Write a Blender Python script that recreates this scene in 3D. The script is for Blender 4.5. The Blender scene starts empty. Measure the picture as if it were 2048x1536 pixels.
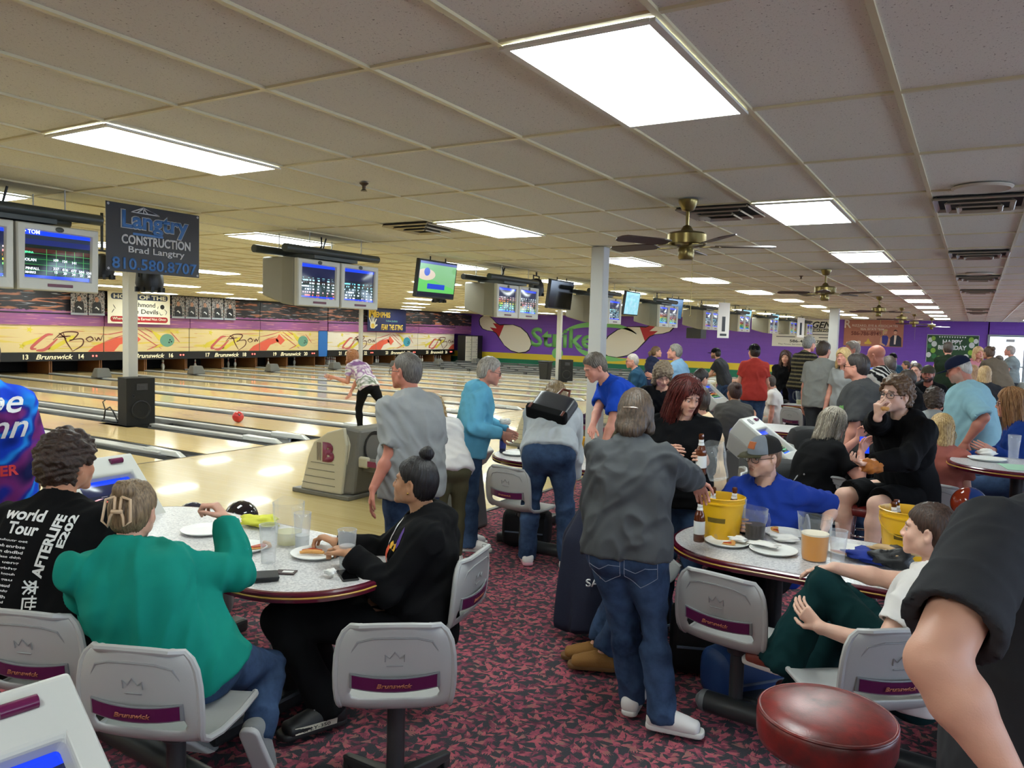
import bpy, bmesh, math, random
import numpy as np
from mathutils import Vector, Matrix, Euler
from mathutils.bvhtree import BVHTree
random.seed(7); np.random.seed(7)
SC = bpy.context.scene
COL = SC.collection
PI = math.pi
V = Vector

# ---------------------------------------------------------------- camera
CAMZ = 1.88
FPX = 1545.0
def _n(v):
    v = np.asarray(v, float); return v/np.linalg.norm(v)
_Y = _n([1953-1024, -(691-768), -FPX]); _X = -_n([-1670-1024, -(586-768), -FPX])
_X = _n(_X-_Y*(_X@_Y)); _Z = np.cross(_X, _Y)
RC = np.array([_X, _Y, _Z])
cam = bpy.data.cameras.new('camera'); cam.sensor_fit = 'HORIZONTAL'; cam.sensor_width = 36
cam.lens = FPX/2048*36; cam.clip_start = 0.05; cam.clip_end = 200
cob = bpy.data.objects.new('camera', cam); COL.objects.link(cob)
M = Matrix([list(RC[i]) for i in range(3)]).to_4x4(); M.translation = V((0, 0, CAMZ))
cob.matrix_world = M
SC.camera = cob
def at(px, py, depth):
    """world point seen at a pixel, at a distance along the view axis"""
    r = RC @ np.array([(px-1024)/FPX, -(py-768)/FPX, -1.0]); p = r*depth
    return np.array([p[0], p[1], p[2]+CAMZ])
def on_z(px, py, z):
    r = RC @ np.array([(px-1024), -(py-768), -FPX]); p = r*((z-CAMZ)/r[2])
    return np.array([p[0], p[1], z])

# ---------------------------------------------------------------- world, exposure
SC.view_settings.view_transform = 'Standard'; SC.view_settings.look = 'None'
SC.view_settings.gamma = 1; SC.view_settings.exposure = 0.5
SC.view_settings.use_curve_mapping = False
w = bpy.data.worlds.new('world'); SC.world = w; w.use_nodes = True
w.node_tree.nodes['Background'].inputs[0].default_value = (0.72, 0.86, 1, 1)
w.node_tree.nodes['Background'].inputs[1].default_value = 1.5
SC.cycles.max_bounces = 8; SC.cycles.diffuse_bounces = 4; SC.cycles.glossy_bounces = 3
SC.cycles.transmission_bounces = 8; SC.cycles.transparent_max_bounces = 12
SC.cycles.caustics_reflective = False; SC.cycles.caustics_refractive = False
SC.cycles.sample_clamp_indirect = 4
PANEL = 16.0     # radiance of the fluorescent ceiling panels

# ---------------------------------------------------------------- materials
def srgb(r, g=None, b=None):
    if g is None: r, g, b = r
    f = lambda c: (c/255/12.92 if c/255 <= .04045 else ((c/255+.055)/1.055)**2.4)
    return (f(r), f(g), f(b), 1)
class NT:
    def __init__(s, name):
        s.m = bpy.data.materials.new(name); s.m.use_nodes = True
        s.t = s.m.node_tree; s.b = s.t.nodes['Principled BSDF']; s.o = s.t.nodes['Material Output']
    def n(s, t, **k):
        x = s.t.nodes.new(t)
        for a, v in k.items():
            if a.startswith('i_'):
                x.inputs[a[2:].replace('_', ' ')].default_value = v
            elif a[0] == 'p' and a[1:].isdigit(): x.inputs[int(a[1:])].default_value = v
            else: setattr(x, a, v)
        return x
    def l(s, a, b): s.t.links.new(a, b)
    def mix(s, f, a, b):
        x = s.n('ShaderNodeMix', data_type='RGBA')
        for i, v in ((0, f), (6, a), (7, b)):
            if hasattr(v, 'is_output') or isinstance(v, bpy.types.NodeSocket): s.l(v, x.inputs[i])
            else: x.inputs[i].default_value = v
        return x.outputs[2]
    def math(s, op, a, b=0.0, c=None):
        x = s.n('ShaderNodeMath', operation=op)
        for i, v in enumerate((a, b) if c is None else (a, b, c)):
            if isinstance(v, bpy.types.NodeSocket): s.l(v, x.inputs[i])
            else: x.inputs[i].default_value = v
        return x.outputs[0]
    def ramp(s, f, stops):
        x = s.n('ShaderNodeValToRGB'); e = x.color_ramp.elements
        while len(e) < len(stops): e.new(.5)
        for q, (p, c) in zip(e, stops): q.position = p; q.color = c if len(c) == 4 else (*c, 1)
        s.l(f, x.inputs[0]); return x.outputs[0]
    def coord(s, out='Object', scale=(1, 1, 1), rot=(0, 0, 0), loc=(0, 0, 0)):
        c = s.n('ShaderNodeTexCoord'); m = s.n('ShaderNodeMapping')
        m.inputs['Scale'].default_value = scale; m.inputs['Rotation'].default_value = rot; m.inputs['Location'].default_value = loc
        s.l(c.outputs[out], m.inputs[0]); return m.outputs[0]
    def noise(s, vec, scale, detail=3, rough=.5, dist=0):
        x = s.n('ShaderNodeTexNoise'); x.inputs['Scale'].default_value = scale
        x.inputs['Detail'].default_value = detail; x.inputs['Roughness'].default_value = rough
        x.inputs['Distortion'].default_value = dist
        if vec is not None: s.l(vec, x.inputs['Vector'])
        return x.outputs[0]
    def bump(s, h, strength=.2, dist=.01):
        x = s.n('ShaderNodeBump'); x.inputs['Strength'].default_value = strength; x.inputs['Distance'].default_value = dist
        s.l(h, x.inputs['Height']); s.l(x.outputs[0], s.b.inputs['Normal'])
    def set(s, **k):
        for a, v in k.items():
            i = s.b.inputs[a.replace('_', ' ')]
            if isinstance(v, bpy.types.NodeSocket): s.l(v, i)
            else: i.default_value = v
        return s
_mc = {}
def mat(name, col=(200, 200, 200), rough=.5, metal=0.0, spec=.5, var=0.0, vs=8, bump=0.0, bs=120, coat=0, alpha=1, emit=None, es=1, trans=0, ior=1.45):
    """plain procedural material with slight colour variation and surface grain"""
    if name in _mc: return _mc[name]
    n = NT(name); c = srgb(*col)
    n.set(Base_Color=c, Roughness=rough, Metallic=metal); n.b.inputs['Specular IOR Level'].default_value = spec
    if coat: n.b.inputs['Coat Weight'].default_value = coat; n.b.inputs['Coat Roughness'].default_value = .08
    if trans: n.b.inputs['Transmission Weight'].default_value = trans; n.b.inputs['IOR'].default_value = ior
    if alpha < 1: n.b.inputs['Alpha'].default_value = alpha
    if emit: n.b.inputs['Emission Color'].default_value = srgb(*emit); n.b.inputs['Emission Strength'].default_value = es
    if var:
        co = n.coord(); f = n.noise(co, vs, 4)
        n.set(Base_Color=n.mix(f, tuple(x*(1-var) for x in c[:3])+(1,), tuple(min(1, x*(1+var)) for x in c[:3])+(1,)))
    if bump:
        co = n.coord(); n.bump(n.noise(co, bs, 3), bump, .004)
    _mc[name] = n.m; return n.m

# ---------------------------------------------------------------- mesh building
class MB:
    """collects vertices and faces of ONE mesh"""
    def __init__(s): s.v = []; s.f = []; s.mi = []; s.cur = 0; s.T = None
    def add(s, vs, fs):
        b = len(s.v)
        if s.T is not None: vs = [tuple(s.T @ V(p)) for p in vs]
        s.v += [tuple(map(float, p)) for p in vs]; s.f += [tuple(b+i for i in f) for f in fs]; s.mi += [s.cur]*len(fs); return s
    def box(s, c, d, rz=0.0, rot=None):
        R = Euler(rot).to_matrix() if rot else Matrix.Rotation(rz, 3, 'Z'); c = V(c)
        vs = [c+R @ V((x*d[0]/2, y*d[1]/2, z*d[2]/2)) for x in (-1, 1) for y in (-1, 1) for z in (-1, 1)]
        return s.add(vs, [(0, 1, 3, 2), (4, 6, 7, 5), (0, 4, 5, 1), (2, 3, 7, 6), (0, 2, 6, 4), (1, 5, 7, 3)])
    def hexa(s, b, t):
        """b, t: four bottom and four top points"""
        return s.add(list(b)+list(t), [(3, 2, 1, 0), (4, 5, 6, 7)]+[(i, (i+1) % 4, (i+1) % 4+4, i+4) for i in range(4)])
    def loft(s, rings, closed=True, cap=True):
        n = len(rings[0]); vs = [p for r in rings for p in r]; fs = []
        for k in range(len(rings)-1):
            for i in range(n if closed else n-1):
                j = (i+1) % n; fs.append((k*n+i, k*n+j, (k+1)*n+j, (k+1)*n+i))
        if cap and closed: fs += [tuple(range(n-1, -1, -1)), tuple((len(rings)-1)*n+i for i in range(n))]
        return s.add(vs, fs)
    def tube(s, pts, r, seg=10, cap=True, flat=None):
        pts = [V(p) for p in pts]; rr = r if isinstance(r, (list, tuple)) else [r]*len(pts)
        rings = []; up = None
        for i, p in enumerate(pts):
            t = (pts[min(i+1, len(pts)-1)]-pts[max(i-1, 0)]).normalized()
            if up is None: up = V((0, 0, 1)) if abs(t.z) < .9 else V((1, 0, 0))
            a = t.cross(up).normalized(); up = a.cross(t).normalized()
            rings.append([p+(a*math.cos(q)+up*math.sin(q)*(flat or 1))*rr[i] for q in [2*PI*k/seg for k in range(seg)]])
        return s.loft(rings, True, cap)
    def lathe(s, prof, seg=24, c=(0, 0, 0), T=None, cap=False):
        c = V(c); rings = []
        for r, z in prof:
            ring = [V((r*math.cos(2*PI*k/seg), r*math.sin(2*PI*k/seg), z)) for k in range(seg)]
            rings.append([(T @ p if T else p)+c for p in ring])
        return s.loft(rings, True, cap)
    def prism(s, poly, th, O, U, W):
        """polygon in the plane (U, W) through O, thickened along U x W"""
        O, U, W = V(O), V(U), V(W); N = U.cross(W).normalized()*th
        a = [O+U*x+W*y for x, y in poly]; b = [p+N for p in a]; n = len(poly)
        return s.add(a+b, [tuple(range(n-1, -1, -1)), tuple(range(n, 2*n))]+[(i, (i+1) % n, (i+1) % n+n, i+n) for i in range(n)])
    def sphere(s, c, r, seg=16, rings=10, T=None):
        pr = [(math.sin(PI*k/rings), -math.cos(PI*k/rings)) for k in range(rings+1)]
        r = V(r) if hasattr(r, '__len__') else V((r, r, r)); c = V(c)
        rg = [[c+((T @ V((a*math.cos(2*PI*k/seg)*r.x, a*math.sin(2*PI*k/seg)*r.y, z*r.z))) if T else V((a*math.cos(2*PI*k/seg)*r.x, a*math.sin(2*PI*k/seg)*r.y, z*r.z))) for k in range(seg)] for a, z in [(max(a, 1e-4), z) for a, z in pr]]
        return s.loft(rg, True, True)
    def build(s, name, m=None, parent=None, smooth=False, bevel=0, bseg=2, sub=0, solid=0, loc=None, rz=0):
        me = bpy.data.meshes.new(name); me.from_pydata(s.v, [], s.f); me.update()
        o = bpy.data.objects.new(name, me); COL.objects.link(o)
        for x in (m if isinstance(m, (list, tuple)) else [m]):
            if x: me.materials.append(x)
        if len(me.materials) > 1:
            me.polygons.foreach_set('material_index', s.mi)
        if smooth:
            me.polygons.foreach_set('use_smooth', [True]*len(me.polygons))
            if smooth != 'all': me.set_sharp_from_angle(angle=math.radians(40))
        if solid: q = o.modifiers.new('s', 'SOLIDIFY'); q.thickness = solid; q.offset = 0
        if sub: q = o.modifiers.new('u', 'SUBSURF'); q.levels = q.render_levels = sub
        if bevel: q = o.modifiers.new('b', 'BEVEL'); q.width = bevel; q.segments = bseg; q.limit_method = 'ANGLE'; q.angle_limit = .6; q.harden_normals = False
        if parent: o.parent = parent
        if loc is not None: o.location = loc
        o.rotation_euler.z = rz
        return o
def tag(o, label, cat, group=None, kind=None):
    o['label'] = label; o['category'] = cat
    if group: o['group'] = group
    if kind: o['kind'] = kind
    return o
def thing(name, label, cat, loc=(0, 0, 0), rz=0.0, group=None):
    o = bpy.data.objects.new(name, None); COL.objects.link(o); o.empty_display_size = .05
    o.location = loc; o.rotation_euler = (0, 0, rz)
    return tag(o, label, cat, group)
def struct(mb, name, m, **k):
    o = mb.build(name, m, **k); o['kind'] = 'structure'; return o
def copy_tree(o, parent=None):
    c = o.copy(); COL.objects.link(c)
    if parent: c.parent = parent
    for ch in list(o.children): copy_tree(ch, c)
    return c
ORD = ['first', 'second', 'third', 'fourth', 'fifth', 'sixth', 'seventh', 'eighth', 'ninth', 'tenth', 'eleventh', 'twelfth', 'thirteenth', 'fourteenth', 'fifteenth', 'sixteenth', 'seventeenth', 'eighteenth', 'nineteenth', 'twentieth']
def poly_obj(name, m, O, U, W, polys, parent=None, th=.004):
    """flat shapes given by 2D outlines, laid on a plane as thin solid sheets"""
    b = MB()
    for p in polys: b.prism(p, th, O, U, W)
    return b.build(name, m, parent)
def text_mesh(body, size=1, bold=0.0, shear=0.0, extrude=0.0, space=1.0, align='CENTER'):
    cu = bpy.data.curves.new('t', 'FONT'); cu.body = body; cu.size = size; cu.offset = bold; cu.shear = shear
    cu.extrude = extrude; cu.space_character = space; cu.align_x = align; cu.align_y = 'CENTER'; cu.resolution_u = 3
    o = bpy.data.objects.new('t', cu); COL.objects.link(o)
    dg = bpy.context.evaluated_depsgraph_get(); me = bpy.data.meshes.new_from_object(o.evaluated_get(dg))
    bpy.data.objects.remove(o); bpy.data.curves.remove(cu); return me
def lettering(body, m, O, U, W, width=None, height=None, name='lettering', parent=None, bold=.02, shear=0, th=.004, lift=.003, space=1.0):
    """raised writing on a plane: O centre, U reading direction, W up"""
    me = text_mesh(body, 1, bold, shear, 0, space)
    U = V(U).normalized(); W = V(W).normalized(); N = U.cross(W)
    co = np.zeros(len(me.vertices)*3); me.vertices.foreach_get('co', co); co = co.reshape(-1, 3)
    lo, hi = co.min(0), co.max(0); c = (lo+hi)/2; d = hi-lo
    sx = width/d[0] if width else height/d[1]; sy = height/d[1] if height else sx
    R = np.array([U, W, N]).T
    q = np.stack([(co[:, 0]-c[0])*sx, (co[:, 1]-c[1])*sy, np.full(len(co), lift)], 1) @ R.T + np.array(O)
    me.vertices.foreach_set('co', q.ravel()); me.update()
    me.materials.clear(); me.materials.append(m)
    o = bpy.data.objects.new(name, me); COL.objects.link(o)
    if parent:
        o.parent = parent
    q = o.modifiers.new('s', 'SOLIDIFY'); q.thickness = th; q.offset = 0
    return o
def clear_mat(name, col=(235, 240, 240), rough=.06, a=.22):
    n = NT(name); n.set(Base_Color=srgb(*col), Roughness=rough); n.b.inputs['Specular IOR Level'].default_value = .7
    f = n.n('ShaderNodeLayerWeight'); f.inputs['Blend'].default_value = .35
    n.l(n.math('ADD', n.math('MULTIPLY', n.math('POWER', f.outputs['Facing'], 2.4), .5), a), n.b.inputs['Alpha']); return n.m
# ================================================================ THE HALL
HC = 2.925          # ceiling height
XM, YW = -27.0, 40.0
XR, YB = 6.5, -3.2  # right wall, wall behind the camera
XF, XA = -9.4, -4.3 # foul line, edge of carpet
TX, TY = 0.6096, 1.2192
def carpet_mat():
    n = NT('carpet'); co = n.coord('Object')
    base = n.mix(n.noise(co, 260, 2), srgb(34, 35, 38), srgb(84, 84, 90))
    big = n.noise(co, 30, 2)
    out = base; 
    for i, (sc, rx, seed) in enumerate(((11, 1.9, 0), (14, 2.1, 3.7), (19, 2.2, 9.1))):
        m = n.n('ShaderNodeMapping'); m.inputs['Location'].default_value = (seed, seed*1.7, 0); n.l(co, m.inputs[0])
        wv = n.n('ShaderNodeVectorMath', operation='MULTIPLY_ADD'); nz = n.n('ShaderNodeTexNoise'); nz.inputs['Scale'].default_value = 24; nz.inputs['Detail'].default_value = 3
        n.l(m.outputs[0], nz.inputs[0]); n.l(nz.outputs['Color'], wv.inputs[0]); wv.inputs[1].default_value = (.03, .03, 0); n.l(m.outputs[0], wv.inputs[2])
        vo = n.n('ShaderNodeTexVoronoi', voronoi_dimensions='2D', feature='F1'); vo.inputs['Scale'].default_value = sc; vo.inputs['Randomness'].default_value = .75
        n.l(wv.outputs[0], vo.inputs['Vector'])
        sub = n.n('ShaderNodeVectorMath', operation='SUBTRACT'); n.l(wv.outputs[0], sub.inputs[0]); n.l(vo.outputs['Position'], sub.inputs[1])
        sp = n.n('ShaderNodeSeparateColor'); n.l(vo.outputs['Color'], sp.inputs[0])
        rot = n.n('ShaderNodeVectorRotate', rotation_type='Z_AXIS'); n.l(sub.outputs[0], rot.inputs[0])
        n.l(n.math('MULTIPLY', n.math('SUBTRACT', sp.outputs[0], .5), 3.4), rot.inputs['Angle'])
        xy = n.n('ShaderNodeSeparateXYZ'); n.l(rot.outputs[0], xy.inputs[0])
        u = n.math('MULTIPLY', xy.outputs[0], sc); v = n.math('MULTIPLY', xy.outputs[1], sc)
        # flame: wide jagged head, long thin tail
        jag = n.math('MULTIPLY', n.math('PINGPONG', n.math('MULTIPLY', v, 1), .07), 3.6)
        uu = n.math('ADD', u, jag)
        wid = n.math('ADD', n.math('MULTIPLY', u, .30), .17)
        e = n.math('LESS_THAN', n.math('ABSOLUTE', v), wid)
        a = n.math('LESS_THAN', uu, .42); b = n.math('GREATER_THAN', u, -.52)
        mask = n.math('MULTIPLY', n.math('MULTIPLY', e, a), b)
        colr = n.ramp(n.math('ADD', n.math('MULTIPLY', sp.outputs[1], .5), n.math('MULTIPLY', big, .5)),
                      [(.2, srgb(88, 56, 68)), (.45, srgb(146, 76, 92)), (.62, srgb(182, 94, 104)), (.8, srgb(140, 106, 98))])
        out = n.mix(mask, out, colr)
    n.set(Base_Color=out, Roughness=.95); n.b.inputs['Specular IOR Level'].default_value = .1
    n.bump(n.noise(co, 500, 2), .5, .004)
    return n.m
def tile_mat():
    n = NT('ceiling_tile'); co = n.coord('Object')
    f = n.noise(n.coord('Object', (90, 70, 90)), 1, 3, .6); f2 = n.noise(n.coord('Object', (160, 110, 160)), 1, 2, .5)
    h = n.ramp(f, [(.30, (.10, .10, .10)), (.36, (1, 1, 1))]); h2 = n.ramp(f2, [(.31, (.35, .35, .35)), (.37, (1, 1, 1))])
    br = n.n('ShaderNodeTexBrick'); br.offset = 0; br.inputs['Scale'].default_value = 1
    br.inputs['Brick Width'].default_value = TX; br.inputs['Row Height'].default_value = TY; br.inputs['Mortar Size'].default_value = 0
    br.inputs['Color1'].default_value = (.80, .80, .80, 1); br.inputs['Color2'].default_value = (1, 1, 1, 1)
    n.l(n.coord('Object', loc=(.345, 0, 0)), br.inputs[0])
    c = n.mix(h, srgb(128, 122, 108), srgb(228, 226, 214)); c = n.mix(n.mix(.6, (1, 1, 1, 1), h2), srgb(156, 152, 138), c)
    mul = n.n('ShaderNodeMix', data_type='RGBA', blend_type='MULTIPLY'); mul.inputs[0].default_value = .45
    n.l(c, mul.inputs[6]); n.l(br.outputs[0], mul.inputs[7])
    n.set(Base_Color=mul.outputs[2], Roughness=.9); n.b.inputs['Specular IOR Level'].default_value = .2
    n.bump(f, .25, .003); return n.m
def wood_mat(name, c1, c2, c3, board=.027, length=3.0, rough=.12, along='X'):
    n = NT(name); br = n.n('ShaderNodeTexBrick'); br.offset = .37; br.inputs['Scale'].default_value = 1
    br.inputs['Brick Width'].default_value = length; br.inputs['Row Height'].default_value = board; br.inputs['Mortar Size'].default_value = .0006
    br.inputs['Color1'].default_value = c1; br.inputs['Color2'].default_value = c2; br.inputs['Mortar'].default_value = c3
    n.l(n.coord('Object'), br.inputs[0])
    g = n.noise(n.coord('Object', (1.2, 60, 1)), 1, 4, .6)
    g2 = n.noise(n.coord('Object', (.35, 1.3, 1)), 1, 2, .5)
    c = n.mix(n.math('MULTIPLY', g, .45), br.outputs[0], c3); c = n.mix(n.ramp(g2, [(.35, (0, 0, 0)), (.75, (.55, .55, .55))]), c, c2)
    n.set(Base_Color=c, Roughness=rough); n.b.inputs['Specular IOR Level'].default_value = .5
    n.b.inputs['Coat Weight'].default_value = .3; n.b.inputs['Coat Roughness'].default_value = .05
    n.bump(n.noise(n.coord('Object', (1, 5, 1)), 2, 2), .05, .01)
    return n.m
M_CARPET = carpet_mat(); M_TILE = tile_mat()
M_LANE = wood_mat('lane_wood', srgb(230, 202, 140), srgb(240, 216, 162), srgb(186, 150, 92))
M_APPR = wood_mat('approach_wood', srgb(190, 168, 112), srgb(202, 182, 130), srgb(164, 138, 88), rough=.2)
M_TBAR = mat('ceiling_grid_metal', (206, 196, 160), .35)
M_BLACK = mat('black_satin', (12, 12, 13), .45, var=.1)
M_DARK = mat('dark_void', (8, 8, 9), .8)
M_GREYM = mat('lane_cap_metal', (178, 178, 176), .35, .2, var=.1)
M_GUT = mat('gutter_plastic', (34, 34, 36), .35)
M_WHITE = mat('white_paint', (225, 222, 210), .5, var=.04)
M_POST = mat('post_paint', (186, 186, 182), .5, var=.08, vs=3)
# ---- floors
b = MB(); b.box(((XA+XR)/2, (YB+YW)/2, -.05), (XR-XA, YW-YB, .1)); struct(b, 'floor', M_CARPET)
b = MB(); b.box(((XA+XF)/2, (YB+YW)/2, -.05), (XA-XF, YW-YB, .1)); struct(b, 'floor_approach', M_APPR)
b = MB(); b.box((XA, (YB+YW)/2, .002), (.05, YW-YB, .012)); struct(b, 'trim_1', mat('carpet_edge_strip', (60, 58, 56), .4, .4))
b = MB(); b.box((XF+.01, (YB+YW)/2, .0015), (.025, YW-YB, .004)); struct(b, 'trim_2', mat('foul_line_ink', (60, 44, 26), .4))
b = MB(); b.box(((XF-29)/2, (YB+YW)/2, -.25), (29+XF, YW-YB, .1)); struct(b, 'floor_below_lanes', M_DARK)
# ---- ceiling with grid bars
b = MB(); b.box(((-29+XR)/2, (YB+YW)/2, HC+.06), (XR+29, YW-YB, .1)); struct(b, 'ceiling', M_TILE)
b = MB()
k = -11
xs = [-.345+TX*i for i in range(-45, 12)]; ys = [TY*i for i in range(-2, 33)]
for x in xs:
    if -28.5 < x < XR: b.box((x, (YB+YW)/2, HC+.004), (.025, YW-YB, .012))
for y in ys: b.box(((-29+XR)/2, y, HC+.005), (XR+29, .025, .011))
struct(b, 'ceiling_grid', M_TBAR)
# ---- walls
def block_mat(name, c, stripes=False):
    n = NT(name); br = n.n('ShaderNodeTexBrick'); br.inputs['Scale'].default_value = 1
    br.inputs['Brick Width'].default_value = .4; br.inputs['Row Height'].default_value = .2; br.inputs['Mortar Size'].default_value = .006
    for q in ('Color1', 'Color2'): br.inputs[q].default_value = (1, 1, 1, 1)
    br.inputs['Mortar'].default_value = (0, 0, 0, 1); br.inputs['Mortar Smooth'].default_value = .4
    n.l(n.coord('Object', rot=(PI/2, 0, 0)), br.inputs[0])
    n.set(Base_Color=n.mix(n.noise(n.coord(), 1.5, 3), tuple(x*.85 for x in c[:3])+(1,), c), Roughness=.55); n.bump(br.outputs[0], .6, .012)
    return n.m
M_PURP = block_mat('purple_block_paint', srgb(122, 74, 186))
b = MB(); b.box(((-29+.45)/2, YW+.1, 1.4), (29.45, .2, 3.4)); b.box((5.15, YW+.1, 1.4), (2.7, .2, 3.4)); b.box((2.1, YW+.1, 2.75), (3.4, .2, .75)); struct(b, 'wall_back', M_PURP)
b = MB(); b.box((-29.1, (YB+YW)/2, 1.4), (.2, YW-YB, 3.4)); struct(b, 'wall_left', M_DARK)
M_CREAM = mat('cream_wall', (170, 160, 150), .7, var=.05)
b = MB(); b.box(((-29+XR)/2, YB-.1, 1.4), (XR+29, .2, 3.4)); struct(b, 'wall_front', M_CREAM)
b = MB()
# right wall with daylight windows
WINS = [(-1.5, 2.3), (4.0, 7.8), (9.5, 13.3), (15.5, 19.5), (22, 26), (28.5, 32.5), (34.5, 38)]
y0 = YB
for a, c2 in WINS: b.box((XR+.1, (y0+a)/2, 1.4), (.2, a-y0, 3.4)); b.box((XR+.1, (a+c2)/2, .4), (.2, c2-a, 1.4)); b.box((XR+.1, (a+c2)/2, 2.85), (.2, c2-a, .7)); y0 = c2
b.box((XR+.1, (y0+YW)/2, 1.4), (.2, YW-y0, 3.4)); struct(b, 'wall_right', M_CREAM)
M_DAY = mat('daylight_glass', (255, 255, 255), .3, emit=(205, 228, 255), es=7.5)
M_FRAME = mat('window_frame_paint', (205, 208, 210), .4)
for i, (a, c2) in enumerate(WINS):
    b = MB(); b.box((XR+.05, (a+c2)/2, 1.8), (.02, c2-a, 1.4)); struct(b, 'window_%d' % (i+1), M_DAY)
    b = MB()
    for y in (a, (a+c2)/2, c2): b.box((XR, y, 1.8), (.08, .07, 1.4))
    for z in (1.12, 2.48): b.box((XR, (a+c2)/2, z), (.08, c2-a, .07))
    struct(b, 'window_frame_%d' % (i+1), M_FRAME)
# bright doorway at the far right end
b = MB(); b.box((1.13, YW+.02, 1.15), (1.35, .04, 2.3)); struct(b, 'door_1', mat('doorway_daylight', (255, 255, 255), .4, emit=(226, 240, 255), es=1.4))
b = MB(); b.box((2.8, YW+.02, 1.15), (1.95, .04, 2.3)); struct(b, 'door_2', mat('door_glass_daylight', (150, 215, 245), .2, emit=(140, 205, 240), es=.95))
b = MB()
for x in (.45, 1.8, 2.0, 3.75): b.box((x, YW-.03, 1.15), (.09, .12, 2.3))
b.box((2.1, YW-.03, 2.33), (3.4, .12, .09)); b.box((2.1, YW-.05, 1.0), (3.3, .05, .06)); struct(b, 'door_frame', mat('door_frame_metal', (150, 158, 160), .4, .3))
b = MB(); b.box((1.25, YW-.12, 2.13), (.32, .1, .12)); tag(b.build('door_closer', M_GREYM), 'small dark grey box fixed at the top of the far doorway', 'door closer')
# painted stripes, pins and writing on the purple wall
O = (0, YW-.004, 0); U = (1, 0, 0); W = (0, 0, 1)
WY = mat('stripe_yellow', (226, 196, 52), .5); WG = mat('stripe_green', (22, 112, 82), .5)
def wallpoly(name, m, polys, lift=0.0): 
    return poly_obj(name, m, (0, YW-.004-lift, 0), U, W, polys, th=.006)
wall_art = []
o = wallpoly('trim_3', WY, [[(-29, .27), (-5, .27), (-5, .62), (-29, .62)]]); o['kind'] = 'structure'
o = wallpoly('trim_4', WG, [[(-29, -.1), (-5, -.1), (-5, .27), (-29, .27)]]); o['kind'] = 'structure'
CRM = mat('pin_mural_cream', (232, 222, 205), .5); RED = mat('pin_mural_red', (178, 24, 34), .5); LGR = mat('script_mural_green', (128, 196, 116), .5)
INK = mat('mural_outline', (24, 16, 30), .6)
def pin_outline(n=40):
    prof = [(0, .02), (.03, .27), (.12, .47), (.28, .62), (.42, .63), (.55, .50), (.65, .33), (.72, .27), (.80, .30), (.88, .34), (.95, .29), (1.0, .1)]
    return prof
def pin_mural(name, base, tip, w, label):
    base = np.array(base); tip = np.array(tip); a = tip-base; L = np.linalg.norm(a); a = a/L; p = np.array([-a[1], a[0]])
    pr = [(0, .10), (.04, .25), (.14, .42), (.28, .5), (.42, .45), (.55, .28), (.63, .17), (.70, .17), (.80, .26), (.89, .29), (.96, .2), (1, .05)]
    def ring(prf, g=0.0): return [tuple(base+a*(t*L)+p*(s*(h*w+g))) for s, seq in ((1, prf), (-1, prf[::-1])) for t, h in seq]
    root = thing(name, label, 'mural', (0, YW, 0))
    root.location = (0, 0, 0)
    poly_obj('outline', INK, (0, YW-.004, 0), U, W, [ring([(t+(.012 if t > .5 else -.012), h) for t, h in pr], .05)], root, .006)
    poly_obj('pin_shape', CRM, (0, YW-.010, 0), U, W, [ring(pr)], root, .006)
    nk = [(.56, .27), (.63, .17), (.69, .17)]
    rr = ring(nk); z = tuple(base+a*(.78*L)+p*(.10*w)); z2 = tuple(base+a*(.66*L)); z3 = tuple(base+a*(.76*L)-p*(.12*w))
    r3 = [rr[0], rr[1], rr[2], z, z2, z3, rr[3], rr[4], rr[5]]
    poly_obj('red_collar', RED, (0, YW-.016, 0), U, W, [r3], root, .006)
pin_mural('pin_mural', (-22.75, 1.02), (-26.35, 2.62), 1.5, 'large cream bowling pin painted on purple wall, left of the green script')
pin_mural('pin_mural', (-18.0, .98), (-13.9, 2.75), 1.5, 'large cream bowling pin painted on purple wall, right of the green script')
sm = thing('script_mural', 'green painted word with a big curled flourish on purple wall', 'mural', (0, 0, 0))
lettering('Striker', LGR, (-20.25, YW-.012, 1.62), U, W, 4.9, 1.15, 'lettering', sm, .025, th=.008)
def arcband(cx, cz, rx, rz_, a0, a1, w0, w1, n=26):
    o1 = []; o2 = []
    for i in range(n+1):
        t = i/n; a = math.radians(a0+(a1-a0)*t); ww = w0+(w1-w0)*math.sin(PI*t)
        o1.append((cx+rx*math.cos(a), cz+rz_*math.sin(a))); o2.append((cx+(rx-ww)*math.cos(a), cz+(rz_-ww)*math.sin(a)))
    return o1+o2[::-1]
poly_obj('flourish', LGR, (0, YW-.010, 0), U, W, [arcband(-18.3, 1.65, 2.4, .95, 170, 20, .05, .3), arcband(-17.6, 1.35, 2.2, .95, 185, 300, .05, .35),
         [(-20.9+.36*math.cos(t), .72+.33*math.sin(t)) for t in np.linspace(0, 2*PI, 25)[:-1]]], sm, .006)
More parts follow.
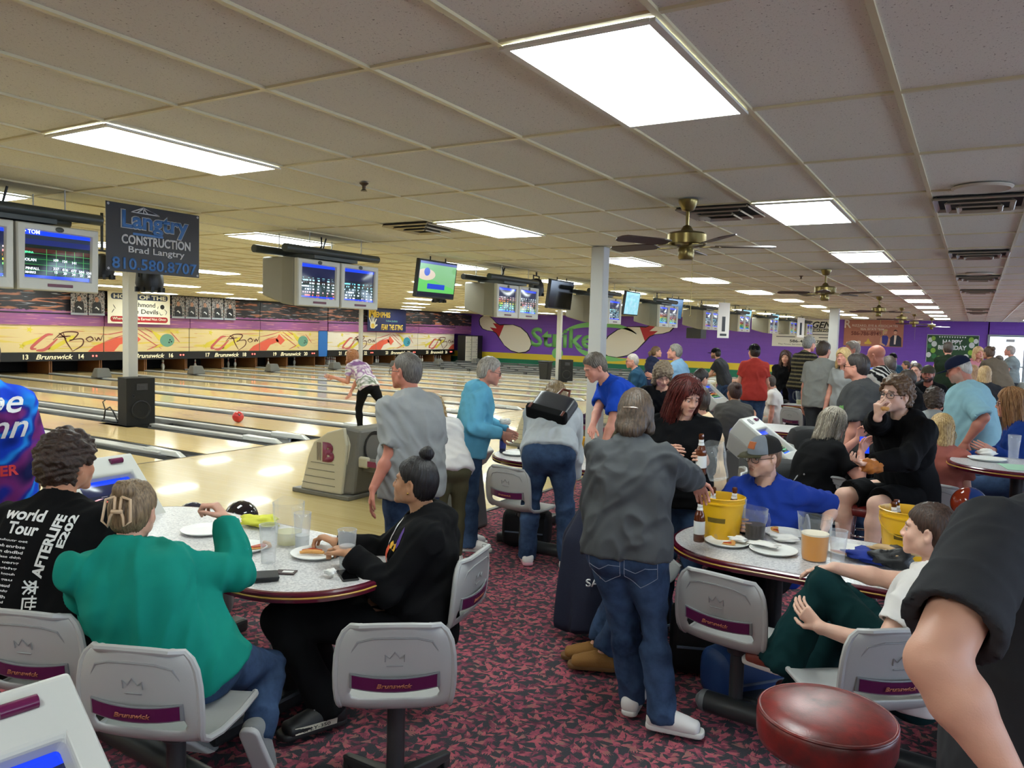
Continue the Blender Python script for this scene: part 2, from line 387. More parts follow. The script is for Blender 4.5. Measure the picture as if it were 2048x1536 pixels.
# ---- masking wall over the pins
def sketch_mat(name, base, kind):
    n = NT(name); co = n.coord('Object')
    def scr(s, r, lo, hi, seed=0):
        m = n.coord('Object', s, (r, 0, 0), (0, seed, seed)); f = n.noise(m, 1, 2, .5, .6)
        return n.ramp(f, [(lo, (0, 0, 0)), (hi, (1, 1, 1))])
    if kind == 'bowl':
        c = n.mix(scr((1, .5, 9), .7, .60, .64), base, srgb(224, 200, 90)); c = n.mix(scr((1, .6, 22), .62, .66, .68, 3), c, srgb(206, 120, 84))
        c = n.mix(scr((1, .4, 26), -.8, .69, .705, 8), c, srgb(190, 92, 80))
    else:
        z = n.n('ShaderNodeSeparateXYZ'); n.l(co, z.inputs[0])
        edge = n.math('ADD', z.outputs[2], n.math('MULTIPLY', n.noise(n.coord('Object', (1, 6, 6)), 1, 2), .12))
        lo_c = n.mix(n.noise(n.coord('Object', (1, .3, 3)), 1, 3), srgb(172, 92, 128), srgb(120, 82, 150)); lo_c = n.mix(scr((1, 1, 30), .5, .6, .66), lo_c, srgb(214, 150, 150))
        hi_c = n.mix(scr((1, 1.1, 11), .35, .56, .62), srgb(34, 32, 36), srgb(176, 112, 84)); hi_c = n.mix(scr((1, 1.6, 15), -.5, .62, .67, 5), hi_c, srgb(150, 152, 160))
        c = n.mix(n.ramp(edge, [(.500, (0, 0, 0)), (.505, (1, 1, 1))]), lo_c, hi_c)
        rp = c
        # boundary between the lilac band and the night band
        mp = n.n('ShaderNodeMapRange'); mp.inputs['From Min'].default_value = 2.20; mp.inputs['From Max'].default_value = 2.24; n.l(edge, mp.inputs[0])
        c = n.mix(mp.outputs[0], lo_c, hi_c)
    n.set(Base_Color=c, Roughness=.4); return n.m
M_BOWL = sketch_mat('masking_bowl_print', srgb(226, 204, 150), 'bowl'); M_BOWLW = sketch_mat('masking_pale_print', srgb(232, 222, 204), 'bowl')
M_SKY = sketch_mat('masking_night_print', srgb(226, 204, 150), 'sky')
PC = [3.35, 6.89, 11.04, 14.58, 18.12, 21.66, 25.20, 29.35, 32.89, 36.43]
LANE0 = 7
def mbox(mb, x, ya, yb, za, zb, th=.05): mb.box((x-th/2, (ya+yb)/2, (za+zb)/2), (th, yb-ya, zb-za))
MU = (0, 1, 0); MW = (0, 0, 1)   # reading direction on the masking wall as seen from the hall
M_LET = mat('cream_letters', (236, 226, 190), .4, emit=(236, 226, 190), es=.25)
M_ORG = mat('print_red', (226, 98, 74), .5); M_ORD = mat('print_dark_line', (92, 40, 30), .5); M_YEL = mat('print_yellow', (222, 204, 70), .5); M_ROSE = mat('print_rose', (200, 96, 92), .5)
M_GRN = mat('print_ball_green', (108, 160, 138), .5); M_TEAL = mat('print_ball_teal', (70, 160, 186), .5)
def band(pts, w): # polyline to a ribbon outline
    p = [np.array(q, float) for q in pts]; L = []; R_ = []
    for i in range(len(p)):
        t = p[min(i+1, len(p)-1)]-p[max(i-1, 0)]; t = t/(np.linalg.norm(t)+1e-9); nn = np.array([-t[1], t[0]]); ww = w*(.35+.65*math.sin(PI*min(1, max(0, (i+.5)/len(p)))))
        L.append(tuple(p[i]+nn*ww)); R_.append(tuple(p[i]-nn*ww))
    return [(L[i], L[i+1], R_[i+1], R_[i]) for i in range(len(p)-1)]
def curve(pts, n=8):
    p = [np.array(q, float) for q in pts]; p = [2*p[0]-p[1]]+p+[2*p[-1]-p[-2]]; out = []
    for i in range(1, len(p)-2):
        for t in np.linspace(0, 1, n, endpoint=False):
            a, b_, c, d = p[i-1:i+3]; out.append(.5*((2*b_)+(-a+c)*t+(2*a-5*b_+4*c-d)*t*t+(-a+3*b_-3*c+d)*t**3))
    return out+[p[-2]]
def star(cx, cy, r): return [(cx+(r if k % 2 == 0 else r*.4)*math.sin(PI*k/5+.3), cy+(r if k % 2 == 0 else r*.4)*math.cos(PI*k/5+.3)) for k in range(10)]
for i, yc in enumerate(PC):
    a, c2 = yc-1.77, yc+1.77
    num = LANE0+2*i
    pale = i >= 7
    odd = (i % 2 == 1)   # panels that carry the word
    if i >= 7: odd = (i % 2 == 1)
    mu = thing('masking_unit', 'printed masking panel above lanes %d and %d with %s' % (num, num+1, 'scribbled word and stars' if odd else 'flaming bowling ball'), 'masking unit', (0, 0, 0), group='masking units above the pins')
    q = MB(); mbox(q, XM, a+.015, c2-.015, .74, 1.66); q.build('lower_panel', M_BOWLW if pale else M_BOWL, mu)
    q = MB(); mbox(q, XM+.05, a+.015, c2-.015, 1.66, 2.05); mbox(q, XM+.02, a+.015, c2-.015, 2.08, 2.84); q.build('upper_panel', M_SKY, mu)
    q = MB(); mbox(q, XM+.03, a, c2, .44, .73, .08); q.build('number_strip', M_BLACK, mu)
    q = MB(); mbox(q, XM-.01, c2-.02, c2+.02, .44, 2.84, .03); mbox(q, XM+.065, a, c2, 2.045, 2.085, .06); mbox(q, XM+.02, a, c2, 2.84, HC, .06); q.build('black_trim', M_BLACK, mu)
    for s, nn in ((-.93, num), (.93, num+1)):
        lettering(str(nn), M_LET, (XM+.04, yc+s, .585), MU, MW, None, .17, 'lane_number', mu, .03, lift=0)
    lettering('Brunswick', M_LET, (XM+.04, yc+.02, .58), MU, MW, 1.25, .17, 'lettering', mu, .02, .3, lift=0)
    for s in (1.35, 1.48): q = MB(); q.sphere((XM+.035, yc+s, .60), .032, 8, 6); q.build('red_light', mat('red_lamp', (255, 80, 70), .3, emit=(255, 90, 80), es=3), mu)
    E1 = XM+.004
    def PP(name, m, polys, lift=0): return poly_obj(name, m, (E1+lift, 0, 0), MU, MW, polys, mu, .004)
    if odd:
        ln = curve([(a+.75, 1.0), (a+.5, 1.25), (a+.85, 1.38), (a+.85, 1.5)]); 
        st = [star(a+.75, .95, .12), star(a+1.0, 1.5, .12), star(a+1.6, .88, .10)]
        PP('star_print', M_YEL, st+[s for s in [[(a+.75, .95), (a+.8, 1.08), (a+1.4, 1.28), (a+1.3, 1.1)], [(a+1.55, .85), (a+1.75, .8), (a+2.6, 1.3), (a+2.4, 1.32)]]])
        bl = []
        for cc in ([(a+1.2, .85), (a+1.05, .9), (a+1.5, 1.3), (a+1.75, 1.35)], [(a+1.2, .8), (a+1.5, .85), (a+1.9, 1.2)]): bl += band(curve(cc), .05)
        PP('rose_strokes', M_ROSE, bl, .002)
        bl = []
        for cc in ([(a+1.75, 1.15), (a+2.1, 1.42), (a+2.6, 1.42), (a+2.45, 1.2), (a+2.3, 1.12)], [(a+2.3, 1.16), (a+2.75, 1.2), (a+2.75, .98), (a+2.4, .76)], [(a+2.1, 1.4), (a+2.2, 1.1), (a+2.4, .8)], [(a+1.95, 1.4), (a+2.2, 1.2)], [(a+1.9, 1.25), (a+2.35, 1.3)],
                   [(a+3.0, 1.1), (a+2.9, 1.2), (a+3.05, 1.28), (a+3.15, 1.18), (a+3.0, 1.1)], [(a+3.2, 1.27), (a+3.28, 1.15), (a+3.34, 1.25), (a+3.42, 1.16), (a+3.5, 1.35)]): bl += band(curve(cc), .022)
        PP('word_print', M_ORD, bl, .004)
        PP('swoosh_print', M_ORG, [[(a+2.95, .75), (a+3.2, .95), (a+3.52, 1.08), (a+3.52, .75)]], .002)
    else:
        PP('swoosh_print', M_ORG, [[(a+.02, .75), (a+.02, 1.08), (a+.5, 1.25), (a+.95, 1.32), (a+1.1, 1.15), (a+.6, 1.0), (a+.38, .75)], [(a+.9, 1.2), (a+1.1, 1.48), (a+1.45, 1.2), (a+1.2, 1.0)]])
        bl = []
        for cc in ([(a+.02, 1.35), (a+.6, 1.45), (a+1.2, 1.6)], [(a+.02, 1.1), (a+.5, 1.27), (a+1.0, 1.4)], [(a+1.3, 1.6), (a+1.9, 1.25)], [(a+1.2, 1.5), (a+2.3, .85)], [(a+1.6, 1.62), (a+2.2, 1.35)], [(a+2.2, 1.0), (a+1.7, .8)], [(a+2.7, 1.5), (a+3.1, 1.1)]): bl += band(curve(cc), .018)
        PP('stroke_print', M_ROSE, bl, .002)
        PP('flame_print', M_YEL, [[(a+1.8, 1.62), (a+2.35, 1.3), (a+2.2, 1.15)], [(a+1.95, .85), (a+2.35, 1.1), (a+2.4, .95)], star(a+3.0, 1.5, .1)], .003)
        r = .25; PP('ball_print', M_TEAL if pale else M_GRN, [[(a+2.55+.31*math.cos(t), 1.17+r*math.sin(t)) for t in np.linspace(0, 2*PI, 25)[:-1]]], .005)
        PP('ball_holes', M_BLACK, [[(a+2.55+x+.03*math.cos(t), 1.17+z+.03*math.sin(t)) for t in np.linspace(0, 2*PI, 13)[:-1]] for x, z in ((.12, .02), (.18, -.05), (.08, -.08))], .009)
q = MB(); mbox(q, XM, 26.98, 27.57, .44, 1.66, .06); tag(q.build('divider_panel', mat('masking_blue', (44, 112, 190), .4)), 'plain blue masking panel between lane numbers 20 and 21', 'masking panel')
q = MB(); mbox(q, XM, 8.67, 9.26, .44, 1.66, .06); q.build('trim_5', M_BLACK)['kind'] = 'structure'
for a, c2, nm in ((26.98, 27.57, 6), (8.67, 9.26, 7), (YB, 1.57, 8), (38.21, 40, 9)):
    q = MB(); mbox(q, XM, a, c2, 1.68 if nm != 8 else .44, 2.84); struct(q, 'trim_%d' % nm, M_SKY)
q = MB(); q.box((-28.9, 20, 1.0), (.1, 40, 2)); struct(q, 'wall_pit', M_DARK)
# ---- lanes, gutters, caps
lane_y = []
for i, yc in enumerate(PC):
    for s in (-.885, .885): lane_y.append((yc+s, LANE0+2*i+(0 if s < 0 else 1)))
XL0, XL1, XD1 = XF, -28.6, -27.15
for y, nn in lane_y:
    q = MB(); q.box(((XL0+XL1)/2, y, -.03), (XL0-XL1, 1.07, .06)); 
    o = tag(q.build('bowling_lane', M_LANE), 'polished wooden bowling lane running to the pins under number %d' % nn, 'bowling lane', 'bowling lanes')
    for s in (-1, 1):
        q = MB(); rg = []
        for x in (XL0, XL1): rg.append([(x, y+s*(.535+.1175-.1175*math.cos(t)), -.01-.085*math.sin(t)) for t in np.linspace(0, PI, 9)])
        q.loft(rg, False, False); q.build('gutter', M_GUT, o, True, solid=.006)
    for k in range(-3, 4):
        q = MB(); dx = 4.6-.35*abs(k); q.prism([(XL0-dx-.0, k*.135), (XL0-dx-.14, k*.135+.02), (XL0-dx-.14, k*.135-.02)], .001, (0, y, .0015), (1, 0, 0), (0, 1, 0))
        q.build('aiming_arrow', mat('arrow_ink', (60, 40, 24), .4), o)
M_CLEAR = mat('cap_end_plastic', (200, 202, 200), .2, spec=.6)
edges = sorted(y for y, _ in lane_y)
divs = [(edges[i]+edges[i+1])/2 for i in range(len(edges)-1)]
for j, y in enumerate(divs):
    wide = (edges[j+1]-edges[j]) > 1.9
    far = y > 28
    la = LANE0+j
    d = thing('lane_divider', 'grey capped divider between lanes %d and %d' % (la, la+1), 'lane divider', (0, 0, 0), group='dividers between the lanes')
    for yy in ((y-.30, y+.30) if wide else (y,)):
        q = MB(); q.box(((XL0+XD1)/2-.25, yy, -.01), (XL0-XD1-.5, .2 if not wide else .12, .08)); q.box(((XL0+XD1)/2-.25, yy, -.1), (XL0-XD1-.5, .05, .15)); q.build('cap', M_GREYM, d, bevel=.015)
        q = MB(); q.hexa([(XL0-.9, yy-.08, -.02), (XL0-.05, yy-.05, -.02), (XL0-.05, yy+.05, -.02), (XL0-.9, yy+.08, -.02)], [(XL0-.9, yy-.07, .06), (XL0-.2, yy-.035, .055), (XL0-.2, yy+.035, .055), (XL0-.9, yy+.07, .06)]); q.build('cap_end', M_CLEAR, d, bevel=.015)
        if far:
            q = MB(); q.tube([(XL0-1, yy, .14), (XL1+3, yy, .14)], .035, 6); q.box(((XL0+XL1)/2, yy, .06), (XL0-XL1-4, .03, .04)); x = XL0-1.5
            while x > XL1+3: q.box((x, yy, .09), (.12, .12, .16)); x -= 1.5
            q.build('bumper_rail', mat('bumper_grey', (70, 72, 74), .4), d)
# ball deflector blocks near the pins, in the middle of each pair
for i, yc in enumerate(PC):
    q = MB(); q.hexa([(-24.4, yc-.26, .03), (-24.0, yc-.26, .03), (-24.0, yc+.26, .03), (-24.4, yc+.26, .03)], [(-24.35, yc-.17, .33), (-24.1, yc-.2, .33), (-24.1, yc+.2, .33), (-24.35, yc+.17, .33)])
    tag(q.build('ball_lift_cover', mat('cover_grey', (92, 92, 88), .5, var=.05), bevel=.03), 'small grey box cover between lanes %d and %d near the pins' % (LANE0+2*i, LANE0+2*i+1), 'ball lift cover', 'grey box covers at the far end of the lanes')
# side boards of the pin decks
M_KICK = mat('kickback_wood', (140, 92, 52), .5, var=.2)
for y, nn in lane_y:
    if nn < 12: continue
    o = thing('pin_deck', 'brown boarded pin deck of lane %d' % nn, 'pin deck', (0, 0, 0), group='pin decks at the lane ends')
    for s in (-1, 1): q = MB(); q.box((-27.9, y+s*.85, .25), (1.4, .04, .62)); q.build('side_board', M_KICK, o)
    q = MB(); q.box((-28.55, y, .30), (.05, 1.6, .55)); q.build('pit_curtain', M_DARK, o)
# pins
M_PIN = mat('pin_white', (240, 240, 236), .25, spec=.5); M_PRED = mat('pin_stripe_red', (190, 30, 36), .4)
pr = [(.028, 0), (.045, .03), (.057, .09), (.0605, .115), (.053, .16), (.035, .21), (.0235, .25), (.024, .27), (.0315, .33), (.031, .345), (.02, .37), (.004, .38)]
pinm = MB(); pinm.lathe([(r, z) for r, z in pr], 12, cap=True)
strm = MB(); strm.lathe([(.0265, .238), (.025, .25), (.025, .262), (.0265, .27)], 12)
p0 = None
rows = {16: (2, 5), 17: (1,), 18: (5, 8), 19: (2, 6), 20: (3, 6, 9), 21: range(10), 22: range(10), 23: (1, 3, 5, 6), 24: (2, 4), 25: range(10), 26: range(10), 13: (), 14: ()}
posn = [(0, 0), (1, -.5), (1, .5), (2, -1), (2, 0), (2, 1), (3, -1.5), (3, -.5), (3, .5), (3, 1.5)]
pnames = ['head pin', 'left of the second row', 'right of the second row', 'left of the third row', 'middle of the third row', 'right of the third row', 'far left of the back row', 'inner left of the back row', 'inner right of the back row', 'far right of the back row']
for y, nn in lane_y:
    for k in rows.get(nn, ()):
        if p0 is None:
            p0 = pinm.build('bowling_pin', M_PIN, None, True); strm.build('neck_stripe', M_PRED, p0, True); o = p0
        else: o = copy_tree(p0)
        rr, cc = posn[k]; o.location = (-27.35-rr*.264, y+cc*.3048, 0)
        tag(o, 'white bowling pin on lane %d, %s' % (nn, pnames[k]), 'bowling pin', 'bowling pins standing at the lane ends')
# thing boxes at the far corner: locker unit
lk = thing('locker_unit', 'tall black cabinet with two cream locker columns by the far corner', 'locker', (-26.1, 38.3, 0))
q = MB(); q.box((0, .3, .8), (.5, 1.9, 1.6)); q.build('body', M_BLACK, lk)
for k, y in enumerate((-.28, .38)):
    q = MB(); q.box((.27, y, .8), (.03, .58, 1.5)); dd = q.build('door_column', mat('locker_cream', (222, 218, 204), .5), lk)
    q = MB()
    for z in range(5): q.box((.29, y+.2, .22+z*.28), (.01, .04, .04)); q.box((.287, y, .08+z*.28), (.004, .58, .01))
    q.build('latch', M_BLACK, dd)
# ================================================================ CEILING FIXTURES
M_PANEL = mat('fluorescent_diffuser', (255, 255, 255), .4, emit=(240, 252, 250), es=PANEL)
M_LFR = mat('troffer_frame', (215, 212, 200), .4)
rows_x = [1.787, -1.26, -4.308, -7.356, -10.404, -13.452, -16.5, -19.548, -22.596, -25.644]
rown = ['row over the concourse nearest the windows', 'row over the seating', 'row over the ball returns', 'row over the scoring monitors', 'first row over the lanes', 'second row over the lanes', 'third row over the lanes', 'fourth row over the lanes', 'fifth row over the lanes', 'row nearest the pins']
l0 = None
for ri, x in enumerate(rows_x):
    for k in range(-1, 10):
        y = 3.048+3.6576*k
        if ri == 0 and k < 4 and k != -1: continue
        if y > YW-1: continue
        if l0 is None:
            l0 = thing('ceiling_light', 'x', 'ceiling light')
            q = MB(); q.box((0, 0, 0), (TX-.06, TY-.06, .008)); q.build('diffuser', M_PANEL, l0)
            q = MB()
            for s in (-1, 1): q.box((s*(TX/2-.02), 0, 0), (.03, TY-.02, .012)); q.box((0, s*(TY/2-.02), 0), (TX-.05, .03, .012))
            q.build('frame', M_LFR, l0); o = l0
        else: o = copy_tree(l0)
        o.location = (x, y, HC-.012)
        tag(o, 'fluorescent ceiling panel, %s from the back wall, %s' % (ORD[9-k], rown[ri]) if k < 9 else 'fluorescent panel against the back wall, %s' % rown[ri], 'ceiling light', 'fluorescent ceiling panels')
# ceiling fans
M_BRASS = mat('antique_brass', (128, 112, 68), .28, .85, var=.15); M_BLADE = mat('fan_blade_walnut', (62, 42, 32), .45, var=.2)
def fan(x, y, rot, label, drop=.25):
    f = thing('ceiling_fan', label, 'ceiling fan', (x, y, HC), rot, 'ceiling fans')
    q = MB(); q.lathe([(.001, -.002), (.075, -.002), (.075, -.02), (.045, -.08), (.014, -.09)], 20); q.build('canopy', M_BRASS, f, True)
    q = MB(); q.tube([(0, 0, -.08), (0, 0, -drop+.05)], .013, 10); q.build('downrod', M_BRASS, f, True)
    q = MB(); z = -drop; q.lathe([(.012, z+.06), (.03, z+.05), (.05, z+.015), (.13, z), (.15, z-.015), (.15, z-.085), (.13, z-.105), (.055, z-.115), (.06, z-.13), (.06, z-.19), (.05, z-.205), (.001, z-.207)], 28); q.build('motor_housing', M_BRASS, f, True)
    for k in range(5):
        a = 2*PI*k/5; R = Matrix.Rotation(a, 4, 'Z'); q = MB(); q.T = R
        w_ = .065; pts = [(.22, -.045), (.3, -w_), (.62, -w_-.005), (.655, -.045), (.67, 0), (.655, .045), (.62, w_+.005), (.3, w_), (.22, .045)]
        q.T = R @ Matrix.Rotation(.2, 4, 'X'); q.prism(pts, .008, (0, 0, z-.105), (1, 0, 0), (0, 1, 0)); bl = q.build('blade', M_BLADE, f)
        q = MB(); q.T = R; q.prism([(.1, -.02), (.24, -.04), (.26, 0), (.24, .04), (.1, .02)], .006, (0, 0, z-.112), (1, 0, 0), (0, 1, 0)); q.build('blade_arm', M_BRASS, bl)
    q = MB(); q.tube([(.05, -.02, z-.18), (.052, -.02, z-.62)], .0025, 5); q.sphere((.052, -.02, z-.63), .006, 6, 4); q.build('pull_chain', M_BRASS, f)
fan(-1.95, 5.80, .35, 'brass ceiling fan with dark blades, nearest of the row, by the grey pillar')
fan(-1.95, 12.12, .9, 'brass ceiling fan, second nearest, hanging beyond the pillar')
fan(-1.95, 19.4, .2, 'brass ceiling fan, third nearest in the row')
fan(-1.95, 25.6, .6, 'ceiling fan, fourth from the pillar, further down the hall')
fan(-1.95, 31.0, 1.1, 'ceiling fan, fifth from the pillar, above the party tables')
fan(-1.6, 35.5, .1, 'small far ceiling fan with a white light kit before the birthday backdrop')
fan(1.2, 11.2, .5, 'ceiling fan at the right edge above the concourse')
# vents
M_VENT = mat('vent_metal', (168, 158, 140), .35, .5); 
def vent(x, y, label, w_=.56, d=.56):
    v = thing('ceiling_vent', label, 'ceiling vent', (x, y, HC), 0, 'square ceiling vents')
    q = MB()
    for k, s in enumerate((1, .72, .46)):
        h = -.012-.018*k
        for sx in (-1, 1):
            q.box((sx*w_/2*s, 0, h), (.035, d*s, .012), rot=(0, sx*.6, 0)); q.box((0, sx*d/2*s, h), (w_*s, .035, .012), rot=(-sx*.6, 0, 0))
    q.build('louvres', M_VENT, v)
    q = MB(); q.box((0, 0, .0), (w_, d, .01)); q.build('duct_opening', M_DARK, v)
for x, y, l in ((-1.87, 6.4, 'ceiling vent beside the nearest fan'), (-4.92, 6.35, 'ceiling vent next to the light panel left of the pillar'), (-.04, 6.62, 'ceiling vent just beyond the round ceiling speaker'),
                (-.04, 10.3, 'ceiling vent above the concourse, second from the round speaker'), (-.04, 13.9, 'ceiling vent above the concourse, third from the round speaker'), (-.04, 17.3, 'ceiling vent above the concourse, fourth from the round speaker'),
                (-.04, 26.0, 'ceiling vent above the concourse, fifth from the round speaker'), (-.04, 28.8, 'furthest ceiling vent above the concourse')): vent(x, y, l)
q = MB(); q.lathe([(.001, -.012), (.15, -.012), (.165, -.016), (.18, -.004), (.18, 0)], 30, (0, 0, 0)); o = q.build('ceiling_speaker', mat('speaker_grille_beige', (196, 186, 170), .5), smooth=True, loc=(-.03, 6.03, HC)); tag(o, 'round beige ceiling speaker grille above the concourse', 'ceiling speaker')
q = MB(); q.lathe([(.001, -.012), (.15, -.012), (.165, -.016), (.18, -.004), (.18, 0)], 30, (0, 0, 0)); o = q.build('ceiling_speaker', mat('speaker_grille_beige'), smooth=True, loc=(-.03, 13.2, HC)); tag(o, 'round beige ceiling speaker further down the concourse', 'ceiling speaker')
for x, y, l in ((-3.87, 4.3, 'sprinkler head above the approach, nearest one'), (-2.72, 8.2, 'sprinkler head near the pillar top'), (-2.5, 13.2, 'sprinkler head beyond the pillar'), (-2.4, 17.8, 'sprinkler head far down the hall')):
    s = thing('sprinkler_head', l, 'sprinkler', (x, y, HC)); q = MB(); q.lathe([(.001, 0), (.035, -.001), (.03, -.008), (.014, -.02), (.012, -.045), (.02, -.05), (.001, -.051)], 12); q.build('body', mat('sprinkler_brown', (84, 66, 48), .5, .5), s, True)
    q = MB(); q.lathe([(.001, -.056), (.024, -.056), (.024, -.059), (.001, -.059)], 10); q.build('deflector', M_BRASS, s)
# columns
def post(x, y, s, label, sy=None):
    q = MB(); q.box((0, 0, HC/2), (s, sy or s, HC)); o = q.build('square_post', M_POST, bevel=.012, loc=(x, y, 0)); tag(o, label, 'post')
    return o
post(-13.46, 8.66, .19, 'pale square post between the lanes carrying the black construction banner in front', .19)
post(-24.6, 27.28, .15, 'thin grey post between lanes, left of the navy banner')
post(-14.2, 27.28, .17, 'thin white post beside the trash bin in the lanes')
post(-3.93, 8.55, .17, 'thick grey pillar beside the blue shirt man', .17)
post(-3.95, 26.6, .28, 'white square post beside the real estate banner')
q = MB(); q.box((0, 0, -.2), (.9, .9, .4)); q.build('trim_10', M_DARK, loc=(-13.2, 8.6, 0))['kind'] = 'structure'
# floor speaker by the post, chain stand, bin
def floor_speaker(x, y, rz, label, s=1.0):
    t = thing('floor_speaker', label, 'speaker', (x, y, 0), rz)
    q = MB(); q.box((0, 0, .48*s), (.44*s, .56*s, .96*s)); q.build('cabinet', mat('speaker_carpet_black', (14, 14, 15), .8, bump=.5, bs=300), t, bevel=.01)
    q = MB(); q.lathe([(.19*s, 0), (.19*s, .012), (.17*s, .014), (.16*s, .0), (.09*s, -.03), (.05*s, -.03), (.001, -.01)], 26, T=Matrix.Rotation(PI/2, 3, 'Y'), c=(.222*s, 0, .32*s)); q.build('woofer', mat('woofer_black', (26, 26, 27), .35), t, True)
    q = MB(); q.box((.222*s, .02, .78*s), (.012, .22*s, .13*s)); q.box((.228*s, .02, .78*s), (.012, .13*s, .07*s)); q.build('horn', mat('horn_grey', (46, 46, 48), .35), t, bevel=.01)
    q = MB(); q.lathe([(.035*s, 0), (.035*s, .01), (.02*s, .01), (.02*s, -.02)], 14, T=Matrix.Rotation(PI/2, 3, 'Y'), c=(.222*s, -.14*s, .60*s)); q.build('port', M_BLACK, t, True)
floor_speaker(-13.03, 8.50, -.2, 'black loudspeaker cabinet standing against the post between the lanes', .9)
floor_speaker(-13.75, 27.05, -.9, 'black loudspeaker cabinet beside the far trash bin', .9)
t = thing('coiled_stand', 'small black cable stand next to the loudspeaker in the gutter', 'stand', (-13.6, 8.38, -.058))
q = MB(); q.tube([(-.25, 0, .08), (-.2, 0, .28), (-.05, 0, .34), (.05, 0, .26), (.18, 0, .1)], .014, 6); q.tube([(-.3, 0, .08), (.2, 0, .08)], .02, 6); q.tube([(-.2, 0, .28), (-.28, 0, .42), (-.2, 0, .46)], .012, 6); q.build('frame', M_BLACK, t)
t = thing('trash_bin', 'tall black plastic bin between the far lanes', 'bin', (-14.78, 27.28, 0))
q = MB(); q.hexa([(-.17, -.17, 0), (.17, -.17, 0), (.17, .17, 0), (-.17, .17, 0)], [(-.22, -.2, .7), (.22, -.2, .7), (.22, .2, .7), (-.22, .2, .7)]); q.build('body', mat('bin_plastic', (26, 28, 28), .5), t, bevel=.03)
q = MB(); q.box((0, 0, .73), (.48, .44, .06)); q.build('rim', mat('bin_plastic'), t, bevel=.02)
# bowling ball rolling down the lane
q = MB(); q.sphere((0, 0, 0), .1085, 32, 20)
t = tag(q.build('bowling_ball', mat('ball_red_marbled', (186, 30, 34), .12, var=.35, vs=12, coat=.6), smooth='all', loc=(-12.05, 9.95, .1085)), 'glossy red marbled bowling ball rolling down the lane', 'bowling ball')
q = MB()
for a, e in ((.2, .3), (-.1, .3), (.05, .05)): 
    d = V((math.cos(e)*math.cos(a-.5), math.cos(e)*math.sin(a-.5), math.sin(e)+.3)).normalized(); q.tube([d*.1065, d*.1092], .012, 10)
q.build('finger_holes', M_BLACK, t)
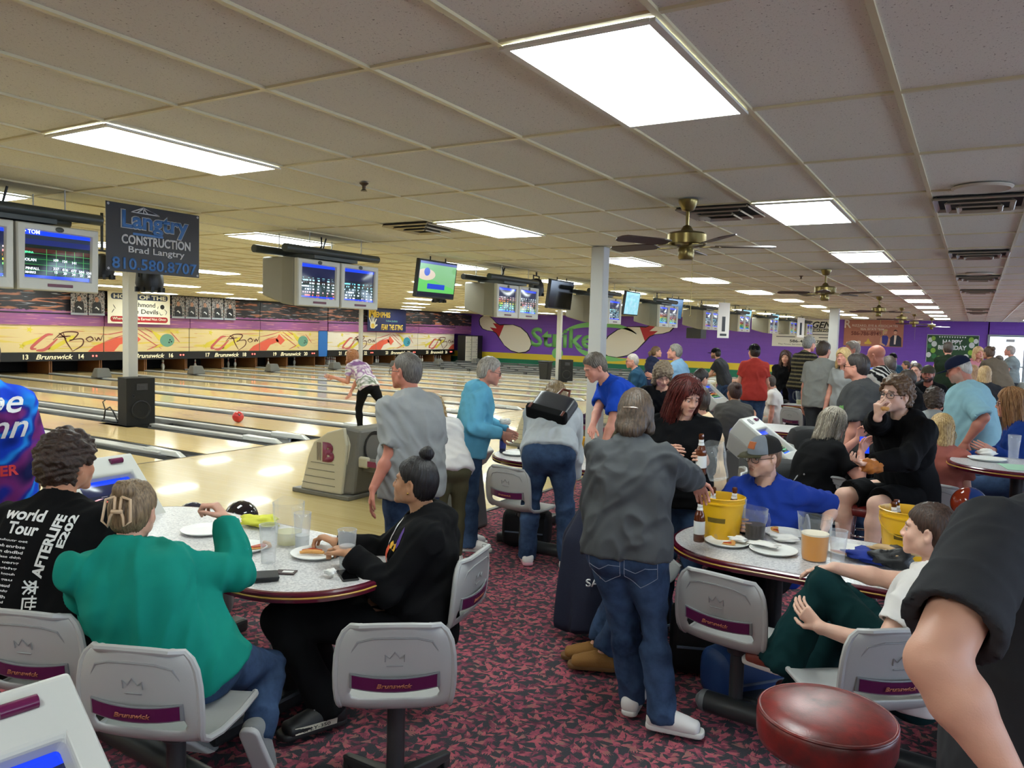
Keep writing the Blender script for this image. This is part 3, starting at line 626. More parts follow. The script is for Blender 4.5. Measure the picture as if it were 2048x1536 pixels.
# ================================================================ MONITORS, TVS
M_CAB = mat('monitor_cabinet_grey', (126, 122, 110), .45, var=.05); M_BEZ = mat('monitor_bezel', (186, 184, 174), .4)
M_SLATE = mat('slate_beam', (64, 68, 66), .4, .2)
def screen_mat(name, kind, seed=0.0, es=1.0):
    """a lit score sheet: coloured bands with rows of small glyph blocks"""
    n = NT(name); uv = n.n('ShaderNodeTexCoord'); s = n.n('ShaderNodeSeparateXYZ'); n.l(uv.outputs['Generated'], s.inputs[0])
    u, v = s.outputs[1], s.outputs[2]
    if kind == 'score':
        base = n.ramp(v, [(0, srgb(10, 60, 220)), (.08, srgb(4, 34, 26)), (.38, srgb(8, 40, 30)), (.42, srgb(34, 20, 14)), (.5, srgb(8, 16, 40)), (.62, srgb(14, 22, 60)), (.85, srgb(16, 26, 70)), (.88, srgb(10, 60, 240))])
        base.node.color_ramp.interpolation = 'CONSTANT'
        m = n.n('ShaderNodeCombineXYZ'); n.l(n.math('MULTIPLY', u, 34), m.inputs[0]); n.l(n.math('MULTIPLY', v, 24), m.inputs[1]); m.inputs[2].default_value = seed
        w_ = n.n('ShaderNodeTexWhiteNoise'); fl = n.n('ShaderNodeVectorMath', operation='FLOOR'); n.l(m.outputs[0], fl.inputs[0]); n.l(fl.outputs[0], w_.inputs[0])
        rowm = n.math('GREATER_THAN', n.math('SINE', n.math('MULTIPLY', v, 75)), -.1)
        colm = n.math('GREATER_THAN', n.math('SINE', n.math('MULTIPLY', u, 38+seed)), .0)
        colm2 = n.math('LESS_THAN', u, .28)
        g = n.math('MULTIPLY', n.math('MULTIPLY', n.math('GREATER_THAN', w_.outputs[0], .42), rowm), n.math('MAXIMUM', colm, colm2))
        vis = n.math('LESS_THAN', v, .58+.06*math.sin(seed*7))
        g = n.math('MULTIPLY', g, vis)
        ink = n.ramp(n.math('FRACT', n.math('ADD', v, seed*.13)), [(0, srgb(190, 230, 255)), (.25, srgb(80, 230, 240)), (.4, srgb(120, 240, 120)), (.5, srgb(240, 220, 60)), (.6, srgb(255, 90, 60)), (.8, srgb(220, 240, 255))])
        c = n.mix(g, base, ink)
    elif kind == 'sheet':
        base = n.ramp(v, [(0, srgb(10, 60, 220)), (.09, srgb(4, 34, 26)), (.19, srgb(6, 12, 10)), (.30, srgb(8, 44, 30)), (.46, srgb(10, 14, 12)), (.54, srgb(62, 26, 18)), (.62, srgb(8, 24, 18)), (.69, srgb(20, 34, 96)), (.8, srgb(30, 40, 60)), (.88, srgb(10, 60, 240))])
        base.node.color_ramp.interpolation = 'CONSTANT'
        lh = n.math('LESS_THAN', n.math('PINGPONG', n.math('SUBTRACT', v, .19), .055), .004); lv = n.math('LESS_THAN', n.math('PINGPONG', n.math('SUBTRACT', u, .32), .07), .004)
        ok = n.math('MULTIPLY', n.math('LESS_THAN', v, .62), n.math('GREATER_THAN', v, .1)); lv = n.math('MULTIPLY', lv, n.math('GREATER_THAN', u, .3))
        c = n.mix(n.math('MULTIPLY', n.math('MAXIMUM', lh, lv), ok), base, srgb(60, 150, 70))
    elif kind == 'game':
        f = n.noise(n.coord('Generated', (1, 3, 3)), 1.6, 3); base = n.mix(n.ramp(n.math('ADD', n.math('MULTIPLY', u, .35), n.math('SUBTRACT', v, n.math('MULTIPLY', f, .1))), [(.55, (0, 0, 0)), (.56, (1, 1, 1))]), srgb(96, 190, 92), srgb(120, 176, 120))
        e = n.math('ADD', n.math('POWER', n.math('MULTIPLY', n.math('SUBTRACT', u, .18), 3.0), 2), n.math('POWER', n.math('MULTIPLY', n.math('SUBTRACT', v, .62), 4.5), 2))
        base = n.mix(n.math('LESS_THAN', e, .55), base, srgb(206, 190, 170)); 
        e = n.math('ADD', n.math('POWER', n.math('MULTIPLY', n.math('SUBTRACT', u, .2), 9), 2), n.math('POWER', n.math('MULTIPLY', n.math('SUBTRACT', v, .7), 6), 2)); base = n.mix(n.math('LESS_THAN', e, .5), base, srgb(60, 90, 190))
        bx = n.math('MULTIPLY', n.math('LESS_THAN', n.math('ABSOLUTE', n.math('SUBTRACT', u, .48)), .24), n.math('LESS_THAN', n.math('ABSOLUTE', n.math('SUBTRACT', v, .29)), .075))
        base = n.mix(bx, base, srgb(20, 60, 190)); base = n.mix(n.math('LESS_THAN', v, .12), base, srgb(14, 14, 34)); base = n.mix(n.math('GREATER_THAN', v, .93), base, srgb(70, 80, 150)); c = base
    elif kind == 'pale':
        c = n.mix(n.noise(n.coord('Generated', (1, 2, 2)), 3, 3), srgb(90, 190, 200), srgb(190, 220, 240))
    else:
        c = n.mix(n.noise(n.coord('Generated', (1, 3, 6)), 3, 3), srgb(20, 50, 90), srgb(50, 120, 170))
    n.set(Base_Color=(0.01, .01, .012, 1), Roughness=.12, Emission_Color=c); n.b.inputs['Emission Strength'].default_value = es
    return n.m
SCM = [screen_mat('score_screen_a', 'score', 1.0), screen_mat('score_screen_b', 'score', 2.0), screen_mat('score_screen_c', 'score', 4.0), screen_mat('score_screen_d', 'score', 5.0)]
PCT = [3.15, 6.68, 10.74, 14.28, 17.82, 21.36, 24.9, 29.05, 32.6, 36.1]
def monitor_pair(yc, label, ia, ib):
    t = thing('score_monitor_pair', label, 'score monitor', (-6.4, yc, 0), 0, 'overhead score monitors')
    z0, z1 = 2.10, 2.62
    q = MB(); 
    # cabinet narrows towards the back
    q.loft([[(0, -.665, z0), (0, .665, z0), (0, .665, z1), (0, -.665, z1)], [(-.18, -.665, z0+.02), (-.18, .665, z0+.02), (-.18, .665, z1+.02), (-.18, -.665, z1+.02)], [(-.62, -.56, z0+.12), (-.62, .56, z0+.12), (-.62, .56, z1+.03), (-.62, -.56, z1+.03)]])
    q.build('cabinet', M_CAB, t, bevel=.02)
    for s, sm_ in ((-1, ia), (1, ib)):
        y = s*.333
        q = MB(); o_ = [(-.32, -.26), (.32, -.26), (.325, .26), (-.325, .26)]; i_ = [(-.27, -.165), (.262, -.175), (.272, .205), (-.26, .215)]
        P3 = lambda a, x: [(x, y+p[0], (z0+z1)/2+p[1]) for p in a]
        bul = [(.05+.03*(1-abs(p[1])/.26*0), p) for p in o_]
        q.loft([P3(o_, .0), P3(o_, .045), P3([(a*.97, c*.97) for a, c in o_], .06), P3(i_, .055), P3([(a*.96, c*.96) for a, c in i_], .03)], True, False); bz = q.build('bezel', M_BEZ, t, bevel=.006)
        q = MB(); rg = []
        for k in range(7):
            vv = k/6; rg.append([(.033+.012*math.sin(PI*vv)*math.sin(PI*j/6), y-.265+.53*j/6, (z0+z1)/2-.178+.395*vv) for j in range(7)])
        q.loft(rg, False, False); q.build('screen', sm_, bz, True)
        q = MB(); q.lathe([(.001, .004), (.03, .003), (.035, 0)], 16, T=Matrix.Rotation(PI/2, 3, 'Y') @ Matrix.Diagonal((.6, 1, 1)), c=(.06, y, z1-.03)); q.build('badge', M_SLATE, bz, True)
        q = MB(); q.box((.062, y, z0+.045), (.006, .2, .024)); q.build('name_plate', mat('plate_maroon', (96, 44, 60), .4), bz, bevel=.003)
    for x in (-.02, -.5):
        q = MB(); q.tube([(x, -.78, 2.72), (x, .72, 2.72)], .045, 12); q.build('beam', M_SLATE, t, True)
    q = MB()
    q.box((-.26, 0, 2.665), (.5, .7, .05)); q.build('cross_bracket', M_SLATE, t)
    for x in (-.02, -.5):
        for y in (-.42, .42):
            q = MB(); q.tube([(x, y, 2.74), (x, y, HC)], .006, 6); q.build('hanging_rod', M_GREYM, t)
    q = MB(); q.tube([(-.3, .05, 2.7), (-.33, .1, 2.8), (-.3, .12, HC)], .01, 6); q.tube([(-.3, -.05, 2.7), (-.25, .0, 2.82), (-.28, .02, HC)], .01, 6); q.build('cable', M_BLACK, t)
monl = ['nearest pair of grey score monitors, cut by the left edge of the picture', 'pair of grey score monitors right of the construction banner', 'pair of score monitors left of the thick grey pillar', 'pair of score monitors right behind the thick grey pillar', 'pair of score monitors next beyond the pillar pair', 'pair of score monitors in front of the small white hanging sign', 'pair of score monitors, fourth from the far end', 'pair of score monitors, third from the far end', 'pair of score monitors, second from the far end', 'furthest pair of score monitors near the white wall banner']
for i, yc in enumerate(PCT):
    monitor_pair(yc, monl[i], SCM[(i*2) % 4], SCM[(i*2+1) % 4] if i else screen_mat('score_sheet', 'sheet'))
# readable score writing on the nearest screens
M_SW = mat('score_text_white', (230, 240, 255), .4, emit=(230, 240, 255), es=1.1); M_SG = mat('score_text_green', (80, 230, 150), .4, emit=(90, 240, 170), es=1)
near = [o for o in bpy.data.objects if o.name.startswith('score_monitor_pair')][0]
sc = [c for c in near.children if c.name.startswith('bezel')][1]
for tx, y, z, h, m in (('▸ TOM', 3.27, 2.552, .03, M_SW), ('JENNA', 3.25, 2.39, .02, M_SG), ('NOLAN', 3.25, 2.335, .022, M_SW), ('PINFALL', 3.275, 2.268, .02, M_SW), ('MARKS', 3.26, 2.238, .018, M_SW),
                       ('109', 3.455, 2.345, .02, M_SW), ('124', 3.525, 2.342, .02, M_SW), ('141', 3.60, 2.337, .02, M_SW), ('337', 3.455, 2.278, .022, M_SW), ('416', 3.525, 2.275, .022, M_SW), ('477', 3.595, 2.272, .022, M_SW), ('504', 3.66, 2.268, .022, M_SW), ('524', 3.72, 2.264, .02, M_SW), ('15', 3.455, 2.25, .02, M_SW), ('20', 3.525, 2.247, .02, M_SW), ('24', 3.595, 2.244, .02, M_SW), ('27', 3.66, 2.24, .02, M_SW), ('28', 3.72, 2.238, .018, M_SW)):
    o = lettering(tx.replace('▸', '>'), m, (-6.4+.052, y-yc*0, z), MU, MW, None, h, 'score_text', None, .01, lift=0, th=.002)
    o.parent = sc; o.matrix_parent_inverse = Matrix.Translation((6.4, -3.15, 0))
# flat TVs
def tv(x, y, rz, label, m, w_=.92, h_=.54, tilt=.12, glob=True):
    t = thing('hanging_tv', label, 'television', (x, y, 0), rz)
    R = Matrix.Translation((0, 0, HC-.02)) @ Matrix.Rotation(tilt, 4, 'Y')
    q = MB(); q.T = R; q.box((0, 0, -h_/2-.03), (.06, w_, h_)); cs = q.build('casing', M_BLACK, t, bevel=.008)
    q = MB(); q.T = R; q.loft([[(.032, -w_/2+.025, -h_-.005), (.032, w_/2-.025, -h_-.005)], [(.032, -w_/2+.025, -.055), (.032, w_/2-.025, -.055)]], False, False); q.build('screen', m, cs)
    for s in (-1, 1):
        q = MB(); q.tube([(0, s*.2*w_, -.05+HC), (0, s*.2*w_, HC)], .01, 6); q.build('hanger', M_BLACK, t)
    return t
M_GAME = screen_mat('tv_ballgame', 'game', es=.9); M_TVD = screen_mat('tv_dark_blue', 'dim', es=.8); M_TVP = screen_mat('tv_pale', 'pale', es=.9); M_TVO = mat('tv_off', (6, 6, 7), .12)
tv(-6.75, 9.1, 0, 'hanging television showing a baseball game over the lanes', M_GAME)
tv(-6.75, 13.0, 0, 'switched off black television left of the thick pillar', M_TVO, .95)
tv(-6.75, 16.5, 0, 'hanging television with a pale game picture right of the thick pillar', M_TVP, .85)
tv(-6.75, 19.4, -.15, 'hanging television with a dark blue picture, third past the pillar', M_TVD, .85)
tv(-6.75, 26.7, -.1, 'far hanging television with a greenish picture', M_TVP, .85)
tv(-6.75, 31.0, -.1, 'furthest hanging television showing pale blue', M_TVP, .85)
# stage lights hanging from the ceiling
M_STG = mat('stage_light_black', (20, 20, 21), .45)
def stage_light(x, y, z, rz, label, s=1.0):
    t = thing('stage_light', label, 'stage light', (x, y, z), rz)
    q = MB(); q.lathe([(.02, .16), (.09, .14), (.13, .05), (.14, -.06), (.12, -.13), (.1, -.14), (.09, -.05), (.001, -.03)], 14, T=Matrix.Scale(s, 3)); q.build('lamp_head', M_STG, t, True)
    q = MB()
    for k in range(9): a = 2*PI*k/9; q.box((.125*s*math.cos(a), .125*s*math.sin(a), -.12*s), (.04*s, .03*s, .05*s), a)
    q.build('lens_ring', M_STG, t)
    q = MB(); q.tube([(0, -.16*s, 0), (0, -.16*s, .2*s), (0, .16*s, .2*s), (0, .16*s, 0)], .012, 6); q.tube([(0, 0, .2*s), (0, 0, HC-z)], .014, 6); q.build('yoke', M_STG, t)
stage_light(-7.4, 4.98, 2.33, .3, 'black stage light peeping out under the construction banner')
stage_light(-7.4, 4.47, 2.40, .3, 'black stage light between the nearest monitors and the construction banner', .8)
stage_light(-7.2, 9.75, 2.42, 0, 'black effects light under the baseball television', .8)
stage_light(-6.6, 11.75, 2.66, .2, 'black spotlight at the end of the monitors left of the pillar', 1.0)
q = MB(); q.box((0, 0, 0), (.5, .6, .35)); tag(q.build('hanging_speaker', M_BLACK, bevel=.02, loc=(-8.0, 25.2, 2.02)), 'black hanging speaker box against the purple wall under the monitors', 'speaker')
q = MB(); q.tube([(-8.0, 25.2, 2.18), (-8.0, 25.2, HC)], .02, 6); tag(q.build('hanging_pipe', M_BLACK), 'thin black pipe above the hanging speaker box', 'pipe')
# ================================================================ BANNERS
def banner(name, label, O, U, wd, ht, m, th=.006, cat='banner'):
    t = thing(name, label, cat, O)
    U = V(U).normalized(); W = V((0, 0, 1)); q = MB(); q.prism([(-wd/2, -ht/2), (wd/2, -ht/2), (wd/2, ht/2), (-wd/2, ht/2)], th, (0, 0, 0), U, W); q.build('sheet', m, t)
    N = U.cross(W).normalized()*(th+.001)
    def L(body, m, x, z, width=None, height=None, **k): return lettering(body, m, N+U*x+W*z, U, W, width, height, 'lettering', t, **k)
    def P(nm, m, polys, lift=.001): return poly_obj(nm, m, N+N.normalized()*lift, U, W, polys, t, .002)
    return t, L, P
M_BN = mat('banner_charcoal', (40, 37, 40), .5); M_BLU = mat('banner_blue', (58, 108, 172), .5); M_SIL = mat('banner_silver', (196, 196, 202), .5)
t, L, P = banner('hanging_banner', 'charcoal hanging construction company banner with blue and silver writing', (-6.55, 4.46, 2.617), (0, 1, 0), .94, .60, M_BN)
L('Langtry', M_SIL, .01, .145, .69, .215, bold=.055, th=.002, lift=.0)
L('Langtry', M_BLU, .01, .145, .67, .20, bold=.03, th=.002, lift=.004)
P('underline', M_BLU, [[(-.22, .035), (.08, .035), (.08, .055), (-.22, .055)]])
P('roof_truss', M_SIL, [p for cc in ([(-.24, .235), (-.12, .285), (.04, .235), (-.24, .235)], [(-.18, .238), (-.12, .28), (-.08, .238)], [(-.12, .283), (-.12, .238)]) for p in [tuple(x) for x in band(cc, .006)]], .006)
L('CONSTRUCTION', M_SIL, .02, -.01, .70, .085, bold=.03, th=.002)
L('Brad Langtry', M_SIL, .02, -.105, .57, .075, bold=.015, th=.002)
L('810.580.8707', M_BLU, .01, -.225, .86, .105, bold=.02, th=.002)
q = MB()
for sx in (-1, 1):
    for sz in (-1, 1): q.lathe([(.004, .003), (.011, .002)], 8, T=Matrix.Rotation(PI/2, 3, 'Y'), c=(.007, sx*.45, sz*.28))
q.build('grommets', M_SIL, t)
M_CRB = mat('banner_cream', (238, 232, 208), .5); M_NAVY = mat('banner_navy', (30, 44, 74), .5); M_MAR = mat('banner_red', (168, 26, 32), .5); M_INKB = mat('banner_ink', (24, 24, 26), .5)
XB = XM+.25
t, L, P = banner('wall_banner', 'cream team banner with navy and red bars behind the near post', (XB, 17.6, 2.36), (0, 1, 0), 2.5, 1.16, M_CRB)
def rr(x0, z0, x1, z1, r=.1, n=5):
    o = []
    for cx, cz, a0 in ((x1-r, z1-r, 0), (x0+r, z1-r, 90), (x0+r, z0+r, 180), (x1-r, z0+r, 270)):
        for k in range(n+1): a = math.radians(a0+90*k/n); o.append((cx+r*math.cos(a), cz+r*math.sin(a)))
    return o
P('navy_bar', M_NAVY, [rr(-1.13, .30, 1.15, .52)]); P('red_bar', M_MAR, [rr(-1.15, -.52, 1.15, -.31)])
L('HOME OF THE', M_CRB, .02, .41, 2.1, .16, bold=.03, lift=.005); L('Richmond', M_INKB, .12, .13, 1.0, .17, bold=.012); L('Blue Devils', M_INKB, .1, -.12, 1.3, .17, bold=.012); L('Where Winning Is Earned Not Given', M_CRB, .0, -.41, 2.15, .13, bold=.02, lift=.005)
P('ball_and_pins', M_INKB, [[(.92+.09*math.cos(a), .08+.09*math.sin(a)) for a in np.linspace(0, 2*PI, 17)[:-1]]]+[[tuple(x) for x in p] for cc in ([(.8, -.12), (.85, -.22), (.95, -.2)], [(1.0, 0), (1.1, -.1), (1.05, -.22)], [(.75, .1), (.72, 0)], [(-1.05, .1), (-.95, -.05)], [(-1.0, -.05), (-1.1, -.2)]) for p in band(curve(cc), .012)])
def crowd_mat(name, seed):
    n = NT(name); co = n.coord('Object', (1, 9, 5), loc=(0, seed, seed)); v = n.n('ShaderNodeTexVoronoi'); v.inputs['Scale'].default_value = 1; n.l(co, v.inputs[0])
    f = n.noise(co, 2.3, 4, .6); c = n.ramp(f, [(.3, srgb(14, 14, 16)), (.46, srgb(36, 32, 34)), (.52, srgb(190, 190, 190)), (.58, srgb(120, 84, 70)), (.66, srgb(20, 20, 22)), (.74, srgb(200, 200, 204))])
    n.set(Base_Color=c, Roughness=.4); return n.m
M_CRD = crowd_mat('team_poster_print', 3.0)
def posters(y0, y1, cnt, where):
    wd = (y1-y0)/cnt
    for k in range(cnt):
        t, L, P = banner('team_poster', 'dark team poster, %s from the left, %s' % (ORD[k], where), (XB-.06, y0+wd*(k+.5), 2.47), (0, 1, 0), wd-.04, .86, M_CRD, cat='poster')
        P('caption_strip', mat('poster_caption', (150, 156, 166), .5), [[(-wd/2+.02, -.43), (wd/2-.02, -.43), (wd/2-.02, -.36), (-wd/2+.02, -.36)]])
        P('players', mat('poster_jersey', (24, 24, 26), .5), [[(-.18, -.36), (.18, -.36), (.16, -.02), (.07, .05), (-.07, .05), (-.16, -.02)]], .002)
        P('player_face', mat('poster_skin', (176, 128, 104), .5), [[(.075*math.cos(a), .13+.095*math.sin(a)) for a in np.linspace(0, 2*PI, 13)[:-1]]], .004)
        P('jersey_mark', mat('poster_white', (220, 220, 222), .5), [[(-.08, -.18), (-.02, -.12), (.09, -.2), (.07, -.25), (-.01, -.17)]], .004)
posters(15.05, 16.3, 2, 'left of the cream banner'); posters(18.95, 22.0, 5, 'right of the cream banner')
t, L, P = banner('wall_banner', 'navy school banner with yellow writing on the masking wall', (XB, 31.7, 2.36), (0, 1, 0), 3.1, 1.28, mat('banner_navy_blue', (26, 34, 84), .5, var=.3))
MY = mat('banner_yellow', (226, 190, 70), .5)
L('M', MY, -1.2, .32, .55, .52, bold=.06); L('EMPHIS', MY, -.35, .22, 1.15, .3, bold=.04); L('Yellow Jackets', M_GRN, .35, -.1, .95, .14, bold=0, shear=.3); L('FEAR THE STING', MY, .4, -.42, 1.8, .3, bold=.03, shear=.25)
P('hand_print', M_CRB, [rr(-1.35, -.5, -.95, -.15, .12)]+[[tuple(x) for x in p] for cc in ([(-1.3, -.2), (-1.42, .05)], [(-1.2, -.15), (-1.24, .15)], [(-1.1, -.15), (-1.06, .13)], [(-1.0, -.2), (-.88, .0)], [(-1.0, -.4), (-.8, -.3)]) for p in band(cc, .05)])
P('palm', MY, [rr(-1.28, -.48, -1.02, -.25, .08)], .003)
BW = lambda *a, **k: banner(*a, **k)
t, L, P = banner('wall_banner', 'white heating company banner on purple wall left of the white post', (-7.3, YW-.02, 2.24), (1, 0, 0), 3.0, 1.35, mat('banner_white', (226, 222, 214), .5))
L('HAAGEN', M_INKB, .35, .42, 1.9, .32, bold=.03, shear=.3); P('pill', M_INKB, [rr(-.7, .08, 1.2, .24, .07)]); L('PLUMBING & HEATING', M_CRB, .25, .16, 1.7, .1, bold=.02, lift=.004)
P('text_lines', mat('banner_grey_text', (120, 116, 116), .5), [[(x, z), (x+w_, z), (x+w_, z+.05), (x, z+.05)] for x, z, w_ in ((-1.2, -.08, 1.1), (0, -.08, 1.3), (-1.3, -.22, .9), (-.3, -.22, .8), (.7, -.22, .6))]); L('586-465-2478', M_INKB, .1, -.40, 1.5, .14, bold=.02); L('The Finest Service in Southeast Michigan', M_INKB, 0, -.57, 2.4, .09, bold=0)
n = NT('banner_terracotta'); z = n.n('ShaderNodeSeparateXYZ'); n.l(n.coord(), z.inputs[0]); n.set(Base_Color=n.mix(n.noise(n.coord('Object', (.6, 1, 1)), 1.5, 3), srgb(150, 84, 66), srgb(206, 140, 114)), Roughness=.5)
t, L, P = banner('wall_banner', 'terracotta real estate banner with a couple, right of the white post', (-4.2, YW-.02, 2.32), (1, 0, 0), 2.55, 1.24, n.m)
MP = mat('banner_pale_text', (234, 216, 200), .5); MB_ = mat('banner_brown_text', (112, 48, 40), .5)
L('R', MP, -1.12, .42, .3, .4); L('RIZZARD, EYE & ASSOCIATES', MP, .05, .34, 1.95, .12, bold=.01); L('REAL ESTATE TEAM', MP, -.05, .18, 1.0, .09); P('rule', MP, [[(-.7, .255), (.7, .255), (.7, .262), (-.7, .262)]]); L('586-786-8949', MB_, -.3, -.02, 1.3, .19, bold=.01)
P('woman_dress', mat('print_royal', (44, 44, 140), .5), [[(.32, -.5), (.34, -.2), (.42, -.1), (.6, -.1), (.66, -.2), (.66, -.5), (.5, -.62), (.4, -.6)]]); P('woman_face', mat('print_skin', (214, 160, 132), .5), [[(.52+.075*math.cos(a), .06+.1*math.sin(a)) for a in np.linspace(0, 2*PI, 15)[:-1]], [(.3, -.5), (.33, -.2), (.38, -.15), (.4, -.45), (.55, -.55), (.5, -.6)], [(.66, -.2), (.74, -.3), (.68, -.55), (.6, -.58), (.64, -.4)]], .003)
P('woman_hair', mat('print_blond', (206, 176, 120), .5), [[(.42, -.08), (.4, .1), (.5, .2), (.6, .18), (.62, .1), (.55, .12), (.47, .08), (.46, -.08)]], .005)
P('man_suit', mat('print_suit', (30, 34, 56), .5), [[(.72, -.6), (.74, -.2), (.84, -.08), (1.08, -.08), (1.2, -.2), (1.22, -.6)]]); P('man_shirt', MP, [[(.9, -.08), (1.0, -.08), (.97, -.5), (.9, -.5)]], .003); P('man_face', mat('print_skin'), [[(.94+.07*math.cos(a), .06+.1*math.sin(a)) for a in np.linspace(0, 2*PI, 15)[:-1]]], .003)
P('man_hair', mat('print_darkhair', (50, 34, 28), .5), [[(.86, .06), (.87, .15), (.94, .19), (1.01, .15), (1.02, .06), (.98, .12), (.9, .12)]], .006)
P('small_icons', MP, [rr(-1.15, -.52, -.85, -.44, .03), rr(-.66, -.54, -.52, -.38, .03)]); P('crane_icon', MY, [rr(-.35, -.52, -.05, -.42, .03), [(-.28, -.42), (-.2, -.25), (-.1, -.42)]])
n = NT('birthday_green'); n.set(Base_Color=n.mix(n.noise(n.coord(), 2.5, 3), srgb(12, 40, 18), srgb(28, 92, 38)), Roughness=.45)
t, L, P = banner('birthday_backdrop', 'green happy birthday backdrop with balloons on the far wall', (-.93, YW-.02, 1.70), (1, 0, 0), 2.05, 1.25, n.m)
MW_ = mat('print_white', (232, 236, 232), .45)
L('HAPPY', MW_, .0, .30, .78, .2, bold=.04); L('BIRTHDAY', MW_, .0, .05, 1.12, .2, bold=.04)
P('silver_edge', mat('backdrop_edge', (188, 196, 196), .4), [[(-1.02, .6), (1.02, .6), (1.02, .625), (-1.02, .625)], [(-1.02, -.62), (-1.0, -.62), (-1.0, .62), (-1.02, .62)], [(1.0, -.62), (1.02, -.62), (1.02, .62), (1.0, .62)]])
P('pennants', MW_, [[(x, .55), (x+.07, .55), (x+.035, .47)] for x in np.arange(-.55, .5, .1)])
bal = [(-.88, .38, .11, 0), (-.76, .45, .1, 1), (-.72, .2, .13, 0), (-.9, .1, .11, 2), (-.75, -.1, .12, 1), (-.92, -.3, .12, 0), (-.7, -.35, .12, 2), (.72, .42, .12, 1), (.9, .36, .11, 0), (.75, .18, .13, 0), (.9, .05, .1, 2), (.72, -.15, .12, 1), (.9, -.25, .12, 0), (.55, -.35, .13, 0), (-.5, -.45, .12, 1), (.3, -.5, .1, 1)]
for k, m in enumerate((mat('balloon_white', (216, 222, 216), .35), mat('balloon_lime', (138, 186, 60), .35), mat('balloon_green', (40, 116, 58), .35))):
    P('balloons', m, [[(x+r*.85*math.cos(a), z+r*math.sin(a)) for a in np.linspace(0, 2*PI, 17)[:-1]] for x, z, r, c in bal if c == k], .002+.002*k)
# small white hanging sign between monitors
t, L, P = banner('hanging_sign', 'small white vertical sign with black writing hanging among the far monitors', (-5.9, 20.9, 2.36), (0.5, .86, 0), .42, .95, mat('banner_white'))
P('text_block', M_INKB, [[(-.06, -.3), (.06, -.3), (.06, .1), (-.06, .1)], [(-.12, -.42), (.12, -.42), (.12, -.36), (-.12, -.36)]])
t, L, P = banner('hanging_sign', 'far small white vertical sign hanging before the last monitors', (-6.2, 33.2, 2.4), (0.5, .86, 0), .42, .8, mat('banner_white'))
P('text_block', M_INKB, [[(-.06, -.3), (.06, -.3), (.06, .2), (-.06, .2)]])
for yy, zz in ((33.2, 2.8), (20.9, 2.83)):
    q = MB(); q.tube([(-6.2 if yy > 30 else -5.9, yy, zz), (-6.2 if yy > 30 else -5.9, yy, HC)], .008, 5); tag(q.build('sign_wire', M_GREYM), 'thin wire holding the %s white vertical sign' % ('furthest' if yy > 30 else 'nearer'), 'wire')
# ================================================================ FURNITURE
M_SHELL = mat('chair_shell_grey', (168, 168, 166), .32, var=.04, vs=5, bump=.15, bs=600); M_COLUMN = mat('dark_grey_steel', (52, 54, 55), .4, .2)
M_STRIP = mat('strip_purple', (84, 20, 66), .3); M_STRF = mat('strip_frame_grey', (120, 122, 124), .35); M_STRT = mat('strip_gold_text', (166, 98, 72), .4)
M_CROWN = mat('crown_groove', (140, 140, 140), .4)
def chair_shell():
    prof = [(.235, .425), (.22, .445), (.17, .452), (.05, .440), (-.08, .437), (-.15, .445), (-.19, .470), (-.212, .515), (-.225, .560), (-.24, .62), (-.252, .68), (-.261, .735), (-.266, .77), (-.269, .793), (-.271, .805)]
    half = [.19, .215, .222, .222, .215, .205, .205, .21, .215, .216, .213, .203, .186, .160, .12]
    us = [-1, -.93, -.78, -.5, -.2, .2, .5, .78, .93, 1]
    q = MB(); vs = []; nu = len(us)
    for k, ((y, z), h) in enumerate(zip(prof, half)):
        back = max(0, (z-.47)/.33)
        for u in us:
            dz = -.0; dy = 0
            if k <= 6: dz = .018*abs(u)**3*(1 if k > 1 else .3)
            dy = back*.045*abs(u)**3+(.02*(1-abs(u)) if k == 0 else 0)
            vs.append((u*h, y+dy, z+dz))
    fs = []
    for k in range(len(prof)-1):
        for i in range(nu-1):
            if k == 7 and 2 <= i <= 6: continue    # the slot between the back and the seat lip
            fs.append((k*nu+i, k*nu+i+1, (k+1)*nu+i+1, (k+1)*nu+i))
    q.add(vs, fs); return q
def rim_path():
    pts = []
    prof = [(.235, .425), (.17, .452), (.05, .440), (-.08, .437), (-.15, .445), (-.19, .470), (-.212, .515), (-.225, .560), (-.24, .62), (-.252, .68), (-.261, .735), (-.266, .77), (-.269, .793)]
    half = [.19, .222, .222, .215, .205, .205, .21, .215, .216, .213, .203, .186, .160]
    L = []
    for (y, z), h in zip(prof, half):
        back = max(0, (z-.47)/.33); L.append((h, y+back*.045, z+(.018 if z < .5 else 0)))
    top = [(.125, -.262, .804), (.06, -.268, .808), (-.06, -.268, .808), (-.125, -.262, .804)]
    return L+top+[(-x, y, z) for x, y, z in L[::-1]]
CH = {}
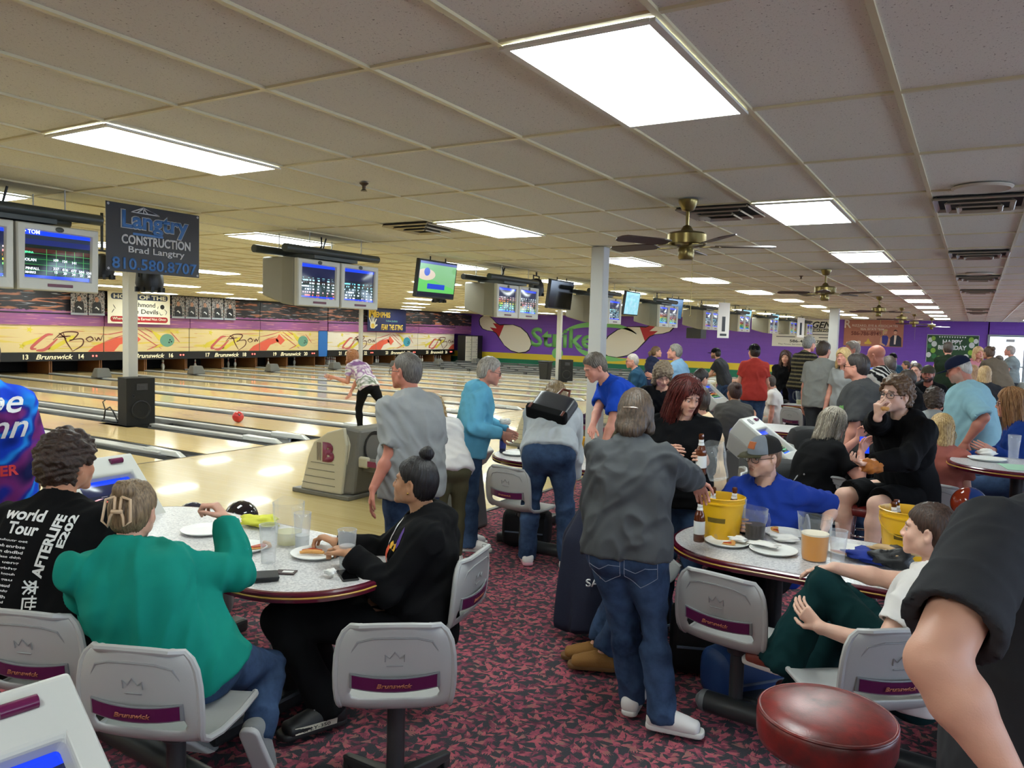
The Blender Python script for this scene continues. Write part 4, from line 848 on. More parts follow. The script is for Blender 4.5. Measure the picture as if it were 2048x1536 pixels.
def make_chair():
    t = thing('bowling_chair', 'x', 'chair')
    sh = chair_shell(); o = sh.build('seat_shell', M_SHELL, t, True, solid=.016, sub=1)
    q = MB(); q.tube(rim_path(), .013, 8); q.build('shell_rim', M_SHELL, t, True)
    yb = -.262
    q = MB(); n = 8; rg = []
    for j in range(n+1):
        x = -.165+.33*j/n; yy = -.247+.02*(abs(x)/.165)**2-.0; zz = -.012*(1-(x/.165)**2)
        rg.append([(x, yy, .565+zz), (x, yy-.011, .565+zz), (x, yy-.011-.006, .625+zz), (x, yy-.006, .625+zz)])
    q.loft(rg); q.build('strip_frame', M_STRF, t, bevel=.003)
    q = MB(); rg = []
    for j in range(n+1):
        x = -.155+.31*j/n; yy = -.247+.02*(abs(x)/.165)**2; zz = -.012*(1-(x/.165)**2)
        rg.append([(x, yy-.008, .571+zz), (x, yy-.0135, .571+zz), (x, yy-.0192, .619+zz), (x, yy-.013, .619+zz)])
    q.loft(rg); st = q.build('name_strip', M_STRIP, t)
    lettering('Brunswick', M_STRT, (0.0, -.2655, .583), (1, 0, 0), (0, -.1, 1), .13, .018, 'lettering', st, .03, .3, th=.001, lift=.001)
    q = MB()
    cr = [(-.03, .655), (.03, .655)], [(-.035, .672), (-.035, .7), (-.018, .685), (0, .71), (.018, .685), (.035, .7), (.035, .672)]
    for c in cr: q.tube([(x, -.2575-(z-.655)*.17, z) for x, z in c], .0022, 5)
    q.tube([(x, -.252-(z-.64)*.18+.02*(abs(x)/.165)**2, z) for x, z in ((-.165, .64), (-.16, .70), (-.135, .745), (-.08, .762), (0, .766), (.08, .762), (.135, .745), (.16, .70), (.165, .64))], .004, 6)
    q.build('crown_emboss', M_CROWN, t)
    q = MB(); q.lathe([(.001, .41), (.09, .41), (.09, .425), (.05, .435), (.001, .435)], 16); q.build('seat_plate', M_COLUMN, t)
    return t
chair_proto = None
def chair(x, y, face, label, base='column', grp='grey moulded chairs around the tables', z=0):
    """face: compass of the sitter in degrees, 90 = towards the back wall"""
    global chair_proto
    if chair_proto is None: chair_proto = make_chair(); t = chair_proto
    else: t = copy_tree(chair_proto)
    for ch in list(t.children):
        if ch.name.startswith(('column', 'base_leg', 'hub')): bpy.data.objects.remove(ch)
    t.location = (x, y, z); t.rotation_euler.z = math.radians(face-90); tag(t, label, 'chair', grp)
    if base == 'column':
        q = MB(); q.tube([(0, 0, .41), (0, 0, .12)], .034, 14); q.lathe([(.034, .36), (.05, .37), (.05, .40), (.034, .41)], 14); q.build('column', M_COLUMN, t, True)
    elif base == 'star':
        q = MB(); q.tube([(0, 0, .41), (0, 0, .10)], .036, 16); q.build('column', M_COLUMN, t, True)
        q = MB(); q.lathe([(.001, .10), (.055, .10), (.06, .03), (.001, .03)], 14); q.build('hub', M_COLUMN, t, True)
        for k in range(4):
            a = PI/4+PI/2*k; q = MB(); q.T = Matrix.Rotation(a, 4, 'Z'); q.hexa([(.04, -.03, .03), (.30, -.02, .035), (.30, .02, .035), (.04, .03, .03)], [(.04, -.028, .10), (.31, -.018, .065), (.31, .018, .065), (.04, .028, .10)]); q.box((.29, 0, .018), (.04, .03, .036)); q.build('base_leg', M_COLUMN, t, bevel=.006)
    return t
# tables
def table_mat():
    n = NT('table_laminate'); f = n.noise(n.coord('Object'), 90, 3, .6); f2 = n.noise(n.coord('Object'), 260, 2)
    c = n.ramp(f, [(.35, srgb(172, 170, 172)), (.5, srgb(206, 204, 204)), (.65, srgb(224, 222, 220))]); c = n.mix(n.ramp(f2, [(.60, (0, 0, 0)), (.64, (.5, .5, .5))]), c, srgb(146, 144, 148))
    n.set(Base_Color=c, Roughness=.28); return n.m
M_TBL = table_mat(); M_EDGE = mat('table_edge_burgundy', (88, 16, 38), .2, coat=.5); M_EDGY = mat('table_edge_gold', (196, 150, 70), .25)
def table(cx, cy, L, wd, label, rz=0, legs=((-.5, .5)), rnd=.42, h=.74, beams=()):
    t = thing('oval_table', label, 'table', (cx, cy, 0), rz)
    def outline(g=0.0, n=14):
        r = wd/2*.92+g; o = []
        pts = []
        for sx, sy, a0 in ((1, 1, 0), (-1, 1, 90), (-1, -1, 180), (1, -1, 270)):
            rx = min(rnd, L/2)
            for k in range(n+1):
                a = math.radians(a0+90*k/n); pts.append((sx*(L/2-rx)+(rx+g)*math.cos(a), sy*(wd/2-wd*.47)+(wd*.47+g)*math.sin(a)))
        return pts
    o0 = outline(); q = MB()
    q.loft([[(x, y, h-.030) for x, y in outline(-.005)], [(x, y, h) for x, y in outline(-.005)]]); q.build('tabletop', M_TBL, t)
    def ring(prof, name, m):
        q = MB(); rg = [[(x, y, z) for x, y in outline(g)] for g, z in prof]; q.loft(rg+[rg[0]], True, False); return q.build(name, m, t, True)
    ring([(-.006, h+.0005), (.008, h-.001), (.014, h-.008), (.014, h-.018), (.005, h-.02), (-.006, h-.02)], 'edge_band', M_EDGE)
    ring([(.0, h-.020), (.015, h-.0205), (.018, h-.024), (.015, h-.0285), (.0, h-.029)], 'gold_band', M_EDGY)
    ring([(-.006, h-.029), (.014, h-.029), (.012, h-.044), (.0, h-.05), (-.03, h-.05), (-.03, h-.029)], 'lower_band', M_EDGE)
    for lx in legs:
        q = MB(); q.tube([(lx, 0, h-.04), (lx, 0, .08)], .045, 14); q.box((lx, 0, h-.045), (.3, .4, .02)); q.build('leg', M_BLACK, t, True)
        q = MB(); q.box((lx, 0, .05), (.12, wd*1.15, .08)); q.build('foot', M_COLUMN, t, bevel=.02)
    for (x0, y0, x1, y1) in beams:
        q = MB(); d = V((x1-x0, y1-y0, 0)); dd = d.normalized(); z = .10
        q.tube([(x0, y0, z), (x1, y1, z)], .052, 16, True); q.build('beam', M_COLUMN, t, True)
        q = MB(); p = V((x0, y0, z)); q.tube([p+dd*.005, p-dd*.02, p-dd*.045], [.054, .05, .02], 16); q.build('beam_end_cap', M_STRF, t, True); q = MB(); q.tube([V((x1, y1, z))-dd*.005, V((x1, y1, z))+dd*.02, V((x1, y1, z))+dd*.045], [.054, .05, .02], 16); q.build('beam_end_cap', M_STRF, t, True)
    return t
def bar_arm(t, p, q_, z0=.12, z1=.30):
    q = MB(); q.tube([(p[0], p[1], z0), (q_[0], q_[1], z0)], .03, 10); q.build('swing_arm', M_COLUMN, t, True)
# table 1 front left
T1 = table(-3.32, 2.66, 2.08, .86, 'grey speckled oval table before the teal sweater woman, burgundy edge', legs=(-.45, .5), beams=((-.35, -.72, 1.2, -.78),))
T2 = table(-3.02, 6.28, 1.66, .88, 'oval table where the blue hooded woman and bending woman stand', legs=(-.5, .5), beams=((-.1, -.72, 1.0, -.72),))
T3 = table(-.38, 4.36, 2.1, .90, 'pale oval table with pitchers, plates and bucket before the cap man', legs=(-.5, .5), beams=((-.66, -.68, .55, -.78),))
T4 = table(.82, 6.85, 1.9, .82, 'high oval table with a pale green paper at the right edge', legs=(-.5, .5), h=1.0)
T5 = table(-2.95, 14.5, 1.15, .8, 'far oval table holding a pizza and two pitchers', legs=(-.3, .35))
T6 = table(-.95, 8.95, .9, .9, 'round ended table behind the long haired woman with the phone', legs=(-.2, .2))
T7 = table(-.45, 17.0, 1.9, .9, 'far table before the bearded man in a cap', legs=(-.5, .5))
T8 = table(-.5, 13.2, 1.7, .9, 'far table behind the man in the light blue shirt', legs=(-.5, .5))
T9 = table(.9, 24.0, 2.4, .9, 'dark far table crowded with things below the birthday backdrop', legs=(-.6, .6))
T10 = table(.9, 29.5, 2.4, .9, 'furthest table near the bright doorway', legs=(-.6, .6))
T11 = table(-2.0, 10.35, 1.4, .9, 'small oval table right of the grey dressed woman with the bun', legs=(-.4, .4))
chair(-3.02, 1.70, 112, 'grey moulded chair under the man in the black tour shirt')
chair(-2.42, 1.73, 114, 'grey moulded chair under the woman in the teal sweater')
chair(-1.90, 2.35, 127, 'empty grey moulded chair on a star base, back to us, nearest the middle', 'star')
chair(-2.27, 3.05, 192, 'grey moulded chair seen sideways under the woman in the black hoodie')
chair(-3.12, 5.46, 84, 'empty grey chair with a bag under it beside the bending woman')
chair(-.90, 3.70, 80, 'grey moulded chair pushed to the pitcher table right of the woman in charcoal')
chair(-.33, 3.40, 128, 'grey moulded chair under the girl in the white T-shirt')
chair(-1.72, 4.42, 5, 'grey chair draped with the navy jacket', z=0)
chair(-1.0, 6.78, 90, 'grey chair showing only its back behind the cap man')
chair(-.2, 6.95, 85, 'grey chair back behind the young man on the stool')
chair(-2.85, 11.1, 92, 'grey chair under the grey dressed woman with the bun')
chair(-2.35, 13.0, 60, 'empty grey chair turned sideways under the far pizza table', 'star')
chair(-2.75, 15.9, 270, 'grey chair under the long haired girl facing away', 'star')
chair(-1.82, 6.32, 196, 'grey chair at the right end of the bending woman\'s table', 'star')
chair(-.55, 13.9, 250, 'small far grey chair at the table behind the man in light blue', 'star')
chair(-1.10, 5.02, 262, 'grey chair under the seated man in the cap', 'star')
chair(-1.45, 8.55, 30, 'grey chair under the long haired woman with the phone', 'star')
# counter-height stools
def stool(x, y, label, top=.76, r=.20, thick=.11, m=None, rot=0):
    t = thing('round_stool', label, 'stool', (x, y, 0), rot)
    z = top; q = MB(); q.lathe([(.001, z-thick), (r-.005, z-thick), (r+.002, z-thick*.8), (r+.004, z-.035), (r, z-.018), (r-.01, z-.008), (r*.7, z+.004), (r*.3, z+.008), (.001, z+.009)], 48); q.build('seat_pad', m, t, 'all')
    q = MB(); q.lathe([(r-.004+.006*math.cos(a), z-.014+.006*math.sin(a)) for a in np.linspace(0, 2*PI, 9)], 48); q.build('piping', m, t, 'all')
    for k in range(4):
        a = PI/4+k*PI/2; q = MB(); q.tube([(r*.55*math.cos(a), r*.55*math.sin(a), z-thick), (r*1.0*math.cos(a), r*1.0*math.sin(a), .01)], .012, 10); q.build('leg', mat('chrome', (200, 200, 205), .12, 1), t, True)
    for zz, f in ((.25, .86), (.5, .72)):
        q = MB(); q.tube([(r*f*math.cos(a), r*f*math.sin(a), zz) for a in np.linspace(0, 2*PI, 25)], .009, 8); q.build('foot_ring', mat('chrome'), t, True)
def leather():
    n = NT('stool_red_vinyl'); f = n.noise(n.coord(), 9, 5, .65); f2 = n.noise(n.coord(), 3, 3)
    c = n.mix(n.ramp(f, [(.4, (0, 0, 0)), (.65, (1, 1, 1))]), srgb(126, 34, 30), srgb(84, 34, 32)); c = n.mix(n.ramp(f2, [(.55, (0, 0, 0)), (.7, (.6, .6, .6))]), c, srgb(150, 44, 38))
    n.set(Base_Color=c, Roughness=n.math('ADD', n.math('MULTIPLY', f, .25), .2)); n.bump(n.noise(n.coord(), 220, 3), .12, .003); return n.m
M_LEA = leather()
stool(-.325, 2.47, 'round red vinyl stool in the foreground, its top seen from above', m=M_LEA)
stool(.50, 7.62, 'high stool under the woman in the blue jacket', .72, .17, .07, M_LEA)
stool(-.62, 6.05, 'red topped stool under the young man eating in the black hoodie', .72, .17, .07, M_LEA)
# score desks
M_CON = mat('console_plastic', (186, 186, 180), .4, var=.03); M_CONG = mat('console_grey_base', (96, 98, 98), .45, var=.04); M_PILL = mat('console_badge_plum', (96, 22, 66), .25)
SCC = screen_mat('desk_screen', 'score', 5.0, .8)
SCC2 = screen_mat('desk_screen_blue', 'score', 9.0, 1.0)
def console(x, y, face, label, z=.98, tilt=.9, w_=.52, hh=.62, m=None, base=True):
    """slanted score desk; the screen normal points along `face` and up"""
    t = thing('score_desk', label, 'score desk', (x, y, 0), math.radians(face-90))
    # local: screen faces +y and up; slope runs from low front (y=+) to high back
    R = Matrix.Translation((0, 0, z)) @ Matrix.Rotation(tilt, 4, 'X') @ Matrix.Rotation(PI, 4, 'Z')
    # plane coords: X right (seen by viewer), Z' up the slope, -Y out of the screen
    o_ = [(-w_/2, -hh/2), (w_/2, -hh/2), (w_/2*.97, hh/2), (-w_/2*.97, hh/2)]
    i_ = [(-w_*.36, -hh*.30), (w_*.36, -hh*.30), (w_*.36, hh*.22), (-w_*.36, hh*.22)]
    P = lambda a, d: [(px, -d, pz) for px, pz in a]
    q = MB(); q.T = R; q.loft([P(o_, -.14), P(o_, 0), P([(a*.97, c*.98) for a, c in o_], .02), P(i_, .02), P([(a*.93, c*.93) for a, c in i_], -.02)], True, False); q.loft([P([(a*.8, c*.8) for a, c in o_], -.30), P(o_, -.14)], True, True); q.build('housing', M_CON, t, bevel=.012, bseg=3)
    q = MB(); q.T = R; rg = []
    for k in range(7):
        vv = k/6; rg.append([(-w_*.34+w_*.68*j/6, -(-.018+.02*math.sin(PI*vv)*math.sin(PI*j/6)), -hh*.285+hh*.49*vv) for j in range(7)])
    q.loft(rg, False, False); q.build('screen', m or SCC, t, True)
    q = MB(); q.T = R; q.tube([(w_*.14, -.022, hh*.40), (w_*.30, -.022, hh*.40)], .018, 10); q.build('badge', M_PILL, t, True)
    q = MB(); q.T = R
    for k in range(5): q.box((-w_*.18, -.02, hh*.34+k*.014), (.09-.012*abs(k-2), .01, .006))
    q.build('speaker_slots', M_CONG, t)
    if base:
        q = MB(); q.hexa([(-w_*.42, -.22, 0), (w_*.42, -.22, 0), (w_*.42, .2, 0), (-w_*.42, .2, 0)], [(-w_*.42, -.26, z+.04), (w_*.42, -.26, z+.04), (w_*.42, .10, z-.22), (-w_*.42, .10, z-.22)]); q.build('pedestal', M_CONG, t, bevel=.03)
    return t
# ---- ball returns
M_BRC = mat('ball_return_beige', (184, 178, 158), .4, var=.03); M_BRG = mat('ball_return_grey', (104, 102, 96), .4, var=.04); M_PLUM = mat('logo_plum', (122, 38, 74), .4)
def ball_return(yc, label, logo=True, balls=(), x=-5.85):
    t = thing('ball_return', label, 'ball return', (x, yc, 0), 0, 'ball return machines')
    prof = [(-.62, .05), (-.60, .10), (-.50, .44), (-.42, .60), (-.22, .72), (0.02, .79), (.06, .60), (.0, .05)]
    q = MB(); 
    for s in (-1, 1): q.prism(prof, .05, (0, s*.36+(.05 if s > 0 else 0), 0), (1, 0, 0), (0, 0, 1))
    q2 = [[(px, s, pz) for px, pz in prof] for s in (-.36, .36)]; q.loft(q2); q.build('side_shell', M_BRC, t, bevel=.015)
    q = MB(); ring = [(.07, .0), (.06, .0)]
    q.hexa([(-.02, -.38, .05), (.12, -.34, .05), (.12, .34, .05), (-.02, .38, .05)], [(.0, -.38, .80), (.14, -.27, .76), (.14, .27, .76), (.0, .38, .80)]); q.build('front_shell', M_BRG, t, bevel=.03)
    q = MB(); q.lathe([(.15, 0), (.16, .012), (.13, .01), (.125, -.01), (.001, -.012)], 26, T=Matrix.Rotation(PI/2, 3, 'Y') @ Matrix.Diagonal((1.15, 1, 1)), c=(.135, -.05, .55)); q.build('ball_door', M_BLACK, t, True)
    q = MB(); q.box((-.3, 0, .025), (.86, .86, .05)); q.build('base_plate', M_BRG, t, bevel=.01)
    q = MB(); q.tube([(.12, -.20, .40), (1.25, -.20, .40)], .05, 10); q.tube([(.12, .2, .40), (1.25, .2, .40)], .05, 10); q.box((.7, 0, .33), (1.15, .4, .06)); q.box((.7, 0, .18), (.5, .25, .36)); q.build('ball_rack', M_BRG, t, True)
    q = MB(); q.box((.6, -.262, .40), (.75, .015, .06)); q.build('rack_strip', M_PLUM, t)
    q = MB(); q.box((.18, -.25, .41), (.14, .06, .12)); q.build('rack_end', M_BRC, t, bevel=.02)
    if logo:
        lettering('B', M_PLUM, (-.19, -.413, .50), (1, 0, 0), (0, 0, 1), .17, .22, 'logo_letter', t, .06)
        poly_obj('logo_bars', mat('logo_grey', (140, 128, 118), .4), (-.33, -.415, .5), (1, 0, 0), (0, 0, 1), [[(-.03+.022*k, -.1), (-.016+.022*k, -.1), (-.02+.022*k, .1), (-.034+.022*k, .1)] for k in range(3)], t, .004)
    q = MB()
    for k in range(4): q.box((-.34+.02*k, -.414, .13+.08*k), (.5-.05*k, .006, .005))
    q.build('side_ribs', M_BRG, t)
    for dx, dy, col, lab in balls:
        o = MB(); o.sphere((0, 0, 0), .108, 24, 14); o = o.build('bowling_ball', mat('ball_%d_%d_%d' % col, col, .12, var=.4, vs=9, coat=.5), smooth='all', loc=(x+dx, yc+dy, .50)); tag(o, lab, 'bowling ball')
ball_return(6.62, 'beige ball return with plum letter left of the man in the grey T-shirt', balls=((.5, 0, (120, 24, 34), 'dark red bowling ball on the rack behind the man in grey'), (.9, 0, (24, 40, 120), 'blue bowling ball on the rack behind the man in grey')))
ball_return(11.3, 'beige ball return behind the blue hooded woman', balls=((.5, 0, (40, 20, 60), 'dark purple bowling ball on the second ball return'),))
ball_return(14.6, 'beige ball return behind the elderly man in the teal sweater', False)
ball_return(18.1, 'beige ball return behind the man in the red T-shirt')
ball_return(21.7, 'far beige ball return behind the girl in the black polo')
# ---- score desks
console(-1.74, .80, -8, 'grey score desk with lit screen filling the lower left corner', .79, .95)
console(-4.25, 2.62, 4, 'grey score desk with blue lit screen behind the curly haired man', .88, .75, .5, .5, m=SCC2)
console(-4.15, 6.02, 0, 'grey score desk beside the blue hooded woman', .86, .95, .55, .5)
console(-1.56, 7.3, -5, 'pale score desk tilted beside the cap of the seated man', .96, .95, .42, .62, m=SCC2)
console(-3.75, 12.7, -8, 'pale score desk with blue screen behind the red haired woman', 1.0, .9, m=SCC2)
console(-1.05, 10.9, -10, 'pale score desk behind the heavy man in dark glasses', .9, .75, m=SCC2)
for k, (x, y) in enumerate(((-2.2, 20.3), (-2.35, 23.0), (-2.5, 27.0))): console(x, y, -15, 'far pale score desk, %s in the row before the purple wall' % ['nearest', 'middle', 'last'][k], 1.1, .7, m=SCC2)
# ================================================================ TABLEWARE
M_PLA = clear_mat('clear_plastic', a=.045); M_PLB = clear_mat('clear_tumbler_plastic', (225, 228, 232), .15, .16); M_ICE = clear_mat('ice_water', (225, 232, 236), .2, .4)
M_LIQ = lambda nm, c, a=.92: clear_mat(nm, c, .45, a)
M_BEER = M_LIQ('beer', (222, 146, 24), 1.0); M_COLA = M_LIQ('cola', (34, 14, 8), 1.0); M_LEMON = M_LIQ('pale_lemonade', (210, 206, 150), .4)
def pitcher(x, y, label, fill=None, fh=.10, rz=0, r=.074, h=.225, z=.74, foam=False):
    t = thing('pitcher', label, 'pitcher', (x, y, z), rz)
    n = 48; prof = [(.60, .0), (.80, .004), (.86, .03), (.92, h*.5), (1.0, h*.62), (1.03, h*.66), (1.06, h)]
    q = MB(); rings = []
    for k, (s, zz) in enumerate(prof):
        ring = []
        for j in range(n):
            a = 2*PI*j/n; fl = .03*math.cos(a*14) if k >= 4 else .012*math.cos(a*14)*(k > 1)
            rr_ = r*s*(1+fl); sp = max(0, math.cos(a))**8*(.022 if k == len(prof)-1 else .008 if k == len(prof)-2 else 0)
            ring.append(((rr_+sp)*math.cos(a), rr_*math.sin(a), zz+(.012*math.cos(a)**8 if (k == len(prof)-1 and math.cos(a) > 0) else 0)))
        rings.append(ring)
    q.add([(0, 0, .002)]+rings[0], [(0, j+1, (j+1) % n+1) for j in range(n)]); q.loft(rings, True, False); q.build('jug', M_PLA, t, True, solid=.0025)
    q = MB(); q.tube([(-r*.95, 0, h*.92), (-r*1.45, 0, h*.93), (-r*1.65, 0, h*.75), (-r*1.55, 0, h*.4), (-r*.9, 0, h*.25)], [.007, .008, .008, .008, .007], 8); q.build('handle', M_PLA, t, True)
    if fill:
        q = MB(); q.lathe([(.001, .006), (r*.78, .007), (r*.84, .03), (r*.90, fh*.98), (r*.90, fh), (.001, fh)], 28); q.build('drink', fill, t, True)
        if foam: q = MB(); q.lathe([(.001, fh+.001), (r*.91, fh+.001), (r*.92, fh+.010), (.001, fh+.011)], 24); q.build('foam', mat('beer_foam', (244, 232, 206), .8), t, True)
    return t
def tumbler(x, y, label, fill=None, fh=.07, r=.044, h=.185, z=.74, grp=None, drink=None):
    t = thing('tumbler', label, 'glass', (x, y, z), 0, grp)
    q = MB(); q.lathe([(.001, .0), (r*.74, 0), (r*.76, .004), (r*.82, h*.45), (r*.9, h*.6), (r, h)], 24); q.build('cup', M_PLB, t, True, solid=.002)
    q = MB(); q.lathe([(r+.001, h-.002), (r+.0025, h), (r, h+.002), (r-.002, h)], 24); q.build('rim', M_PLB, t, True)
    if fill: q = MB(); q.lathe([(.001, .005), (r*.72, .006), (r*.80, fh), (.001, fh)], 20); q.build('drink', fill, t, True)
    return t
M_PLATE = mat('foam_plate_white', (236, 236, 232), .5); M_CRUST = mat('pizza_crust', (206, 150, 84), .7, var=.3, vs=40, bump=.5, bs=90); M_SAUCE = mat('pizza_topping', (176, 62, 22), .4, var=.5, vs=50, bump=.6, bs=80); M_NAP = mat('paper_napkin', (238, 236, 230), .9, bump=.3, bs=60)
def plate(x, y, label, r=.115, z=.742):
    t = thing('paper_plate', label, 'plate', (x, y, z)); q = MB()
    q.lathe([(.001, .002), (r*.72, .002), (r*.80, .006), (r*.95, .018), (r, .019), (r*1.01, .016), (r*.94, .012), (r*.78, .0), (.001, -.001)], 40); q.build('dish', M_PLATE, t, True); return t
def pizza_slice(x, y, rz, label, L=.11, z=.746, crust_only=False):
    t = thing('pizza_slice', label, 'pizza', (x, y, z), rz)
    if crust_only:
        q = MB(); q.tube([(-L/2, 0, .012), (-L/5, .008, .016), (L/5, .006, .015), (L/2, -.004, .013)], [.008, .014, .014, .009], 10, flat=.8); q.build('crust', M_CRUST, t, True)
        q = MB(); q.tube([(-L*.42, .012, .021), (0, .018, .026), (L*.4, .01, .021)], [.005, .010, .006], 8, flat=.6); q.build('topping', M_SAUCE, t, True)
    else:
        q = MB(); q.prism([(0, -L*.02), (L, -L*.32), (L*1.05, 0), (L, L*.32)], .008, (0, 0, 0), (1, 0, 0), (0, 1, 0)); q.build('base', M_CRUST, t, bevel=.003)
        q = MB(); rnd = random.Random(3); vs = []
        q.prism([(L*.06, 0), (L*.9, -L*.25), (L*.92, 0), (L*.9, L*.25)], .006, (0, 0, .008), (1, 0, 0), (0, 1, 0)); q.build('topping', M_SAUCE, t, bevel=.003)
        q = MB(); q.tube([(L*.98, -L*.33, .012), (L*1.06, 0, .014), (L*.98, L*.33, .012)], .011, 8); q.build('crust', M_CRUST, t, True)
    return t
def crumple(x, y, z, s, label, m=None, name='crumpled_napkin', cat='napkin', seed=1, flat=.6, col=None):
    q = MB(); q.sphere((0, 0, 0), 1, 22, 14); rnd = np.random.RandomState(seed); ph = rnd.rand(6, 4)*6
    vs = []
    for v in q.v:
        p = np.array(v); d = 1+.15*math.sin(4*p[0]+ph[0, 0]+2*p[1])+.12*math.sin(6*p[1]+ph[1, 0]+3*p[2])+.10*math.sin(9*p[2]+ph[2, 0]-5*p[0])+.06*math.sin(15*p[0]+11*p[1]+ph[3, 0])
        p = p*d*np.array(s if hasattr(s, '__len__') else (s, s, s*flat)); vs.append(tuple(p))
    zm = min(v[2] for v in vs); q.v = [(a, b, c-zm) for a, b, c in vs]
    return tag(q.build(name, m or M_NAP, smooth='all', loc=(x, y, z)), label, cat)
M_AMB = clear_mat('amber_glass', (92, 40, 12), .06, .86); M_LBLW = mat('beer_label_white', (226, 226, 222), .5); M_FOIL = mat('bottle_foil', (206, 206, 204), .35, .4)
def bottle(x, y, label, z=.74, tilt=0, lab=M_LBLW, glass=None, h=.235, rz=0):
    t = thing('beer_bottle', label, 'bottle', (x, y, z), rz); t.rotation_euler.x = tilt
    q = MB(); q.lathe([(.001, 0), (.028, 0), (.0305, .006), (.0305, h*.55), (.026, h*.64), (.0155, h*.74), (.013, h*.86), (.0135, h*.93), (.0155, h*.94), (.015, h*.965), (.013, h)], 20, cap=True); q.build('glass_body', glass or M_AMB, t, True)
    q = MB(); q.lathe([(.0311, h*.18), (.0313, h*.19), (.0313, h*.47), (.0311, h*.48)], 20); q.build('body_label', lab, t, True)
    q = MB(); q.lathe([(.0175, h*.73), (.0142, h*.80), (.0142, h*.87)], 16); q.build('neck_label', lab, t, True)
    return t
M_YEB = mat('bucket_yellow', (232, 180, 28), .35, var=.03); M_YED = mat('bucket_print', (110, 90, 20), .5)
def bucket(x, y, label, z=.74, r=.115, h=.2, n=4, blab='', handle=True, text=None):
    t = thing('beer_bucket', label, 'bucket', (x, y, z))
    q = MB(); q.lathe([(.001, .004), (r*.78, .004), (r*.80, 0), (r*.82, .005), (r*.97, h*.86), (r*1.02, h*.86), (r*1.02, h*.90), (r*.99, h*.90), (r*1.01, h-.006), (r*1.05, h), (r*1.0, h+.003), (r*.985, h-.004), (r*.80, .012), (.001, .010)], 40); q.build('pail', M_YEB, t, True)
    if handle: q = MB(); q.tube([(r*1.0*math.cos(a), -r*1.03*abs(math.sin(a))**.8*1.0 if True else 0, h*.86-.09*math.sin(a)) for a in np.linspace(0, PI, 13)], .003, 6); q.build('bail', mat('bail_yellow', (200, 160, 40), .4), t, True)
    q = MB(); rg = []
    for j in range(9):
        a = -PI/2-.45+.9*j/8; rr_ = r*.895+.0015; rg.append([(rr_*math.cos(a)*.985, rr_*math.sin(a)*.985, h*.42), ((rr_+.004)*math.cos(a), (rr_+.004)*math.sin(a), h*.54)])
    q.loft(rg, False, False); q.build('print_band', M_YED, t, True)
    for k in range(n):
        a = .6+2*PI*k/max(n, 1)
        bottle(x+r*.5*math.cos(a), y+r*.5*math.sin(a), 'brown beer bottle %s in the %s' % (['leaning front', 'at the right', 'at the back', 'at the left'][k % 4], blab), z+.055, tilt=(-.12 if k % 2 else .1), rz=a)
    return t
# --- table 1
pitcher(-3.02, 2.82, 'half empty clear pitcher with ice and lemonade on the left table', M_LEMON, .07, 2.6)
tumbler(-2.86, 2.545, 'empty clear tumbler nearest the teal sweater woman'); tumbler(-2.91, 2.81, 'clear tumbler of ice water right of the left pitcher', M_ICE, .07); tumbler(-2.50, 2.70, 'clear tumbler full of ice water beside the black hoodie woman', M_ICE, .11)
plate(-2.76, 2.76, 'white plate with a thin pizza crust before the black hoodie woman', .125); pizza_slice(-2.77, 2.74, .6, 'eaten pizza crust on the plate of the black hoodie woman', .12, crust_only=True)
plate(-3.12, 2.62, 'white plate half hidden behind the teal sleeve'); pizza_slice(-3.10, 2.60, 1.2, 'pizza slice on the plate by the teal sleeve', .12)
t = thing('wallet', 'black folded wallet on the left table', 'wallet', (-2.67, 2.36, .742), .9)
q = MB(); q.box((0, 0, .008), (.11, .09, .012)); q.build('back_flap', mat('wallet_leather', (22, 22, 24), .5, bump=.2), t, bevel=.004); q = MB(); q.box((.004, -.004, .021), (.105, .088, .010), rot=(.08, .05, .04)); q.build('front_flap', mat('wallet_leather'), t, bevel=.004)
t = thing('card', 'small dark printed packet next to the black wallet', 'packet', (-2.67, 2.48, .741), .5); q = MB(); q.box((0, 0, .003), (.09, .06, .005)); q.build('packet_body', mat('packet_dark', (60, 40, 44), .4), t); q = MB(); q.box((.01, 0, .0062), (.05, .025, .001)); q.build('packet_print', M_LBLW, t)
def phone(x, y, z, rz, label, on=False, rx=0):
    t = thing('smartphone', label, 'phone', (x, y, z), rz); t.rotation_euler.x = rx
    q = MB(); q.box((0, 0, .004), (.075, .155, .009)); q.build('case', M_BLACK, t, bevel=.004); q = MB(); q.box((0, 0, .0089), (.068, .146, .001)); q.build('screen', SCC2 if on else M_TVO, t); return t
phone(-2.41, 2.61, .741, .95, 'black smartphone lying at the right rim of the left table')
crumple(-2.46, 2.55, .75, .026, 'crumpled white napkin on the black phone', seed=4)
q = MB(); 
crumple(-3.42, 2.98, .741, (.12, .07, .03), 'yellow green towel bundled at the back of the left table', mat('towel_lime', (206, 206, 70), .9, bump=.3), 'towel', 'towel', 8)
t = plate(-3.55, 2.72, 'large white paper plate far left on the first table', .13)
# balls on a small rack behind curly man's table
for x, y, c, l in ((-4.28, 3.18, (20, 24, 48), 'dark blue bowling ball behind the head with the claw clip'), (-4.08, 3.40, (26, 20, 26), 'black bowling ball behind the teal woman')):
    q = MB(); q.sphere((0, 0, 0), .108, 24, 14); tag(q.build('bowling_ball', mat('ball_%d_%d_%d' % c, c, .1, coat=.5, var=.4, vs=9), smooth='all', loc=(x, y, .615)), l, 'bowling ball')
t = thing('ball_stand', 'low grey stand holding bowling balls behind the first table', 'stand', (-4.18, 3.29, 0), .8); q = MB(); q.box((0, 0, .48), (.5, .26, .05)); q.build('tray', M_CONG, t, bevel=.02); q = MB(); q.box((0, 0, .23), (.2, .18, .46)); q.build('pedestal', M_CONG, t, bevel=.02)
